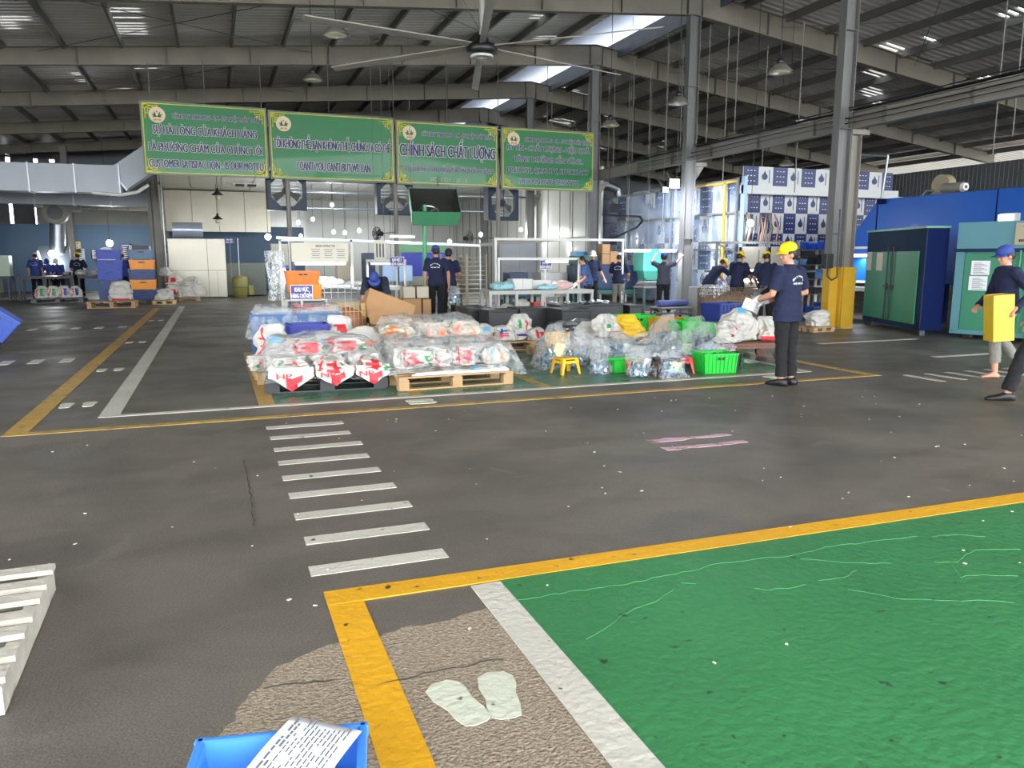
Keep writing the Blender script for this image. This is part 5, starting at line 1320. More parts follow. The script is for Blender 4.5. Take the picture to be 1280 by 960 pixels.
for k in range(9):
    for (z0) in (1.2, .92): mb.bb(.34, .58 - .05 * (k % 3), -.034, -.031, z0 + .024 * k, z0 + .024 * k + .008, M_ink)
mb.build('paper_notice', None, con)
mb = MB(); 
for x_, z_, w_ in ((.5, .62, .07), (.66, .62, .03), (.74, .63, .08), (.86, .62, .05)): mb.bb(x_, x_ + w_, -.025, -.021, z_, z_ + .035, M_black)
mb.build('marker_scribble', None, con)
pl = thing('notice_plate', 'beige plate with dark lettering on top of the teal container', 'sign', (0, 0, 0)); Mcon = Matrix.Translation((13.04, 10.78, .004)) @ Matrix.Rotation(math.radians(-76.6), 4, 'Z')
mb = MB(); mb.bb(1.0, 1.62, -.06, -.045, 1.72, 2.1, mat('beige_plate', (170, 158, 132), .5, 0, .05, 4), Mcon); mb.build('plate', None, pl)
mb = MB(); M_dt = mat('dark_lettering', (58, 46, 42), .6, 0, 0)
random.seed(6)
for zz, hh, x0, x1 in ((1.93, .035, 1.25, 1.39), (1.87, .015, 1.16, 1.46), (1.77, .045, 1.07, 1.52)):
    x_ = x0
    while x_ < x1: w_ = random.uniform(.012, .03); mb.bb(x_, x_ + w_, -.066, -.061, zz, zz + hh, M_dt, Mcon); x_ += w_ + .008
mb.bb(1.12, 1.5, -.066, -.061, 2.03, 2.045, M_dt, Mcon); mb.build('lettering', None, pl, fix=False)
for x_ in (.2, 1.7, 3.1): MB().bb(x_, x_ + .12, .1, .22, 0, .12, M_black).build('foot', None, con)

# ================================================================ CHEQUERED BOOTH
M_chw = mat('board_white', (206, 208, 206), .4, 0, .05, 2); M_chn = mat('board_navy', (46, 58, 108), .4, 0, .08, 2); M_fil2 = film_mat('booth_film', .3, (205, 222, 245), .15, .6, .05)
def chequer(name, lab, o, ux, w, h, cw, ch, start=0):
    t = thing(name, lab, 'panel', (0, 0, 0)); ux = Vector(ux).normalized(); M = frame_M(o, ux, (0, 0, 1))
    mb = MB(); mb.box((w / 2, h / 2, -.03), (w, h, .04), M_chw, 0, M); mb.build('board', None, t)
    mb = MB(); ic = MB()
    nx, nz = int(w / cw) + 1, int(math.ceil(h / ch))
    for j in range(nz):
        for i in range(nx):
            x0, x1 = i * cw, min(w, (i + 1) * cw); z0, z1 = max(0, h - (j + 1) * ch), h - j * ch
            if x1 - x0 < .05 or z1 - z0 < .05: continue
            if (i + j + start) % 2:
                mb.bb(x0, x1, z0, z1, -.012, -.004, M_chn, M)
                for q in range(3):
                    for r_ in range(3): ic.box((x0 + (x1 - x0) * (.28 + .22 * q), z1 - (z1 - z0) * (.22 + .27 * r_), -.001), (cw * .1, ch * .035, .004), M_ltext, 0, M)
            else:
                c_ = ((x0 + x1) / 2 - cw * .08, (z0 + z1) / 2)
                if x1 - x0 < cw * .9: continue
                pts = [(c_[0] + cw * .2 * math.sin(2 * PI * k / 14), c_[1] - ch * .02 + ch * (.16 * math.cos(2 * PI * k / 14) + (.14 if k == 0 else 0))) for k in range(14)]
                ic.prism(pts, -.008, .0, M_chn, M)
                ic.bb(c_[0] + cw * .3, c_[0] + cw * .34, z0 + ch * .15, z1 - ch * .15, -.008, 0, M_chn, M)
    mb.build('navy_squares', None, t); ic.build('drop_print', None, t)
    return t
chequer('chequered_panel', 'navy and white chequered booth wall behind the woman, facing the camera', (13.3, 17.9, 1.78), (1, 0, 0), 6.6, 1.5, .41, .56)
chequer('chequered_panel', 'upper navy and white chequered band above the booth beam', (13.3, 17.6, 3.41), (1, 0, 0), 5.2, .5, .48, .52, 1)
t = thing('booth_beam', 'long white beam between two chequered bands of the booth', 'beam', (13.2, 17.5, 3.18)); MB().bb(0, 5.4, -.04, .2, 0, .22, M_chw).build('body', None, t)
MB().bb(0, .08, -.1, .05, -1.4, .45, mat('booth_blue_edge', (170, 200, 226), .4, 0, .05)).build('edge_strip', None, t)
chequer('chequered_panel', 'chequered booth side wall seen through film, between the ridge columns', (13.3, 26.4, .6), (0, -1, 0), 8.7, 2.95, .62, .8)
mb = MB()
for y0, y1 in ((17.7, 20.8), (20.9, 26.3)):
    mb.grid(lambda u, v: Vector((13.2 + .01 * math.sin(u * 30), y0 + (y1 - y0) * u, .15 + (3.35 if y0 < 20 else 3.5) * v)), 24, 8, M_fil2)
tag(mb.build('booth_film', fix=False), 'clear plastic film stretched over the booth side wall', 'plastic film')
mb = MB()
for y in (17.65, 20.85, 23.6, 26.35): mb.bb(13.12, 13.18, y - .04, y + .04, 0, 3.6, M_galv)
for z in (1.72, 2.7, 3.55): mb.bb(13.1, 13.15, 17.6, 26.4, z - .025, z + .025, M_steel)
tag(mb.build('steel_framework'), 'grey steel frame of the film-covered booth side', 'frame')
mb = MB(); a = XP(907, 228, 13.05); mb.bb(13.03, 13.07, a.y - .04, a.y + .04, .9, 3.5, M_yelp); mb.bb(13.03, 13.07, a.y - .5, a.y + 1.9, 3.47, 3.52, M_yelp)
tag(mb.build('yellow_pipe'), 'thin yellow pipe up the film-covered booth side', 'pipe')
mb = MB(); mb.tube([XP(740, 268, 12.7), XP(800, 271, 12.7), XP(803, 276, 12.7), XP(796, 284, 12.7), XP(763, 299, 12.7)], .035, M_black, 8)
tag(mb.build('black_hose'), 'black bent hose before the film-covered booth', 'hose')

# ================================================================ WORK AREA
M_mnavy = mat('machine_navy', (40, 58, 86), .45, 0, .15, 2); M_mgrn = mat('machine_green_dark', (40, 84, 74), .5, 0, .15, 3); M_mteal = mat('machine_teal', (92, 186, 168), .4, 0, .08, 2)
def table(lab, x, y, rz, w, d, h, m=M_white, top=None, shelf=False, name='work_table', lr=.03, nl=2, group=None):
    t = thing(name, lab, 'table', (x, y, .004), rz, group)
    MB().box((0, 0, h - .015), (w, d, .03), top or m).build('table_top', None, t)
    for i in range(nl):
        for sy in (-1, 1): MB().box((-w / 2 + lr + (w - 2 * lr) * i / (nl - 1), sy * (d / 2 - lr), (h - .03) / 2), (lr * 1.6, lr * 1.6, h - .03), m).build('leg', None, t)
    mb = MB(); mb.box((0, -d / 2 + lr, h - .06), (w, .03, .06), m); mb.build('apron', None, t)
    if shelf: MB().box((0, 0, h * .3), (w * .96, d * .9, .02), m).build('shelf', None, t)
    return t
def tube_lamp(p, L, lab, pw=20, rz=0.0, group=None, hang=0.0):
    t = thing('tube_lamp', lab, 'lamp', p, rz, group)
    if hang > 1: hang = zr(p[0]) + .1 - p[2]
    MB().cyl((-L / 2, 0, 0), (L / 2, 0, 0), .02, m=M_tube, n=8).build('tube', None, t); MB().bb(-L / 2 - .03, L / 2 + .03, -.03, .03, .02, .06, M_white).build('housing', None, t)
    if hang: mb = MB(); [mb.cyl((s * L * .4, 0, .05), (s * L * .4, 0, hang), .006, m=M_steel_d, n=5) for s in (-1, 1)]; mb.build('hanger', None, t)
    area_light('tube_light', (p[0], p[1], p[2] - .04), L, pw, (.95, .98, 1), (0, 0, rz), .08)
    return t
def lump(name, lab, x, y, z, w, d, h, m, cat, seed=1, kind=None, group=None, rough=.3):
    mb = MB(); mb.ell((0, 0, h * .45), (w / 2, d / 2, h * .55), m, 24, 14)
    for v in mb.v: k = 1 + rough * fab_noise(v, 7 / max(w, .3), seed) + rough * .6 * fab_noise(v, 18 / max(w, .3), seed); v.x *= k; v.y *= k; v.z = max(0, v.z * k)
    o = mb.build(name); o.location = (x, y, z); return tag(o, lab, cat, group, kind)
# white inspection table in the middle
tz = .72
table('long pale inspection table behind the black chests', 7.35, 17.6, math.radians(-2), 2.7, .8, .72, mat('pale_grey_paint', (176, 178, 172), .5, 0, .08, 3), None, False, 'work_table', .04, 5)
lump('goods_heap', 'heap of pale blue parts at the left end of the pale table', 6.45, 17.6, .725, .6, .5, .2, mat('pale_blue_parts', (160, 206, 220), .5, 0, .5, 24, 1, 30), 'parts', 3, 'stuff')
lump('goods_heap', 'heap of pale blue parts in the middle of the pale table', 7.5, 17.35, .725, .55, .3, .14, mat('pale_blue_parts', (160, 206, 220)), 'parts', 5, 'stuff')
lump('goods_bag', 'white and red plastic bag lying on the pale table', 7.95, 17.5, .725, .6, .45, .2, mat('white_red_bag', (228, 190, 186), .4, 0, .3, 5), 'bag', 7)
crate('plastic_crate', 'white box, left of two on the pale table', 6.97, 17.75, .725, 0, .5, .35, .26, M_white, 'box', None, ribs=2, taper=1, handle=False); crate('plastic_crate', 'white box, right of two on the pale table', 7.5, 17.85, .725, 0, .5, .35, .22, M_white, 'box', None, ribs=2, taper=1, handle=False)
sack('white sack under the left end of the pale table', 6.5, 17.5, .02, 0, .4, .34, .4, 'stand', (), 101, 'sacks under the pale table', name='white_sack'); sack('grey white sack under the middle of the pale table', 6.95, 17.6, .02, 0, .45, .4, .5, 'stand', (), 102, 'sacks under the pale table')
crate('plastic_crate', 'red tub on the floor under the pale table', 7.45, 17.8, .004, 0, .26, .26, .4, M_redp, 'tub', None, handle=False)
# lamp frame over it
def gantry(lab, x0, x1, y, z, lamp=None, mid=()):
    t = thing('lamp_frame', lab, 'frame', ((x0 + x1) / 2, y, 0)); w = x1 - x0
    for s in (-1, 1): MB().box((s * w / 2, 0, z / 2), (.05, .05, z), M_white).build('post', None, t)
    MB().box((0, 0, z), (w + .06, .06, .06), M_white).build('beam', None, t)
    return t
gantry('white frame carrying a tube lamp over the pale table', 6.55, 8.75, 18.15, 1.47)
tube_lamp((8.1, 18.1, 1.4), .6, 'lit tube lamp on the frame over the pale table', 14)
gantry('grey pipe frame behind the pale table, up to the long rail', 6.6, 10.2, 18.5, 1.96)
t = thing('overhead_rail', 'long grey overhead rail crossing behind the green hood', 'rail', (0, 0, 0)); mb = MB(); mb.bar(YP(345, 297, 21.2), YP(600, 307, 21.2), .07, .07, M_galv); mb.build('left_length', None, t); mb = MB(); mb.bar(YP(600, 306, 21.2), YP(735, 297, 21.9), .07, .09, M_steel); mb.build('right_length', None, t)
for x_ in (YP(361, 300, 21.2).x, YP(440, 300, 21.2).x, YP(530, 300, 21.2).x, YP(600, 300, 21.2).x): MB().bar((x_, 21.2, .0), (x_, 21.2, 2.0), .04, .04, M_white).build('support_post', None, t)
tube_lamp(tuple(YP(503, 296, 21)), .75, 'bright slanted tube lamp left of the green hood', 30, .3, None, 1.2)
# steel tray rack
t = thing('tray_rack', 'tall steel rack of two bays with many trays, behind the walking men', 'rack', YP(580, 380, 22.5) - Vector((0, 0, YP(580, 380, 22.5).z)))
M_rk = mat('rack_tan_steel', (146, 136, 116), .5, .2, .15, 4)
for x_ in (-.62, -.02, .02, .62):
    for sy in (-.3, .3): MB().box((x_, sy, .82), (.04, .04, 1.56), M_rk).build('post', None, t)
mb = MB()
for bay in (-.32, .32):
    for k in range(11): MB().box((bay, 0, .16 + k * .135), (.6, .6, .018), M_rk).build('tray', None, t)
for x_ in (-.6, 0, .6): MB().cyl((x_, -.28, .045), (x_, -.24, .045), .045, m=M_black, n=12).build('caster', None, t)
# tables / machines left centre
def machine_box(name, lab, x, y, w, d, z0, h, m, legs=M_mgrn, cat='machine', rz=0, panels=2, extra=None):
    t = thing(name, lab, cat, (x, y, .004), rz)
    MB().box((0, 0, z0 + h / 2), (w, d, h), m).build('body', None, t, bevel=.015)
    for i in range(panels): MB().box((-w / 2 + w * (i + .5) / panels, -d / 2 - .008, z0 + h * .5), (w / panels * .9, .012, h * .86), m).build('panel', None, t, bevel=.004)
    if z0 > .05 and legs:
        for sx in (-1, 1):
            for sy in (-1, 1): MB().box((sx * (w / 2 - .06), sy * (d / 2 - .06), z0 / 2), (.08, .08, z0), legs).build('leg', None, t)
    return t
machine_box('machine', 'dark navy long machine cabinet on a green table, right of the white wall', 11.15, 21.5, 2.0, .9, .55, .72, M_mnavy)
mb = MB(); mb.bb(10.1, 12.15, 20.85, 22.1, .42, .54, M_mgrn); tag(mb.build('machine_bed'), 'dark green bed rail under the navy machine', 'machine base')
machine_box('motor_unit', 'small dark green motor unit on top of the navy machine', 10.5, 21.5, .75, .5, 1.29, .26, M_mgrn, panels=1)
for i, (x_, z_, h_) in enumerate(((11.2, 1.29, .32), (11.2, 1.62, .28), (11.48, 1.29, .4))): carton('cardboard_box', ('lower brown carton on the navy machine', 'upper brown carton stacked on the navy machine', 'brown carton at the right end of the navy machine')[i], x_, 21.5, z_, .28, .3, h_, 0, False)
t = thing('teal_hopper', 'bright teal hopper machine behind the white-capped man', 'machine', (12.05, 19.95, 0)); 
MB().bb(-.35, .4, 0, .6, 1.1, 1.75, M_mteal).build('body', None, t, bevel=.02); mb = MB(); mb.quadprism([(-.35, 0, 1.1), (.4, 0, 1.1), (.28, .15, .85), (-.2, .15, .85)], (0, .4, 0), M_mteal); mb.build('hopper_cone', None, t)
for x_ in (-.25, .3): MB().bb(x_, x_ + .06, .1, .16, 0, .9, M_mgrn).build('leg', None, t)
tube_lamp(tuple(YP(797, 314, 19.2)), .8, 'lit tube lamp above the teal hopper', 30, 0, None, 1.5); tube_lamp(tuple(YP(835, 314, 18.7)), .5, 'lit tube lamp left of the second ridge column', 20, 0, None, 1.5)
# trolleys
def frame_trolley(lab, x, y, w, d, h, top=True, rz=0, shelves=(), cat='trolley'):
    t = thing('tube_trolley', lab, cat, (x, y, .004), rz)
    mb = MB()
    for sx in (-1, 1):
        for sy in (-1, 1): mb.box((sx * w / 2, sy * d / 2, (h + .08) / 2), (.035, .035, h - .08), M_galv)
    for z in (.1, h - .02):
        for s in (-1, 1): mb.box((0, s * d / 2, z), (w, .035, .035), M_galv); mb.box((s * w / 2, 0, z), (.035, d, .035), M_galv)
    mb.box((0, -d / 2, h / 2), (.03, .03, h - .1), M_galv); mb.build('frame', None, t)
    if top: MB().box((0, 0, h), (w + .04, d + .04, .025), mat('pale_board', (186, 188, 180), .4)).build('top_board', None, t)
    for sx in (-1, 1):
        for sy in (-1, 1): MB().cyl((sx * w / 2, sy * d / 2 - .015, .04), (sx * w / 2, sy * d / 2 + .015, .04), .04, m=M_black, n=12).build('caster', None, t)
frame_trolley('tall grey tube trolley with stacked trays, beside the white-capped man', 11.0, 18.3, .78, .5, .72)
for k in range(4): o = MB().box((0, 0, 0), (.74 - .1 * (k == 3), .46, .025), mat('aluminium_strip', (206, 208, 208))).build('metal_tray'); o.location = (11.0, 18.3, .75 + .032 * k); tag(o, ('lowest tray', 'second tray', 'third tray', 'top tray')[k] + ' stacked on the tall grey tube trolley', 'tray', 'trays on the tube trolley')
frame_trolley('low grey tube trolley with a film-wrapped roll', 10.65, 16.75, .86, .5, .27)
mb = MB(); mb.cyl((-.42, 0, 0), (.42, 0, 0), .13, m=mat('navy_roll', (90, 100, 160), .4, 0, .2, 6), n=20); o = mb.build('wrapped_roll', None); o.scale = (1, 1, .62); o.location = (10.65, 16.75, .37); tag(o, 'film-wrapped navy roll on the low tube trolley', 'roll')
machine_box('grey_cabinet', 'pale grey metal cabinet beside the second ridge column', 11.35, 16.6, .36, .4, .03, .74, mat('pale_grey_paint', (176, 178, 172)), panels=1, cat='cabinet')
# wire cage with brown goods and packing bench
mesh_basket('wire_cage', 'rusty wire cage of brown goods covered with film, before the bench', 11.15, 15.1, .02, math.radians(-40), 1.35, .8, .78, mat('rusty_wire', (96, 78, 62), .6), mat('brown_blocks', (134, 108, 84), .7, 0, .4, 20), .012, 16, 9, 'cage')
film_cover('plastic_film', 10.65, 11.05, 15.0, 15.6, lambda u, v: .85, None, 'crumpled film over the left end of the rusty cage', 23, skirt=.25, nx=16, ny=16, m=M_frost)
table('packing bench with white goods behind the wire cage', 12.75, 15.75, math.radians(-38), 1.7, .6, .74, M_steel)
lump('white_goods', 'heap of white bags on the left of the packing bench', 12.4, 16.05, .75, .6, .4, .22, M_sack, 'bags', 11); lump('white_goods', 'heap of white bags on the right of the packing bench', 13.1, 15.45, .75, .6, .4, .25, M_sack, 'bags', 12)
o = lump('yellow_bag', 'small yellow and white bag standing on the packing bench', 12.8, 15.7, .76, .22, .16, .36, M_yelp, 'bag', 14)
# rack of hanging boards behind the packers
t = thing('board_rack', 'dark steel frame with two grey boards above the packers', 'rack', (13.3, 16.5, 0), math.radians(-20))
for x_ in (-1.3, -.02, 1.3): MB().box((x_, 0, .95), (.06, .06, 1.9), M_steel_d).build('post', None, t)
mb = MB(); mb.box((0, 0, 1.88), (3.4, .06, .06), M_steel_d); mb.box((0, 0, 1.15), (3.2, .05, .05), M_steel_d); mb.bar((-1.3, 0, 1.85), (-.1, 0, 1.3), .04, .04, M_steel_d); mb.build('rails', None, t)
for x_ in (-.36, .4): MB().box((x_, -.05, 1.5), (.62, .02, .56), mat('grey_board', (150, 148, 138), .6, 0, .08, 3)).build('grey_board', None, t)
mb = MB(); random.seed(9)
for k in range(14): x_ = random.uniform(-.6, .35); mb.tube([(x_, .1, 1.9), (x_ + .05, .1, 2.25), (x_ + random.uniform(-.1, .1), .1, 2.6)], .022, M_black if k % 3 else M_rust, 6)
mb.build('hanging_hoses', None, t)
for px, py, L, n_ in ((938, 338, .5, 'left'), (953, 338, .3, 'middle'), (972, 340, .6, 'right')): tube_lamp(tuple(YP(px, py, 15.9)), L, f'{n_} lit tube lamp under the grey boards above the packers', 10, -.3, None, .5)
# shelving with blue items right of woman
t = thing('shelving', 'steel shelving with blue and dark goods left of the yellow-based column', 'shelf', YP(1010, 385, 15.6) - Vector((0, 0, YP(1010, 385, 15.6).z)))
for x_ in (-.55, .55):
    for y_ in (-.2, .2): MB().box((x_, y_, .95), (.04, .04, 1.9), M_steel_d).build('post', None, t)
for z in (.15, .6, .98, 1.32, 1.68): MB().box((0, 0, z), (1.14, .44, .025), M_steel_d).build('shelf', None, t)
pos = t.location.copy(); random.seed(15); k = 0
for z in (.165, .615, .995, 1.335, 1.695):
    for x_ in (-.42, -.16, .1, .38):
        mm = random.choice((M_bluep, M_bluep, M_blkp, mat('sky_crate', (90, 140, 190), .4)))
        crate('storage_tub', f'{("left", "second", "third", "right")[int((x_ + .5) * 4) if x_ < .3 else 3]} tub on the {("bottom", "second", "middle", "fourth", "top")[k // 4]} shelf by the yellow-based column', pos.x + x_, pos.y - .05, z, 0, .22, .3, random.uniform(.12, .24), mm, 'tub', 'tubs on the steel shelving', ribs=2, handle=False); k += 1
pallet('wooden_pallet', 'small pallet with a white bag beside the yellow-based column', 11.5, 12.65, .1, .6, .5, .1); sack('slumped white sack with grey smudges beside the yellow-based column', 11.5, 12.6, .105, 0, .55, .4, .34, 'stand', (), 110, None)
t = thing('control_box', 'black control box with looped cables on the yellow-based column', 'control box', (11.96, 12.86, 1.28)); MB().bb(-.16, .02, -.1, .06, 0, .3, M_blkp).build('case', None, t, bevel=.01); mb = MB(); mb.tube([(-.1, -.08, 0), (-.13, -.1, -.15), (-.04, -.14, -.24), (.08, -.16, -.18), (.1, -.12, .1), (.1, -.1, 1.2)], .016, M_black, 7); mb.build('cable_loop', None, t)
# side table right of yellow column
table('white side table with lit top under the blue enclosure', 14.6, 15.2, math.radians(-60), 1.5, .6, .78, M_white)
lump('goods_bag', 'bag of red and white pieces on the white side table', 14.5, 15.0, .79, .5, .4, .2, mat('white_red_bag', (228, 190, 186)), 'bag', 31); lump('goods_bag', 'blue bag on the floor under the white side table', 14.2, 14.7, .0, .45, .4, .4, M_bluep, 'bag', 33)

# ================================================================ NOTICE BOARD STATION (left centre)
t = thing('notice_board', 'pale notice board headed BẢNG THÔNG TIN on a white frame', 'notice board', (YP(400, 316, 18).x, 18, 0))
MB().box((0, 0, 1.62), (1.25, .05, .42), mat('board_cream', (206, 200, 182), .5, 0, .06, 3)).build('board', None, t)
mb = MB(); put_text(mb, 'BẢNG THÔNG TIN', .42, .05, frame_M((.12, -.03, 1.76), (1, 0, 0), (0, 0, 1)), M_ink); mb.build('heading', None, t, fix=False)
mb = MB()
for x0 in (-.2, .08, .36):
    for k in range(5): mb.box((x0 + .1, -.028, 1.68 - .045 * k), (.2 - .04 * (k % 2), .003, .012), M_ink)
mb.build('printed_columns', None, t)
for x_ in (-.85, .72): MB().box((x_, .1, .95), (.05, .05, 1.9), M_white).build('post', None, t)
mb = MB(); mb.box((-.06, .1, 1.88), (1.6, .05, .05), M_white); mb.box((-.06, .1, .82), (1.6, .08, .06), M_white); mb.box((-.06, .3, .85), (1.6, .5, .03), M_white); mb.build('rails', None, t)
MB().box((-.1, 0, .41), (.04, .04, .78), M_white).build('leg', None, t)
tube_lamp((t.location.x, 17.95, 1.36), 1.1, 'lit tube lamp under the notice board', 40)
lump('white_goods', 'stack of white papers on the rail shelf under the notice board', t.location.x + .1, 18.3, .87, .9, .3, .18, M_white, 'goods', 41)
o = MB().grid(lambda u, v: Vector((YP(346, 350, 18.1).x + (u - .5) * .42 + .03 * math.sin(v * 5), 18.1 + .04 * math.sin(u * 14), .55 + 1.1 * v)), 14, 8, M_frost).build('plastic_curtain', fix=False); tag(o, 'translucent plastic sheet hanging by the post left of the notice board', 'plastic sheet')
t = table('white work table with bagged goods right of the notice board', 3.55, 19.2, 0, 1.5, .7, .8, M_white); lump('white_goods', 'white plastic bags on the table right of the notice board', 3.4, 19.1, .81, 1.2, .5, .16, M_sack, 'bags', 43)
mb = MB()
for k, (px0, px1, py0, py1, Y, mm, lab) in enumerate(((455, 470, 316, 356, 23, M_mnavy, 'narrow blue-grey steel sheet cabinet'), (478, 496, 332, 352, 21.5, mat('machine_bluegrey', (120, 140, 165), .35, .3, .1, 3), 'blue-grey steel screen, left of the pair'), (499, 516, 332, 352, 21.5, mat('machine_bluegrey', (120, 140, 165)), 'blue-grey steel screen, right of the pair'), (502, 560, 316, 345, 26, mat('vivid_blue_panel', (38, 62, 190), .4, 0, .05, 2), 'vivid blue machine panel behind the green hood stand'), (497, 560, 302, 316, 26.3, mat('pale_green_panel', (120, 180, 130), .4, 0, .05, 2), 'pale green panel above the vivid blue one'), (421, 440, 316, 352, 24, mat('beige_machine', (196, 186, 160), .5, 0, .1, 3), 'beige machine side right of the notice board'))):
    a = YP(px0, py0, Y); b = YP(px1, py1, Y); t = thing('machine_cabinet', lab, 'machine', ((a.x + b.x) / 2, Y, 0)); z0 = max(.0, b.z)
    MB().bb(-(b.x - a.x) / 2, (b.x - a.x) / 2, 0, .5, z0, a.z, mm).build('body', None, t, bevel=.01)
    MB().bb(-(b.x - a.x) / 2 * .8, (b.x - a.x) / 2 * .8, -.01, 0, z0 + (a.z - z0) * .1, z0 + (a.z - z0) * .9, mm).build('panel', None, t)
    if z0 > .1: [MB().bb(s * (b.x - a.x) / 2 - .03, s * (b.x - a.x) / 2 + .03, .1, .16, 0, z0, M_steel_d).build('leg', None, t) for s in (-.8, .8)]
gantry('white lamp frame before the blue-grey screens', YP(459, 330, 20.6).x, YP(490, 330, 20.6).x + .35, 20.6, 1.42); tube_lamp((YP(478, 331, 20.5).x, 20.5, 1.34), .6, 'lit tube lamp on the frame before the blue-grey screens', 16)
t = thing('tariff_board', 'small pale hanging board of notices left of the purple sign', 'notice board', (YP(475, 313, 19.8).x, 19.8, YP(475, 313, 19.8).z)); MB().box((0, 0, 0), (.3, .02, .48), mat('board_cream', (206, 200, 182))).build('board', None, t); mb = MB(); [mb.box((-.08 + .08 * i, -.013, 0), (.04, .004, .34), M_ink) for i in range(3)]; mb.build('printed_columns', None, t); mb = MB(); [mb.cyl((s * .12, 0, .24), (s * .12, 0, 5.4), .006, m=M_steel_d, n=5) for s in (-1, 1)]; mb.build('hanger', None, t)
# pipe-railed table on far right of centre behind: grey machines by white wall
machine_box('machine', 'tall grey panel machine behind the lamp frame by the white wall', 9.6, 24.9, 1.3, .6, .1, 1.9, mat('mid_grey_machine', (140, 142, 144), .4, .1, .1, 2)); machine_box('machine', 'light blue machine at the foot of the white wall', 12.0, 24.9, .5, .5, .1, 1.6, mat('light_blue_machine', (96, 160, 200), .4), panels=1)
machine_box('machine', 'pale rounded machine behind the pale table', 9.7, 22.2, .9, .7, .3, .75, mat('pale_machine', (190, 190, 184), .4, 0, .08, 2)); machine_box('machine', 'navy tank left of the pale rounded machine', 8.6, 22.3, .6, .6, .3, .75, M_mnavy, panels=1)

# ================================================================ CREAM BAY
cabx0, cabx1 = YP(211, 340, 30.8).x, YP(270, 340, 30.8).x
t = thing('white_cabin', 'tall cream-white insulated cabin in the left bay', 'cabinet', (-.55, 31.5, 0)); 
MB().bb(-1.05, .95, 0, 1.6, .02, 2.2, M_panelo).build('body', None, t, bevel=.02); mb = MB(); mb.bb(-1.05, .96, -.006, 0, 1.02, 1.035, M_steel_d); mb.bb(.3, .315, -.006, 0, .02, 2.2, M_steel_d); mb.bb(.62, .63, -.006, 0, .1, 1.0, M_steel_d); mb.build('door_seam', None, t)
mb = MB(); mb.cyl((-1.4, 31.9, 2.52), (-.35 - .0, 31.9, 2.52), .28, m=mat('silver_wrap', (170, 178, 196), .3, .4, .15, 6), n=22); tag(mb.build('silver_roll'), 'silver wrapped roll lying on the cream-white cabin', 'roll')
machine_box('machine', 'grey-green steel housing behind the olive drum', 1.1, 32.6, 1.5, 1.0, .05, 1.25, mat('greygreen_steel', (92, 98, 90), .5, .2, .15, 2)); machine_box('machine', 'beige grey press at the blue wall, right of the grey housing', 2.6, 33.5, .9, .8, .05, 2.0, mat('beige_press', (150, 146, 134), .5, 0, .2, 3), panels=1)
t = thing('drum', 'olive yellow drum with lid and pipe in the cream bay', 'drum', (.85, 31.2, .004)); MB().lathe([(.26, 0), (.26, .1), (.28, .12), (.28, .72), (.25, .78), (.1, .82)], mat('olive_drum', (128, 124, 62), .5, .1, .15, 3), 22).build('body', None, t); mb = MB(); mb.lathe([(.29, .38), (.3, .4), (.29, .42)], M_steel_d, 22); mb.build('band', None, t); MB().cyl((0, 0, .8), (0, 0, 2.2), .02, m=M_galv).build('pipe', None, t); MB().bb(.3, .48, -.1, .1, .1, .45, mat('olive_drum', (128, 124, 62))).build('side_box', None, t)
p = YP(287, 301, 31); t = thing('hanging_sign', 'small dark purple two-line sign over the olive drum', 'sign', p); MB().box((0, 0, 0), (.33, .02, .2), mat('sign_purple', (70, 62, 138))).build('plate', None, t); mb = MB(); put_text(mb, 'KHU VỰC', .22, .05, frame_M((0, -.012, .04), (1, 0, 0), (0, 0, 1)), M_ltext); put_text(mb, 'LÒ SẤY', .26, .05, frame_M((0, -.012, -.05), (1, 0, 0), (0, 0, 1)), M_ltext); mb.build('lettering', None, t, fix=False); MB().cyl((0, .02, -1.4), (0, .02, 0), .012, m=M_steel, n=6).build('rod', None, t)
crate('plastic_crate', 'blue tub above the black crate left of the plastic sheet', 2.45, 29.5, .62, 0, .55, .4, .6, mat('mid_blue_plastic', (58, 96, 190), .4), 'tub', None, ribs=3); table('dark stand under the blue tub in the cream bay', 2.4, 29.5, 0, .9, .5, .6, M_black, name='low_stand')
# sacks beside the cream cabin
pallet('wooden_pallet', 'low pallet under the white sacks by the grey corner column', -1.15, 29.3, 0, 1.2, .9, .12); pallet('wooden_pallet', 'small bright pallet at the foot of the grey corner column', -1.6, 27.7, 0, .7, .6, .12, mat('bright_pallet_wood', (206, 176, 124), .8, 0, .15, 8))
hs = 'white sacks heaped by the corner column'
for i, (x, y, z, w, h, lab) in enumerate(((-1.6, 27.7, .13, .6, .38, 'on the small bright pallet'), (-1.45, 29.3, .13, .5, .45, 'lowest left of the heap'), (-1.0, 29.2, .13, .55, .4, 'bottom middle of the heap'), (-.6, 29.3, .13, .5, .42, 'bottom right of the heap'), (-1.35, 29.45, .55, .5, .4, 'upper left of the heap'), (-.75, 29.4, .5, .5, .36, 'upper right of the heap'), (-1.6, 29.5, .85, .4, .35, 'topmost of the heap'))):
    sack('crumpled white sack ' + lab + ' by the corner column', x, y, z, random.uniform(-.5, .5), w, .42, h, 'stand', PR1 if i % 3 == 1 else (), 120 + i, hs)

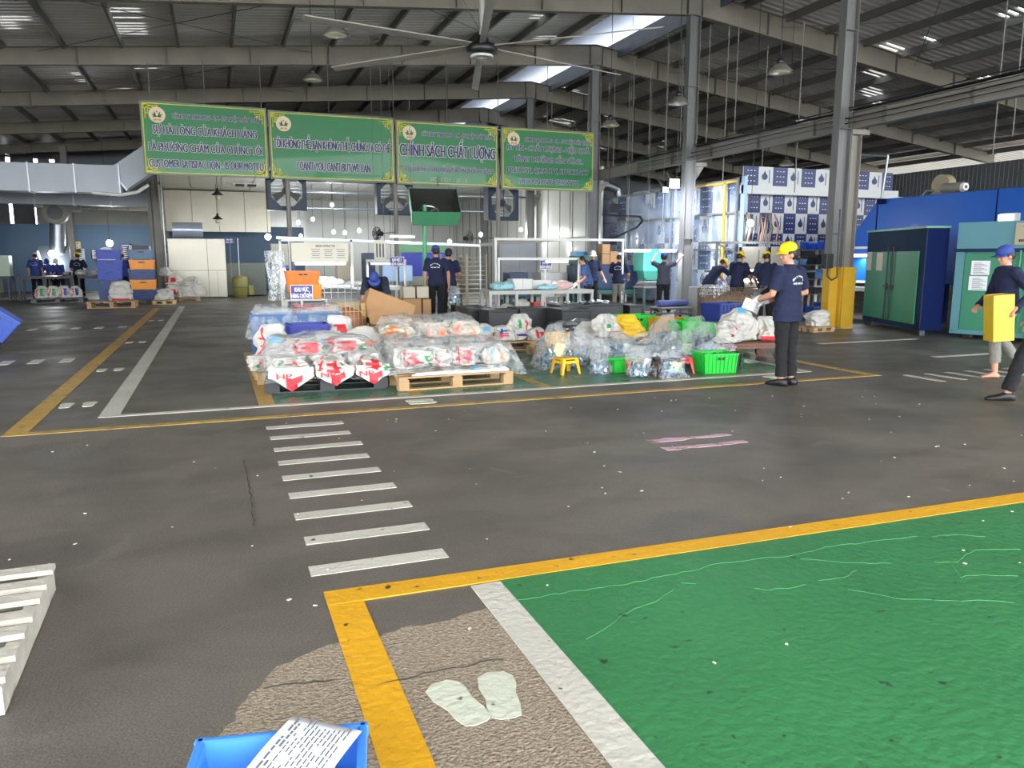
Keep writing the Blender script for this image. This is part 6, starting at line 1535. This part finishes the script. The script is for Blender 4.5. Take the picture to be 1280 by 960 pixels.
# ================================================================ LEFT BAY
pallet('plastic_pallet', 'black plastic pallet in the left bay with printed sacks', YP(75, 376, 30).x, 30, 0, 1.5, .9, .14, M_blkp, 6, None, True)
xs0 = YP(75, 376, 30).x
for i in range(4): sack(f'printed white sack on the left bay black pallet, {("leftmost", "second", "third", "rightmost")[i]}', xs0 - .5 + .34 * i, 29.95, .15, .1 * i, .42, .36, .42, 'stand', ((.66, .7, .2, .8, M_red), (.74, .78, .2, .8, (M_pgr, M_pgr, M_blu, M_blu)[i])), 140 + i, 'sacks on the left bay black pallet')
M_blkt = mat('black_table_steel', (30, 32, 40), .5, 0, .1, 4)
tbl = [(-5.6, 31.8, 1.7, 'left black worktable in the left bay'), (-7.6, 31.9, 1.8, 'far left black worktable at the picture edge'), (-3.85, 31.8, 1.5, 'right black worktable beside the blue crate stacks')]
for x, y, w, lab in tbl: table(lab, x, y, 0, w, .8, .85, M_blkt, None, True, 'work_table', .04, 3)
for k, (x, lab) in enumerate(((-4.5, 'left'), (-4.0, 'middle'), (-3.5, 'right'))):
    lump('white_goods', f'{lab} small white bundle on the right black worktable', x, 31.8, .86, .4, .4, .2, M_sack, 'goods', 50 + k)
machine_box('machine', 'pale green control cabinet on the far left worktable', -7.0, 31.7, .7, .5, .855, .72, mat('pale_green_cab', (160, 176, 160), .5, 0, .1, 3), panels=1, legs=None); machine_box('machine', 'black box machine at the picture edge in the left bay', -8.1, 31.5, .9, .6, .86, .85, M_blkp, panels=1, legs=None)
t = thing('work_hood', 'slanted grey hood lit from inside, behind the left black table', 'hood', (YP(68, 330, 34).x, 34, 0)); MB().quadprism([Vector((-.55, 0, 1.0)), Vector((.6, 0, .95)), Vector((.5, .3, 1.95)), Vector((-.55, .3, 1.95))], (0, .03, 0), mat('hood_grey', (96, 104, 112), .3, .6, .1, 3)).build('back_sheet', None, t)
MB().bar((-.5, -.1, 1.75), (-.32, -.1, .95), .06, .06, M_white).build('white_bar', None, t); [MB().bb(x_, x_ + .06, .1, .16, 0, 1.0, M_blkt).build('leg', None, t) for x_ in (-.5, .45)]
bulb(tuple(YP(65, 317, 33.7)), 'bright bulb inside the slanted hood', 120, .13, .4, None)
for (px, py, w, h, lab, mm) in ((92, 327, .75, .95, 'white notice board behind the yellow-capped worker', M_chw), (94, 309, .36, .42, 'small yellowish picture above the white notice board', mat('yellow_paper', (214, 200, 150), .6, 0, .2, 8)), (85, 313, .24, .28, 'tiny yellowish picture left of the other one', mat('yellow_paper', (214, 200, 150))), (120, 318, .24, .32, 'small white sheet on the blue wall', M_chw), (180, 316, 1.25, .5, 'wide white information board on the blue wall', M_chw), (157, 315, .32, .62, 'purple striped sign left of the wide white board', mat('sign_purple', (70, 62, 138)))):
    Y = 39.8; p = YP(px, py, Y); w *= 1.25; h *= 1.2; t = thing('wall_notice', lab, 'notice', p); MB().box((0, 0, 0), (w, .03, h), mm).build('sheet', None, t)
    mb = MB(); random.seed(px)
    nc = max(1, int(w / .35))
    for c in range(nc):
        for r in range(int(h / .1)): mb.box((-w / 2 + w * (c + .5) / nc, -.018, h / 2 - .08 - .09 * r), (w / nc * random.uniform(.4, .8), .004, .03), M_ltext if 'purple' in lab else M_ink)
    mb.build('printed_lines', None, t)
# crate stacks
pallet('plastic_pallet', 'dark dolly under the tall blue crate stack', -3.2, 28.6, 0, 1.0, .7, .12, M_blkp, 5, None, True); pallet('plastic_pallet', 'dark dolly under the orange and blue crate stack', -2.25, 28.6, 0, .85, .7, .12, M_blkp, 5, None, True)
for k in range(5):
    z = .13 + k * .33; nm = ('bottom', 'second', 'third', 'fourth', 'top')[k]
    crate('plastic_crate', f'royal blue crate, {nm} of the all-blue stack in the left bay', -3.22 + .02 * (k % 2), 28.6, z, .02 * k, .72, .5, .31, mat('royal_crate', (34, 62, 168), .4, 0, .06, 3) if k > 1 else mat('dark_blue_crate', (36, 62, 120), .4, 0, .08, 3), 'crate', 'all-blue crate stack', ribs=4)
for k in range(5):
    z = .13 + k * .33; nm = ('bottom', 'second', 'third', 'fourth', 'top')[k]; o_ = k in (1, 3)
    crate('plastic_crate', f'{("blue", "orange")[o_]} crate, {nm} of the orange and blue stack', -2.25, 28.6, z, .0, .74, .5, .31, M_orap if o_ else (mat('pale_blue_crate', (84, 116, 150), .4) if k == 4 else mat('dark_blue_crate', (36, 62, 120))), 'crate', 'orange and blue crate stack', ribs=5)
crate('plastic_crate', 'small light blue crate right of the orange and blue stack', -1.72 - .08, 28.9, .004, 0, .36, .4, .45, mat('light_blue_crate', (84, 140, 190), .4), 'crate', None)
pallet('wooden_pallet', 'light wooden pallet before the blue crate stack', -2.95, 26.3, 0, 1.3, .9, .2); sack('tall white sack with red hem on the light wooden pallet', -2.72, 26.3, .205, 0, .72, .5, .62, 'stand', ((.6, .9, .03, .12, M_red),), 160, None)
t = thing('dark_cabinet', 'dark doorway locker behind the orange and blue crates', 'locker', (-2.6, 32.4, 0)); MB().bb(-.3, .3, 0, .4, 0.02, 1.95, M_blkp).build('body', None, t); MB().bb(-.36, -.26, -.02, 0, .02, 1.95, M_chw).build('pale_edge', None, t)
# tilted blue tub at left frame edge
p = G(8, 440); t = crate('storage_tub', 'blue slotted tub tilted on its black cart at the left picture edge', p.x - .28, p.y + .1, .34, 0, .62, .5, .42, M_bluep, 'tub', None, True); t.rotation_euler = (0, math.radians(38), .1)
t = thing('cart', 'black low cart under the tilted blue tub at the left edge', 'cart', (p.x - .35, p.y + .1, .004)); MB().bb(-.35, .25, -.25, .25, .08, .3, M_blkp).build('body', None, t); [MB().cyl((sx, sy - .02, .04), (sx, sy + .02, .04), .04, m=M_black).build('wheel', None, t) for sx in (-.28, .18) for sy in (-.2, .2)]
# ================================================================ PEOPLE
M_hair = mat('black_hair', (24, 20, 20), .5, 0, .2, 30, .4, 60); M_glove = mat('white_glove', (226, 226, 230), .85, 0, .04, 10, .2, 90)
M_capy = mat('yellow_cap_cloth', (240, 206, 20), .75, 0, .06, 9, .15, 90); M_capb = mat('blue_cap_cloth', (46, 66, 140), .8, 0, .1, 9, .15, 90); M_capn = mat('navy_cap_cloth', (26, 34, 60), .8, 0, .1, 9); M_capw = mat('white_cap_cloth', (214, 212, 206), .8, 0, .05, 9)
M_shoe = mat('black_shoe', (24, 24, 26), .5, 0, .1, 9); M_greyc = mat('grey_trousers', (122, 120, 112), .9, 0, .18, 9, .2, 60); M_lip = mat('lips', (176, 92, 84), .5, 0, 0); M_eye = mat('eye_dark', (26, 20, 18), .3, 0, 0); M_blush = mat('royal_shirt', (44, 62, 130), .9, 0, .12, 12, .2, 80); M_char = mat('charcoal_shirt', (60, 62, 74), .9, 0, .12, 12, .2, 80); M_blushirt = mat('slate_blue_shirt', (58, 84, 130), .9, 0, .12, 12, .2, 80)
def loft(mb, rings, m, n=20):
    """rings: (centre, x axis half vector, y axis half vector)"""
    vs = []
    for c, ax, ay in rings:
        for i in range(n):
            t = 2 * PI * i / n; vs.append(Vector(c) + Vector(ax) * math.cos(t) + Vector(ay) * math.sin(t))
    fs = [(k * n + i, k * n + (i + 1) % n, (k + 1) * n + (i + 1) % n, (k + 1) * n + i) for k in range(len(rings) - 1) for i in range(n)]
    fs += [tuple(range(n))[::-1], tuple(range((len(rings) - 1) * n, len(rings) * n))]
    mb.add(vs, fs, m, True)
def limb(mb, pts, m=None, ball=True):
    for (a, ra), (b, rb) in zip(pts[:-1], pts[1:]):
        mb.cyl(a, b, ra, rb, m, 14)
    for k, (a, ra) in enumerate(pts):
        if ball or 0 < k < len(pts) - 1: mb.ell(a, (ra, ra, ra), m, 14, 10)
def fuse(mb, name, m, parent, voxel, smooth=3, wr=0.0, seed=0):
    """one continuous surface out of the overlapping closed pieces"""
    me = mb.mesh('tmp'); bm = bmesh.new(); bm.from_mesh(me); bmesh.ops.recalc_face_normals(bm, faces=bm.faces); bm.to_mesh(me); bm.free()
    o = bpy.data.objects.new('tmp', me)
    r = o.modifiers.new('r', 'REMESH'); r.mode = 'VOXEL'; r.voxel_size = voxel; r.use_smooth_shade = True
    if smooth: s = o.modifiers.new('s', 'SMOOTH'); s.iterations = smooth; s.factor = .5
    me2 = baked(o); me2.name = name
    if wr:
        nv = len(me2.vertices); co = [0.0] * (3 * nv); me2.vertices.foreach_get('co', co); nn = [tuple(q.vector) for q in me2.vertex_normals]
        for i in range(nv):
            px, py, pz = co[3 * i:3 * i + 3]; k = wr * (noise.noise(Vector((px * 7, py * 7, pz * 16 + seed))) + .6 * noise.noise(Vector((px * 18, py * 18, pz * 26 + seed))))
            for j in range(3): co[3 * i + j] += nn[i][j] * k
        me2.vertices.foreach_set('co', co); me2.update()
    me2.materials.clear(); me2.materials.append(m)
    for p in me2.polygons: p.use_smooth = True
    q = bpy.data.objects.new(name, me2); COL.objects.link(q); q.parent = parent
    return q
def hand(mb, w, d, up, side, m, s=1.0, curl=.5, spread=.018):
    """palm and five fingers; w wrist, d pointing direction, up = back-of-hand normal, side = +1/-1 where the thumb leaves"""
    d = Vector(d).normalized(); up = Vector(up); up = (up - d * up.dot(d)).normalized(); x = d.cross(up).normalized() * side
    w = Vector(w)
    loft(mb, [(w, x * .024 * s, up * .019 * s), (w + d * .03 * s, x * .034 * s, up * .017 * s), (w + d * .075 * s, x * .041 * s, up * .014 * s), (w + d * .092 * s, x * .038 * s, up * .011 * s)], m, 14)
    for k, (off, L) in enumerate(((.030, .066), (.010, .075), (-.011, .070), (-.031, .055))):
        p = w + d * .085 * s + x * off * s; dd = d.copy(); r = .0085 * s
        pts = [(p - d * .02 * s, r)]
        for q in range(3):
            a = curl * (.5 + .5 * q); dd = (dd * math.cos(a) - up * math.sin(a)).normalized(); up2 = up
            p = p + dd * L * s * (.45, .32, .23)[q]; pts.append((p, r * (1 - .08 * q)))
            up = (up2 - dd * up2.dot(dd)).normalized()
        limb(mb, pts, m); up = (Vector(up2)).normalized(); up = x.cross(d) * side if False else (lambda u: (u - d * u.dot(d)).normalized())(Vector(up2) if abs(up2.dot(d)) < .95 else x.cross(d))
    b = w + d * .025 * s + x * .03 * s; t1 = b + (d * .6 + x * .75 - up * .2).normalized() * .045 * s; t2 = t1 + (d * .9 + x * .25 - up * .3).normalized() * .035 * s
    limb(mb, [(w + d * .02 * s, .014 * s), (b, .013 * s), (t1, .0105 * s), (t2, .009 * s)], m)
def arc_print(parent, lines, M_up, zc, ry, rx, R=.115, s=.02):
    mb = MB()
    txt_, base_ = lines
    n = len(txt_)
    def put(ch, x, z, rot, h):
        if ch == ' ': return
        me = text_mesh(ch, 1, 1, .02); c, si = math.cos(rot), math.sin(rot)
        xs = [v.co.x for v in me.vertices]
        if not xs: return
        x0 = (min(xs) + max(xs)) / 2
        vs = []
        for v in me.vertices:
            a, b = (v.co.x - x0) * h * 1.1, v.co.y * h; a, b = a * c - b * si, a * si + b * c
            X = -(x + a); Z = zc + z + b; yy = -ry * math.sqrt(max(.05, 1 - (X / rx) ** 2)) - .012
            vs.append(M_up @ Vector((-(x + a) * -1, yy, Z)))
        mb.add(vs, [tuple(p.vertices) for p in me.polygons], M_ltext)
    for i, ch in enumerate(txt_):
        a = math.radians(150 - 120 * i / (n - 1)); put(ch, R * math.cos(a), R * math.sin(a) * .8, a - PI / 2, s)
    m = len(base_)
    for i, ch in enumerate(base_): put(ch, -.085 + .17 * i / (m - 1), -.0, 0, s)
    mb.build('back_print', None, parent, fix=False)
def person(lab, x, y, face, H=1.65, lean=0, head=(0, 0), elL=None, wrL=None, elR=None, wrR=None, knL=None, anL=None, knR=None, anR=None, shirt=None, trou=None, cap=None, hair='short', shoes=True, gloves=(), near=False, print_=False, cap_back=False, width=1.0, hem=.10, curl=.45, group=None, z=.004, long_tunic=0.0, long_sleeve=False):
    """face: world heading in degrees the chest points to"""
    shirt = shirt or M_navy; trou = trou or M_blackc; s = H / 1.65
    t = thing('person', lab, 'person', (x, y, z), math.radians(face - 90), group); t.scale = (s, s, s)
    pel = Vector((0, 0, .93)); Mu = Matrix.Translation(pel) @ Matrix.Rotation(math.radians(-lean), 4, 'X') @ Matrix.Translation(-pel)
    up = lambda a, b, c: Mu @ Vector((a, b, c)); W = width
    shL, shR = up(-.175 * W, 0, 1.345), up(.175 * W, 0, 1.345)
    elL = Vector(elL or (-.235 * W, -.02, 1.07)); wrL = Vector(wrL or (-.24 * W, .06, .83)); elR = Vector(elR or (.235 * W, -.02, 1.07)); wrR = Vector(wrR or (.24 * W, .06, .83))
    knL = Vector(knL or (-.1, .02, .48)); anL = Vector(anL or (-.11, -.02, .085)); knR = Vector(knR or (.1, .02, .48)); anR = Vector(anR or (.11, -.02, .085))
    hipL, hipR = Vector((-.085 * W, 0, .9)), Vector((.085 * W, 0, .9))
    vx = .0075 if near else .012
    # --- body: one continuous skin
    mb = MB()
    U = (Mu.to_3x3() @ Vector((1, 0, 0)), Mu.to_3x3() @ Vector((0, 1, 0)))
    ring = lambda z_, rx, ry, y0=0: (up(0, y0, z_), U[0] * rx * W, U[1] * ry)
    loft(mb, [ring(.9, .12, .085), ring(1.0, .115, .08), ring(1.12, .115, .08), ring(1.26, .14, .088, .005), ring(1.34, .13, .075), ring(1.385, .07, .055)], None)
    limb(mb, [(up(0, -.01, 1.34), .056), (up(0, .012, 1.45), .05)])
    for sh, el, wr in ((shL, elL, wrL), (shR, elR, wrR)): limb(mb, [(sh, .05), (sh.lerp(el, .5), .046), (el, .037), (el.lerp(wr, .35), .038), (wr, .025)])
    for hp_, kn, an in ((hipL, knL, anL), (hipR, knR, anR)): limb(mb, [(hp_, .088), (hp_.lerp(kn, .5), .072), (kn, .052), (kn.lerp(an, .35), .054), (an, .034)])
    for an in (anL, anR): loft(mb, [(an + Vector((0, -.055, -.055)), (.028, 0, 0), (0, .0, .028)), (an + Vector((0, 0, -.035)), (.036, 0, 0), (0, 0, .045)), (an + Vector((0, .09, -.055)), (.042, 0, 0), (0, 0, .025)), (an + Vector((0, .17, -.067)), (.036, 0, 0), (0, 0, .013))], None, 14)
    hy, hpit = head
    Mh = Matrix.Translation(up(0, .012, 1.44)) @ Matrix.Rotation(math.radians(hy), 4, 'Z') @ Matrix.Rotation(math.radians(-(lean * .8 + hpit)), 4, 'X')
    hm = MB()
    hm.ell((0, .0, .115), (.074, .092, .098), None, 20, 14); hm.ell((0, .028, .055), (.055, .064, .062), None, 18, 12); hm.ell((0, .062, .02), (.026, .026, .02), None)
    hm.ell((0, .085, .098), (.011, .014, .03), None); hm.ell((0, .1, .077), (.015, .018, .013), None)          # nose bridge and tip
    hm.ell((0, .078, .043), (.026, .018, .013), None)                                                          # mouth area
    for sx in (-1, 1): hm.ell((sx * .076, -.008, .088), (.011, .019, .03), None); hm.ell((sx * .034, .062, .072), (.024, .02, .022), None); hm.ell((sx * .028, .076, .128), (.024, .014, .011), None)
    for v in hm.v: mb.v  # no-op keeps order clear
    mb.add([Mh @ v for v in hm.v], hm.f, None, True)
    for k, (el, wr, sd) in enumerate(((elL, wrL, 1), (elR, wrR, -1))):
        d = (wr - el).normalized(); nrm = Vector((0, 0, 1)) if abs(d.z) < .8 else Vector((-sd, 0, 0)); g_ = ('L', 'R')[k] in gloves
        hand(mb, wr, d, nrm, sd, None, 1.0, curl)
    fuse(mb, 'body', M_skin, t, vx, 2)
    # --- gloves
    for k, (el, wr, sd) in enumerate(((elL, wrL, 1), (elR, wrR, -1))):
        if ('L', 'R')[k] in gloves:
            d = (wr - el).normalized(); nrm = Vector((0, 0, 1)) if abs(d.z) < .8 else Vector((-sd, 0, 0))
            gm = MB(); hand(gm, wr, d, nrm, sd, None, 1.16, curl); limb(gm, [(wr - d * .05, .034), (wr + d * .01, .032)], None, False); fuse(gm, 'glove', M_glove, t, .008, 1)
    # --- face details
    for sx in (-1, 1): e = MB(); e.ell((sx * .028, .0835, .112), (.0125, .006, .0055), M_eye, 10, 6); o = e.build('eye', None, t); o.matrix_local = Mh; b = MB(); b.ell((sx * .029, .0845, .134), (.018, .005, .0035), M_hair, 10, 6); o = b.build('eyebrow', None, t); o.matrix_local = Mh
    e = MB(); e.ell((0, .0935, .043), (.02, .006, .0065), M_lip, 12, 6); o = e.build('mouth', None, t); o.matrix_local = Mh
    # --- hair
    hb = MB()
    dz = {'short': .055, 'long': .02, 'bun': .03}.get(hair, .05)
    hb.ell((0, -.014, .122), (.083, .096, .098), None, 22, 14)
    for v in hb.v:
        lim = .128 if v.y > .035 else (.1 if v.y > -.01 else dz)
        if v.z < lim: v.z = lim + (v.z - lim) * .12
    if hair == 'long': hb.ell((0, -.07, .0), (.06, .035, .12), None)
    if hair == 'bun': hb.ell((0, -.1, .06), (.035, .03, .035), None)
    o = fuse(hb, 'hair', M_hair, t, .008, 1); o.matrix_local = Mh
    # --- cap
    if cap:
        cm = MB(); A = Matrix.Rotation(math.radians(-6), 4, 'X')
        cm.lathe([(.088, .0), (.09, .02), (.086, .055), (.068, .088), (.035, .108), (.004, .113)], cap, 28, (0, -.006, .138), 1, 1.17, A)
        o = cm.build('cap', None, t); o.matrix_local = Mh
        bm_ = MB(); n = 12; sg = -1 if cap_back else 1
        def br(u, v): a = math.radians(-68 + 136 * u); r = .088 + v * .078 * math.cos(a * .75) ** .6; return Vector((math.sin(a) * r * (1 - .12 * v), sg * (-.006 + math.cos(a) * r * 1.12), .146 - v * .024 - .35 * abs(math.sin(a)) ** 2 * .03))
        bm_.grid(br, n, 4, cap); q = bm_.build('brim', None, o, fix=False); q.modifiers.new('s', 'SOLIDIFY').thickness = .004
        kb = MB(); kb.ell((0, -.006, .252), (.008, .008, .005), cap, 8, 6); kb.build('button', None, o)
    # --- shirt
    sm = MB(); hem_z = .93 - hem
    rb = lambda z_, rx, ry, y0=0: (Vector((0, y0, z_)), Vector((rx * W, 0, 0)), Vector((0, ry, 0)))
    low = [rb(hem_z - long_tunic, .19, .142), rb(.93, .182, .138)]
    loft(sm, low + [ring(1.0, .166, .128), ring(1.12, .16, .122, .0), ring(1.25, .172, .124, .004), ring(1.335, .165, .1), ring(1.385, .1, .075), ring(1.41, .066, .062, .004)], None, 24)
    for sh, el, wr in ((shL, elL, wrL), (shR, elR, wrR)):
        if long_sleeve: limb(sm, [(sh, .072), (sh.lerp(el, .6), .064), (el, .055), (wr, .038)], None, False); sm.ell(sh, (.074, .074, .074), None)
        else: sm.cyl(sh, sh.lerp(el, .82), .072, .07, None, 16); sm.ell(sh, (.074, .074, .074), None)
    fuse(sm, 'shirt', shirt, t, vx * 1.1, 2, .010, x * 3)
    cl = MB(); loft(cl, [ring(1.395, .07, .066, .004), ring(1.43, .06, .06, .012)], shirt, 18); cl.build('collar', shirt, t)
    if print_: arc_print(t, ('CÔNG TY TNHH MTV TM', 'NHẬT PHÁT TUẤN'), Mu, 1.2, .118, .17 * W, .105, .026)
    # --- trousers
    tm = MB(); loft(tm, [rb(.80, .15, .115), rb(.9, .152, .115), rb(1.0, .14, .108)], None, 20)
    for hp_, kn, an in ((hipL, knL, anL), (hipR, knR, anR)):
        low_ = kn.lerp(an, .93 if shoes else .72)
        sg = -1 if kn.x < 0 else 1
        tm.ell(hp_ + Vector((0, 0, .01)), (.1, .108, .1), None); limb(tm, [(hp_ + Vector((sg * .005, 0, -.02)), .1), (hp_.lerp(kn, .5), .086), (kn, .07), (kn.lerp(an, .5), .068), (low_, .068)], None, False)
    fuse(tm, 'trousers', trou, t, vx * 1.1, 2, .009, x * 5)
    if shoes:
        for an in (anL, anR):
            so = MB(); loft(so, [(an + Vector((0, -.075, -.045)), (.032, 0, 0), (0, .0, .036)), (an + Vector((0, -.01, -.03)), (.044, 0, 0), (0, 0, .056)), (an + Vector((0, .08, -.05)), (.05, 0, 0), (0, 0, .036)), (an + Vector((0, .17, -.062)), (.046, 0, 0), (0, 0, .024)), (an + Vector((0, .2, -.07)), (.03, 0, 0), (0, 0, .014))], M_shoe, 16)
            so.build('shoe', None, t)
            
    return t
# near woman with yellow cap
wm = person('person in yellow cap, navy shirt and black trousers, standing with white gloves and papers', 6.22, 7.3, 108, 1.64, 0, (50, 4), elL=(-.27, .04, 1.09), wrL=(-.2, .3, 1.0), elR=(.31, -.03, 1.1), wrR=(-.02, .3, .98), cap=M_capy, gloves=('L', 'R'), near=True, print_=True, width=1.16, hem=.16, anL=(-.07, -.01, .085), anR=(.09, -.04, .085), knL=(-.075, .01, .48), knR=(.095, 0, .48), hair='bun')
_h = wm.matrix_basis
Mw = Matrix.Translation((6.22, 7.3, 0)) @ Matrix.Rotation(math.radians(32), 4, 'Z')
t = thing('paper_bundle', 'crumpled white papers and film held by the near person in yellow cap', 'papers', (0, 0, 0))
mb = MB(); mb.grid(lambda u, v: Mw @ Vector(((u - .5) * .3 - .02, .3 + v * .17, 1.03 + .05 * math.sin(u * 5) - .12 * v + .02 * noise.noise(Vector((u * 5, v * 5, 0))))), 14, 10, M_paper); mb.build('sheets', None, t, fix=False).modifiers.new('s', 'SOLIDIFY').thickness = .02
mb = MB(); mb.box(Mw @ Vector((-.03, .42, .93)), (.2, .14, .13), M_paper, (0.3, .25, math.radians(35))); mb.build('white_box', None, t)
mb = MB(); mb.grid(lambda u, v: Mw @ Vector(((u - .5) * .26, .34 + .05 * math.sin(v * 5), 1.0 + v * .17)), 10, 8, M_frost); mb.build('film_wrap', None, t, fix=False)
# right-hand men
mr = person('barefoot person in blue cap carrying a yellow box, walking left', 9.22, 6.85, 156, 1.62, 4, (0, 6), elL=(-.3, -.12, 1.1), wrL=(-.36, .08, .92), elR=(.27, .06, 1.08), wrR=(.02, .34, .92), cap=M_capb, trou=M_greyc, shoes=False, near=True, knL=(-.1, .16, .5), anL=(-.1, .12, .085), knR=(.1, -.02, .5), anR=(.1, -.3, .16), long_sleeve=True)
t = thing('yellow_box', 'tall yellow plastic box carried by the barefoot person', 'box', (0, 0, 0)); Mb = Matrix.Translation((9.22, 6.85, 0)) @ Matrix.Rotation(math.radians(66), 4, 'Z') @ Matrix.Translation((-.26, .2, .5)) @ Matrix.Rotation(math.radians(-5), 4, 'X')
mb = MB(); w_, d_, h_ = .22, .24, .56
for s_ in (-1, 1): mb.box((s_ * w_ / 2, 0, h_ / 2), (.008, d_, h_), M_yelp, 0, Mb); mb.box((0, s_ * d_ / 2, h_ / 2), (w_, .008, h_), mat('yellow_plastic_sheet', (206, 172, 40), .35, 0, .2, 6), 0, Mb)
mb.box((0, 0, .004), (w_, d_, .008), M_yelp, 0, Mb); mb.build('body', None, t)
mb = MB(); mb.box((0, 0, h_ * .98), (w_ * .98, d_ * .98, .01), mat('box_top_grey', (150, 142, 110), .6), 0, Mb); mb.build('contents_board', None, t)
person('person in navy shirt and black trousers stepping left, cut by the right picture edge', 8.0, 5.5, 140, 1.66, 2, (0, 0), elL=(-.25, -.03, 1.08), wrL=(-.24, -.02, .84), shirt=M_navy, near=True, print_=True, cap=M_capn, knL=(-.1, .2, .5), anL=(-.1, .3, .09), knR=(.1, -.04, .49), anR=(.1, -.24, .12), width=1.15)
# middle
g_ = G(546, 404); w1 = person('tall person in navy shirt walking away, holding a bag of bright pieces', g_.x, g_.y, 66, 1.74, 0, (18, 0), cap=M_capb, print_=True, near=True, elR=(.27, .0, 1.08), wrR=(.26, .12, .84), knL=(-.1, .06, .48), anL=(-.1, .06, .085), anR=(.1, -.16, .1), knR=(.1, .0, .48), trou=M_blackc)
g_ = G(566, 400); person('person in dark cap walking away, half hidden behind the tall one', g_.x, g_.y + .3, 62, 1.68, 0, (0, 0), cap=M_capn, elR=(.24, .06, 1.08), wrR=(.2, .26, .95))
q = w1.location; t = clear_bag('clear bag of bright pieces held by the tall walking person', q.x + .42, q.y - .05, .3, .34, .22, .44, .6, 201, .42, None)
g_ = G(474, 418); person('stooping person in blue cap bending over a cardboard box', g_.x, g_.y + .1, 255, 1.66, 72, (0, 10), cap=M_capb, shirt=mat('dark_slate_shirt', (30, 38, 56), .9, 0, .12, 12, .2, 80), trou=mat('dark_grey_trousers', (66, 68, 70), .9, 0, .1, 8), elL=(-.24, .42, .72), wrL=(-.17, .45, .48), elR=(.24, .42, .72), wrR=(.17, .45, .48), near=True)
person('person with long black hair and white gloves sorting at the pale table', 8.95, 18.0, 165, 1.55, 14, (5, 16), shirt=M_blushirt, hair='long', elL=(-.25, .14, 1.05), wrL=(-.15, .36, .86), elR=(.25, .14, 1.05), wrR=(.15, .36, .86), gloves=('L', 'R'))
g_ = G(712, 384); person('person in pale cap and navy shirt standing behind the pale table', 9.9, 19.7, 262, 1.66, 4, (-15, 8), cap=M_capw, elL=(-.26, .02, 1.08), wrL=(-.3, .2, .9))
g_ = G(772, 392); person('person in white cap and grey trousers facing the teal machine', g_.x, g_.y, 48, 1.6, 6, (0, 10), cap=M_capw, trou=M_greyc, print_=True, elR=(.26, .14, 1.08), wrR=(.2, .36, .98), elL=(-.26, .14, 1.08), wrL=(-.2, .36, .98))
g_ = YP(828, 391, 17.7); person('person in charcoal shirt reaching up to a lamp by the ridge column', g_.x, g_.y, 62, 1.6, 4, (0, -5), cap=M_capb, shirt=M_char, elL=(-.32, .12, 1.42), wrL=(-.22, .3, 1.6), elR=(.34, .14, 1.4), wrR=(.48, .32, 1.56), anL=(-.2, -.1, .085), anR=(.18, .1, .085))
for (px, py, face, lean, lab, kw) in ((884, 397, 0, 42, 'leftmost packer in yellow cap bending over the packing bench', dict(elR=(.26, .5, 1.08), wrR=(.16, .62, .9), elL=(-.26, .5, 1.08), wrL=(-.16, .62, .9))),
        (919, 401, 20, 6, 'middle packer in yellow cap standing upright at the packing bench', dict(elR=(.26, .14, 1.06), wrR=(.16, .36, .94), elL=(-.26, .14, 1.06), wrL=(-.16, .36, .94))), (955, 404, 60, 8, 'right packer in yellow cap with back turned, nearest the standing woman', dict(elR=(.26, .16, 1.06), wrR=(.16, .38, .92), elL=(-.26, .16, 1.06), wrL=(-.16, .38, .92)))):
    g_ = G(px, py); person(lab, g_.x, g_.y, face, 1.62, lean, (0, 8), cap=M_capy, print_=(px == 957), **kw)
# left bay
g_ = G(101, 374); person('worker in yellow cap seen from behind before the white notice board', g_.x, g_.y, 84, 1.66, 2, (0, 6), cap=M_capy, print_=True, elL=(-.26, .1, 1.08), wrL=(-.18, .3, .98), elR=(.26, .1, 1.08), wrR=(.18, .3, .98))
person('worker in blue shirt and yellow cap behind the blue crate stack', -3.05, 30.6, 100, 1.66, 0, (0, 4), cap=M_capy, shirt=M_blush)
g_ = YP(46, 340, 33.2); person('worker in blue shirt and pale cap at the left black worktable', g_.x, 33.0, 80, 1.66, 6, (0, 10), cap=M_capw, shirt=M_blush, print_=True)
for k, (px, lab) in enumerate(((63, 'left'), (74, 'right'))):
    g_ = YP(px, 335, 33.3); person(f'{lab} of two workers facing us, stooped under the lit slanted hood', g_.x, 33.3, 260, 1.5, 25, (0, 14), cap=M_capb if k == 0 else M_capw, shirt=M_blush, elL=(-.24, .3, 1.0), wrL=(-.14, .42, .86), elR=(.24, .3, 1.0), wrR=(.14, .42, .86))

bpy.data.scenes.remove(_TS)
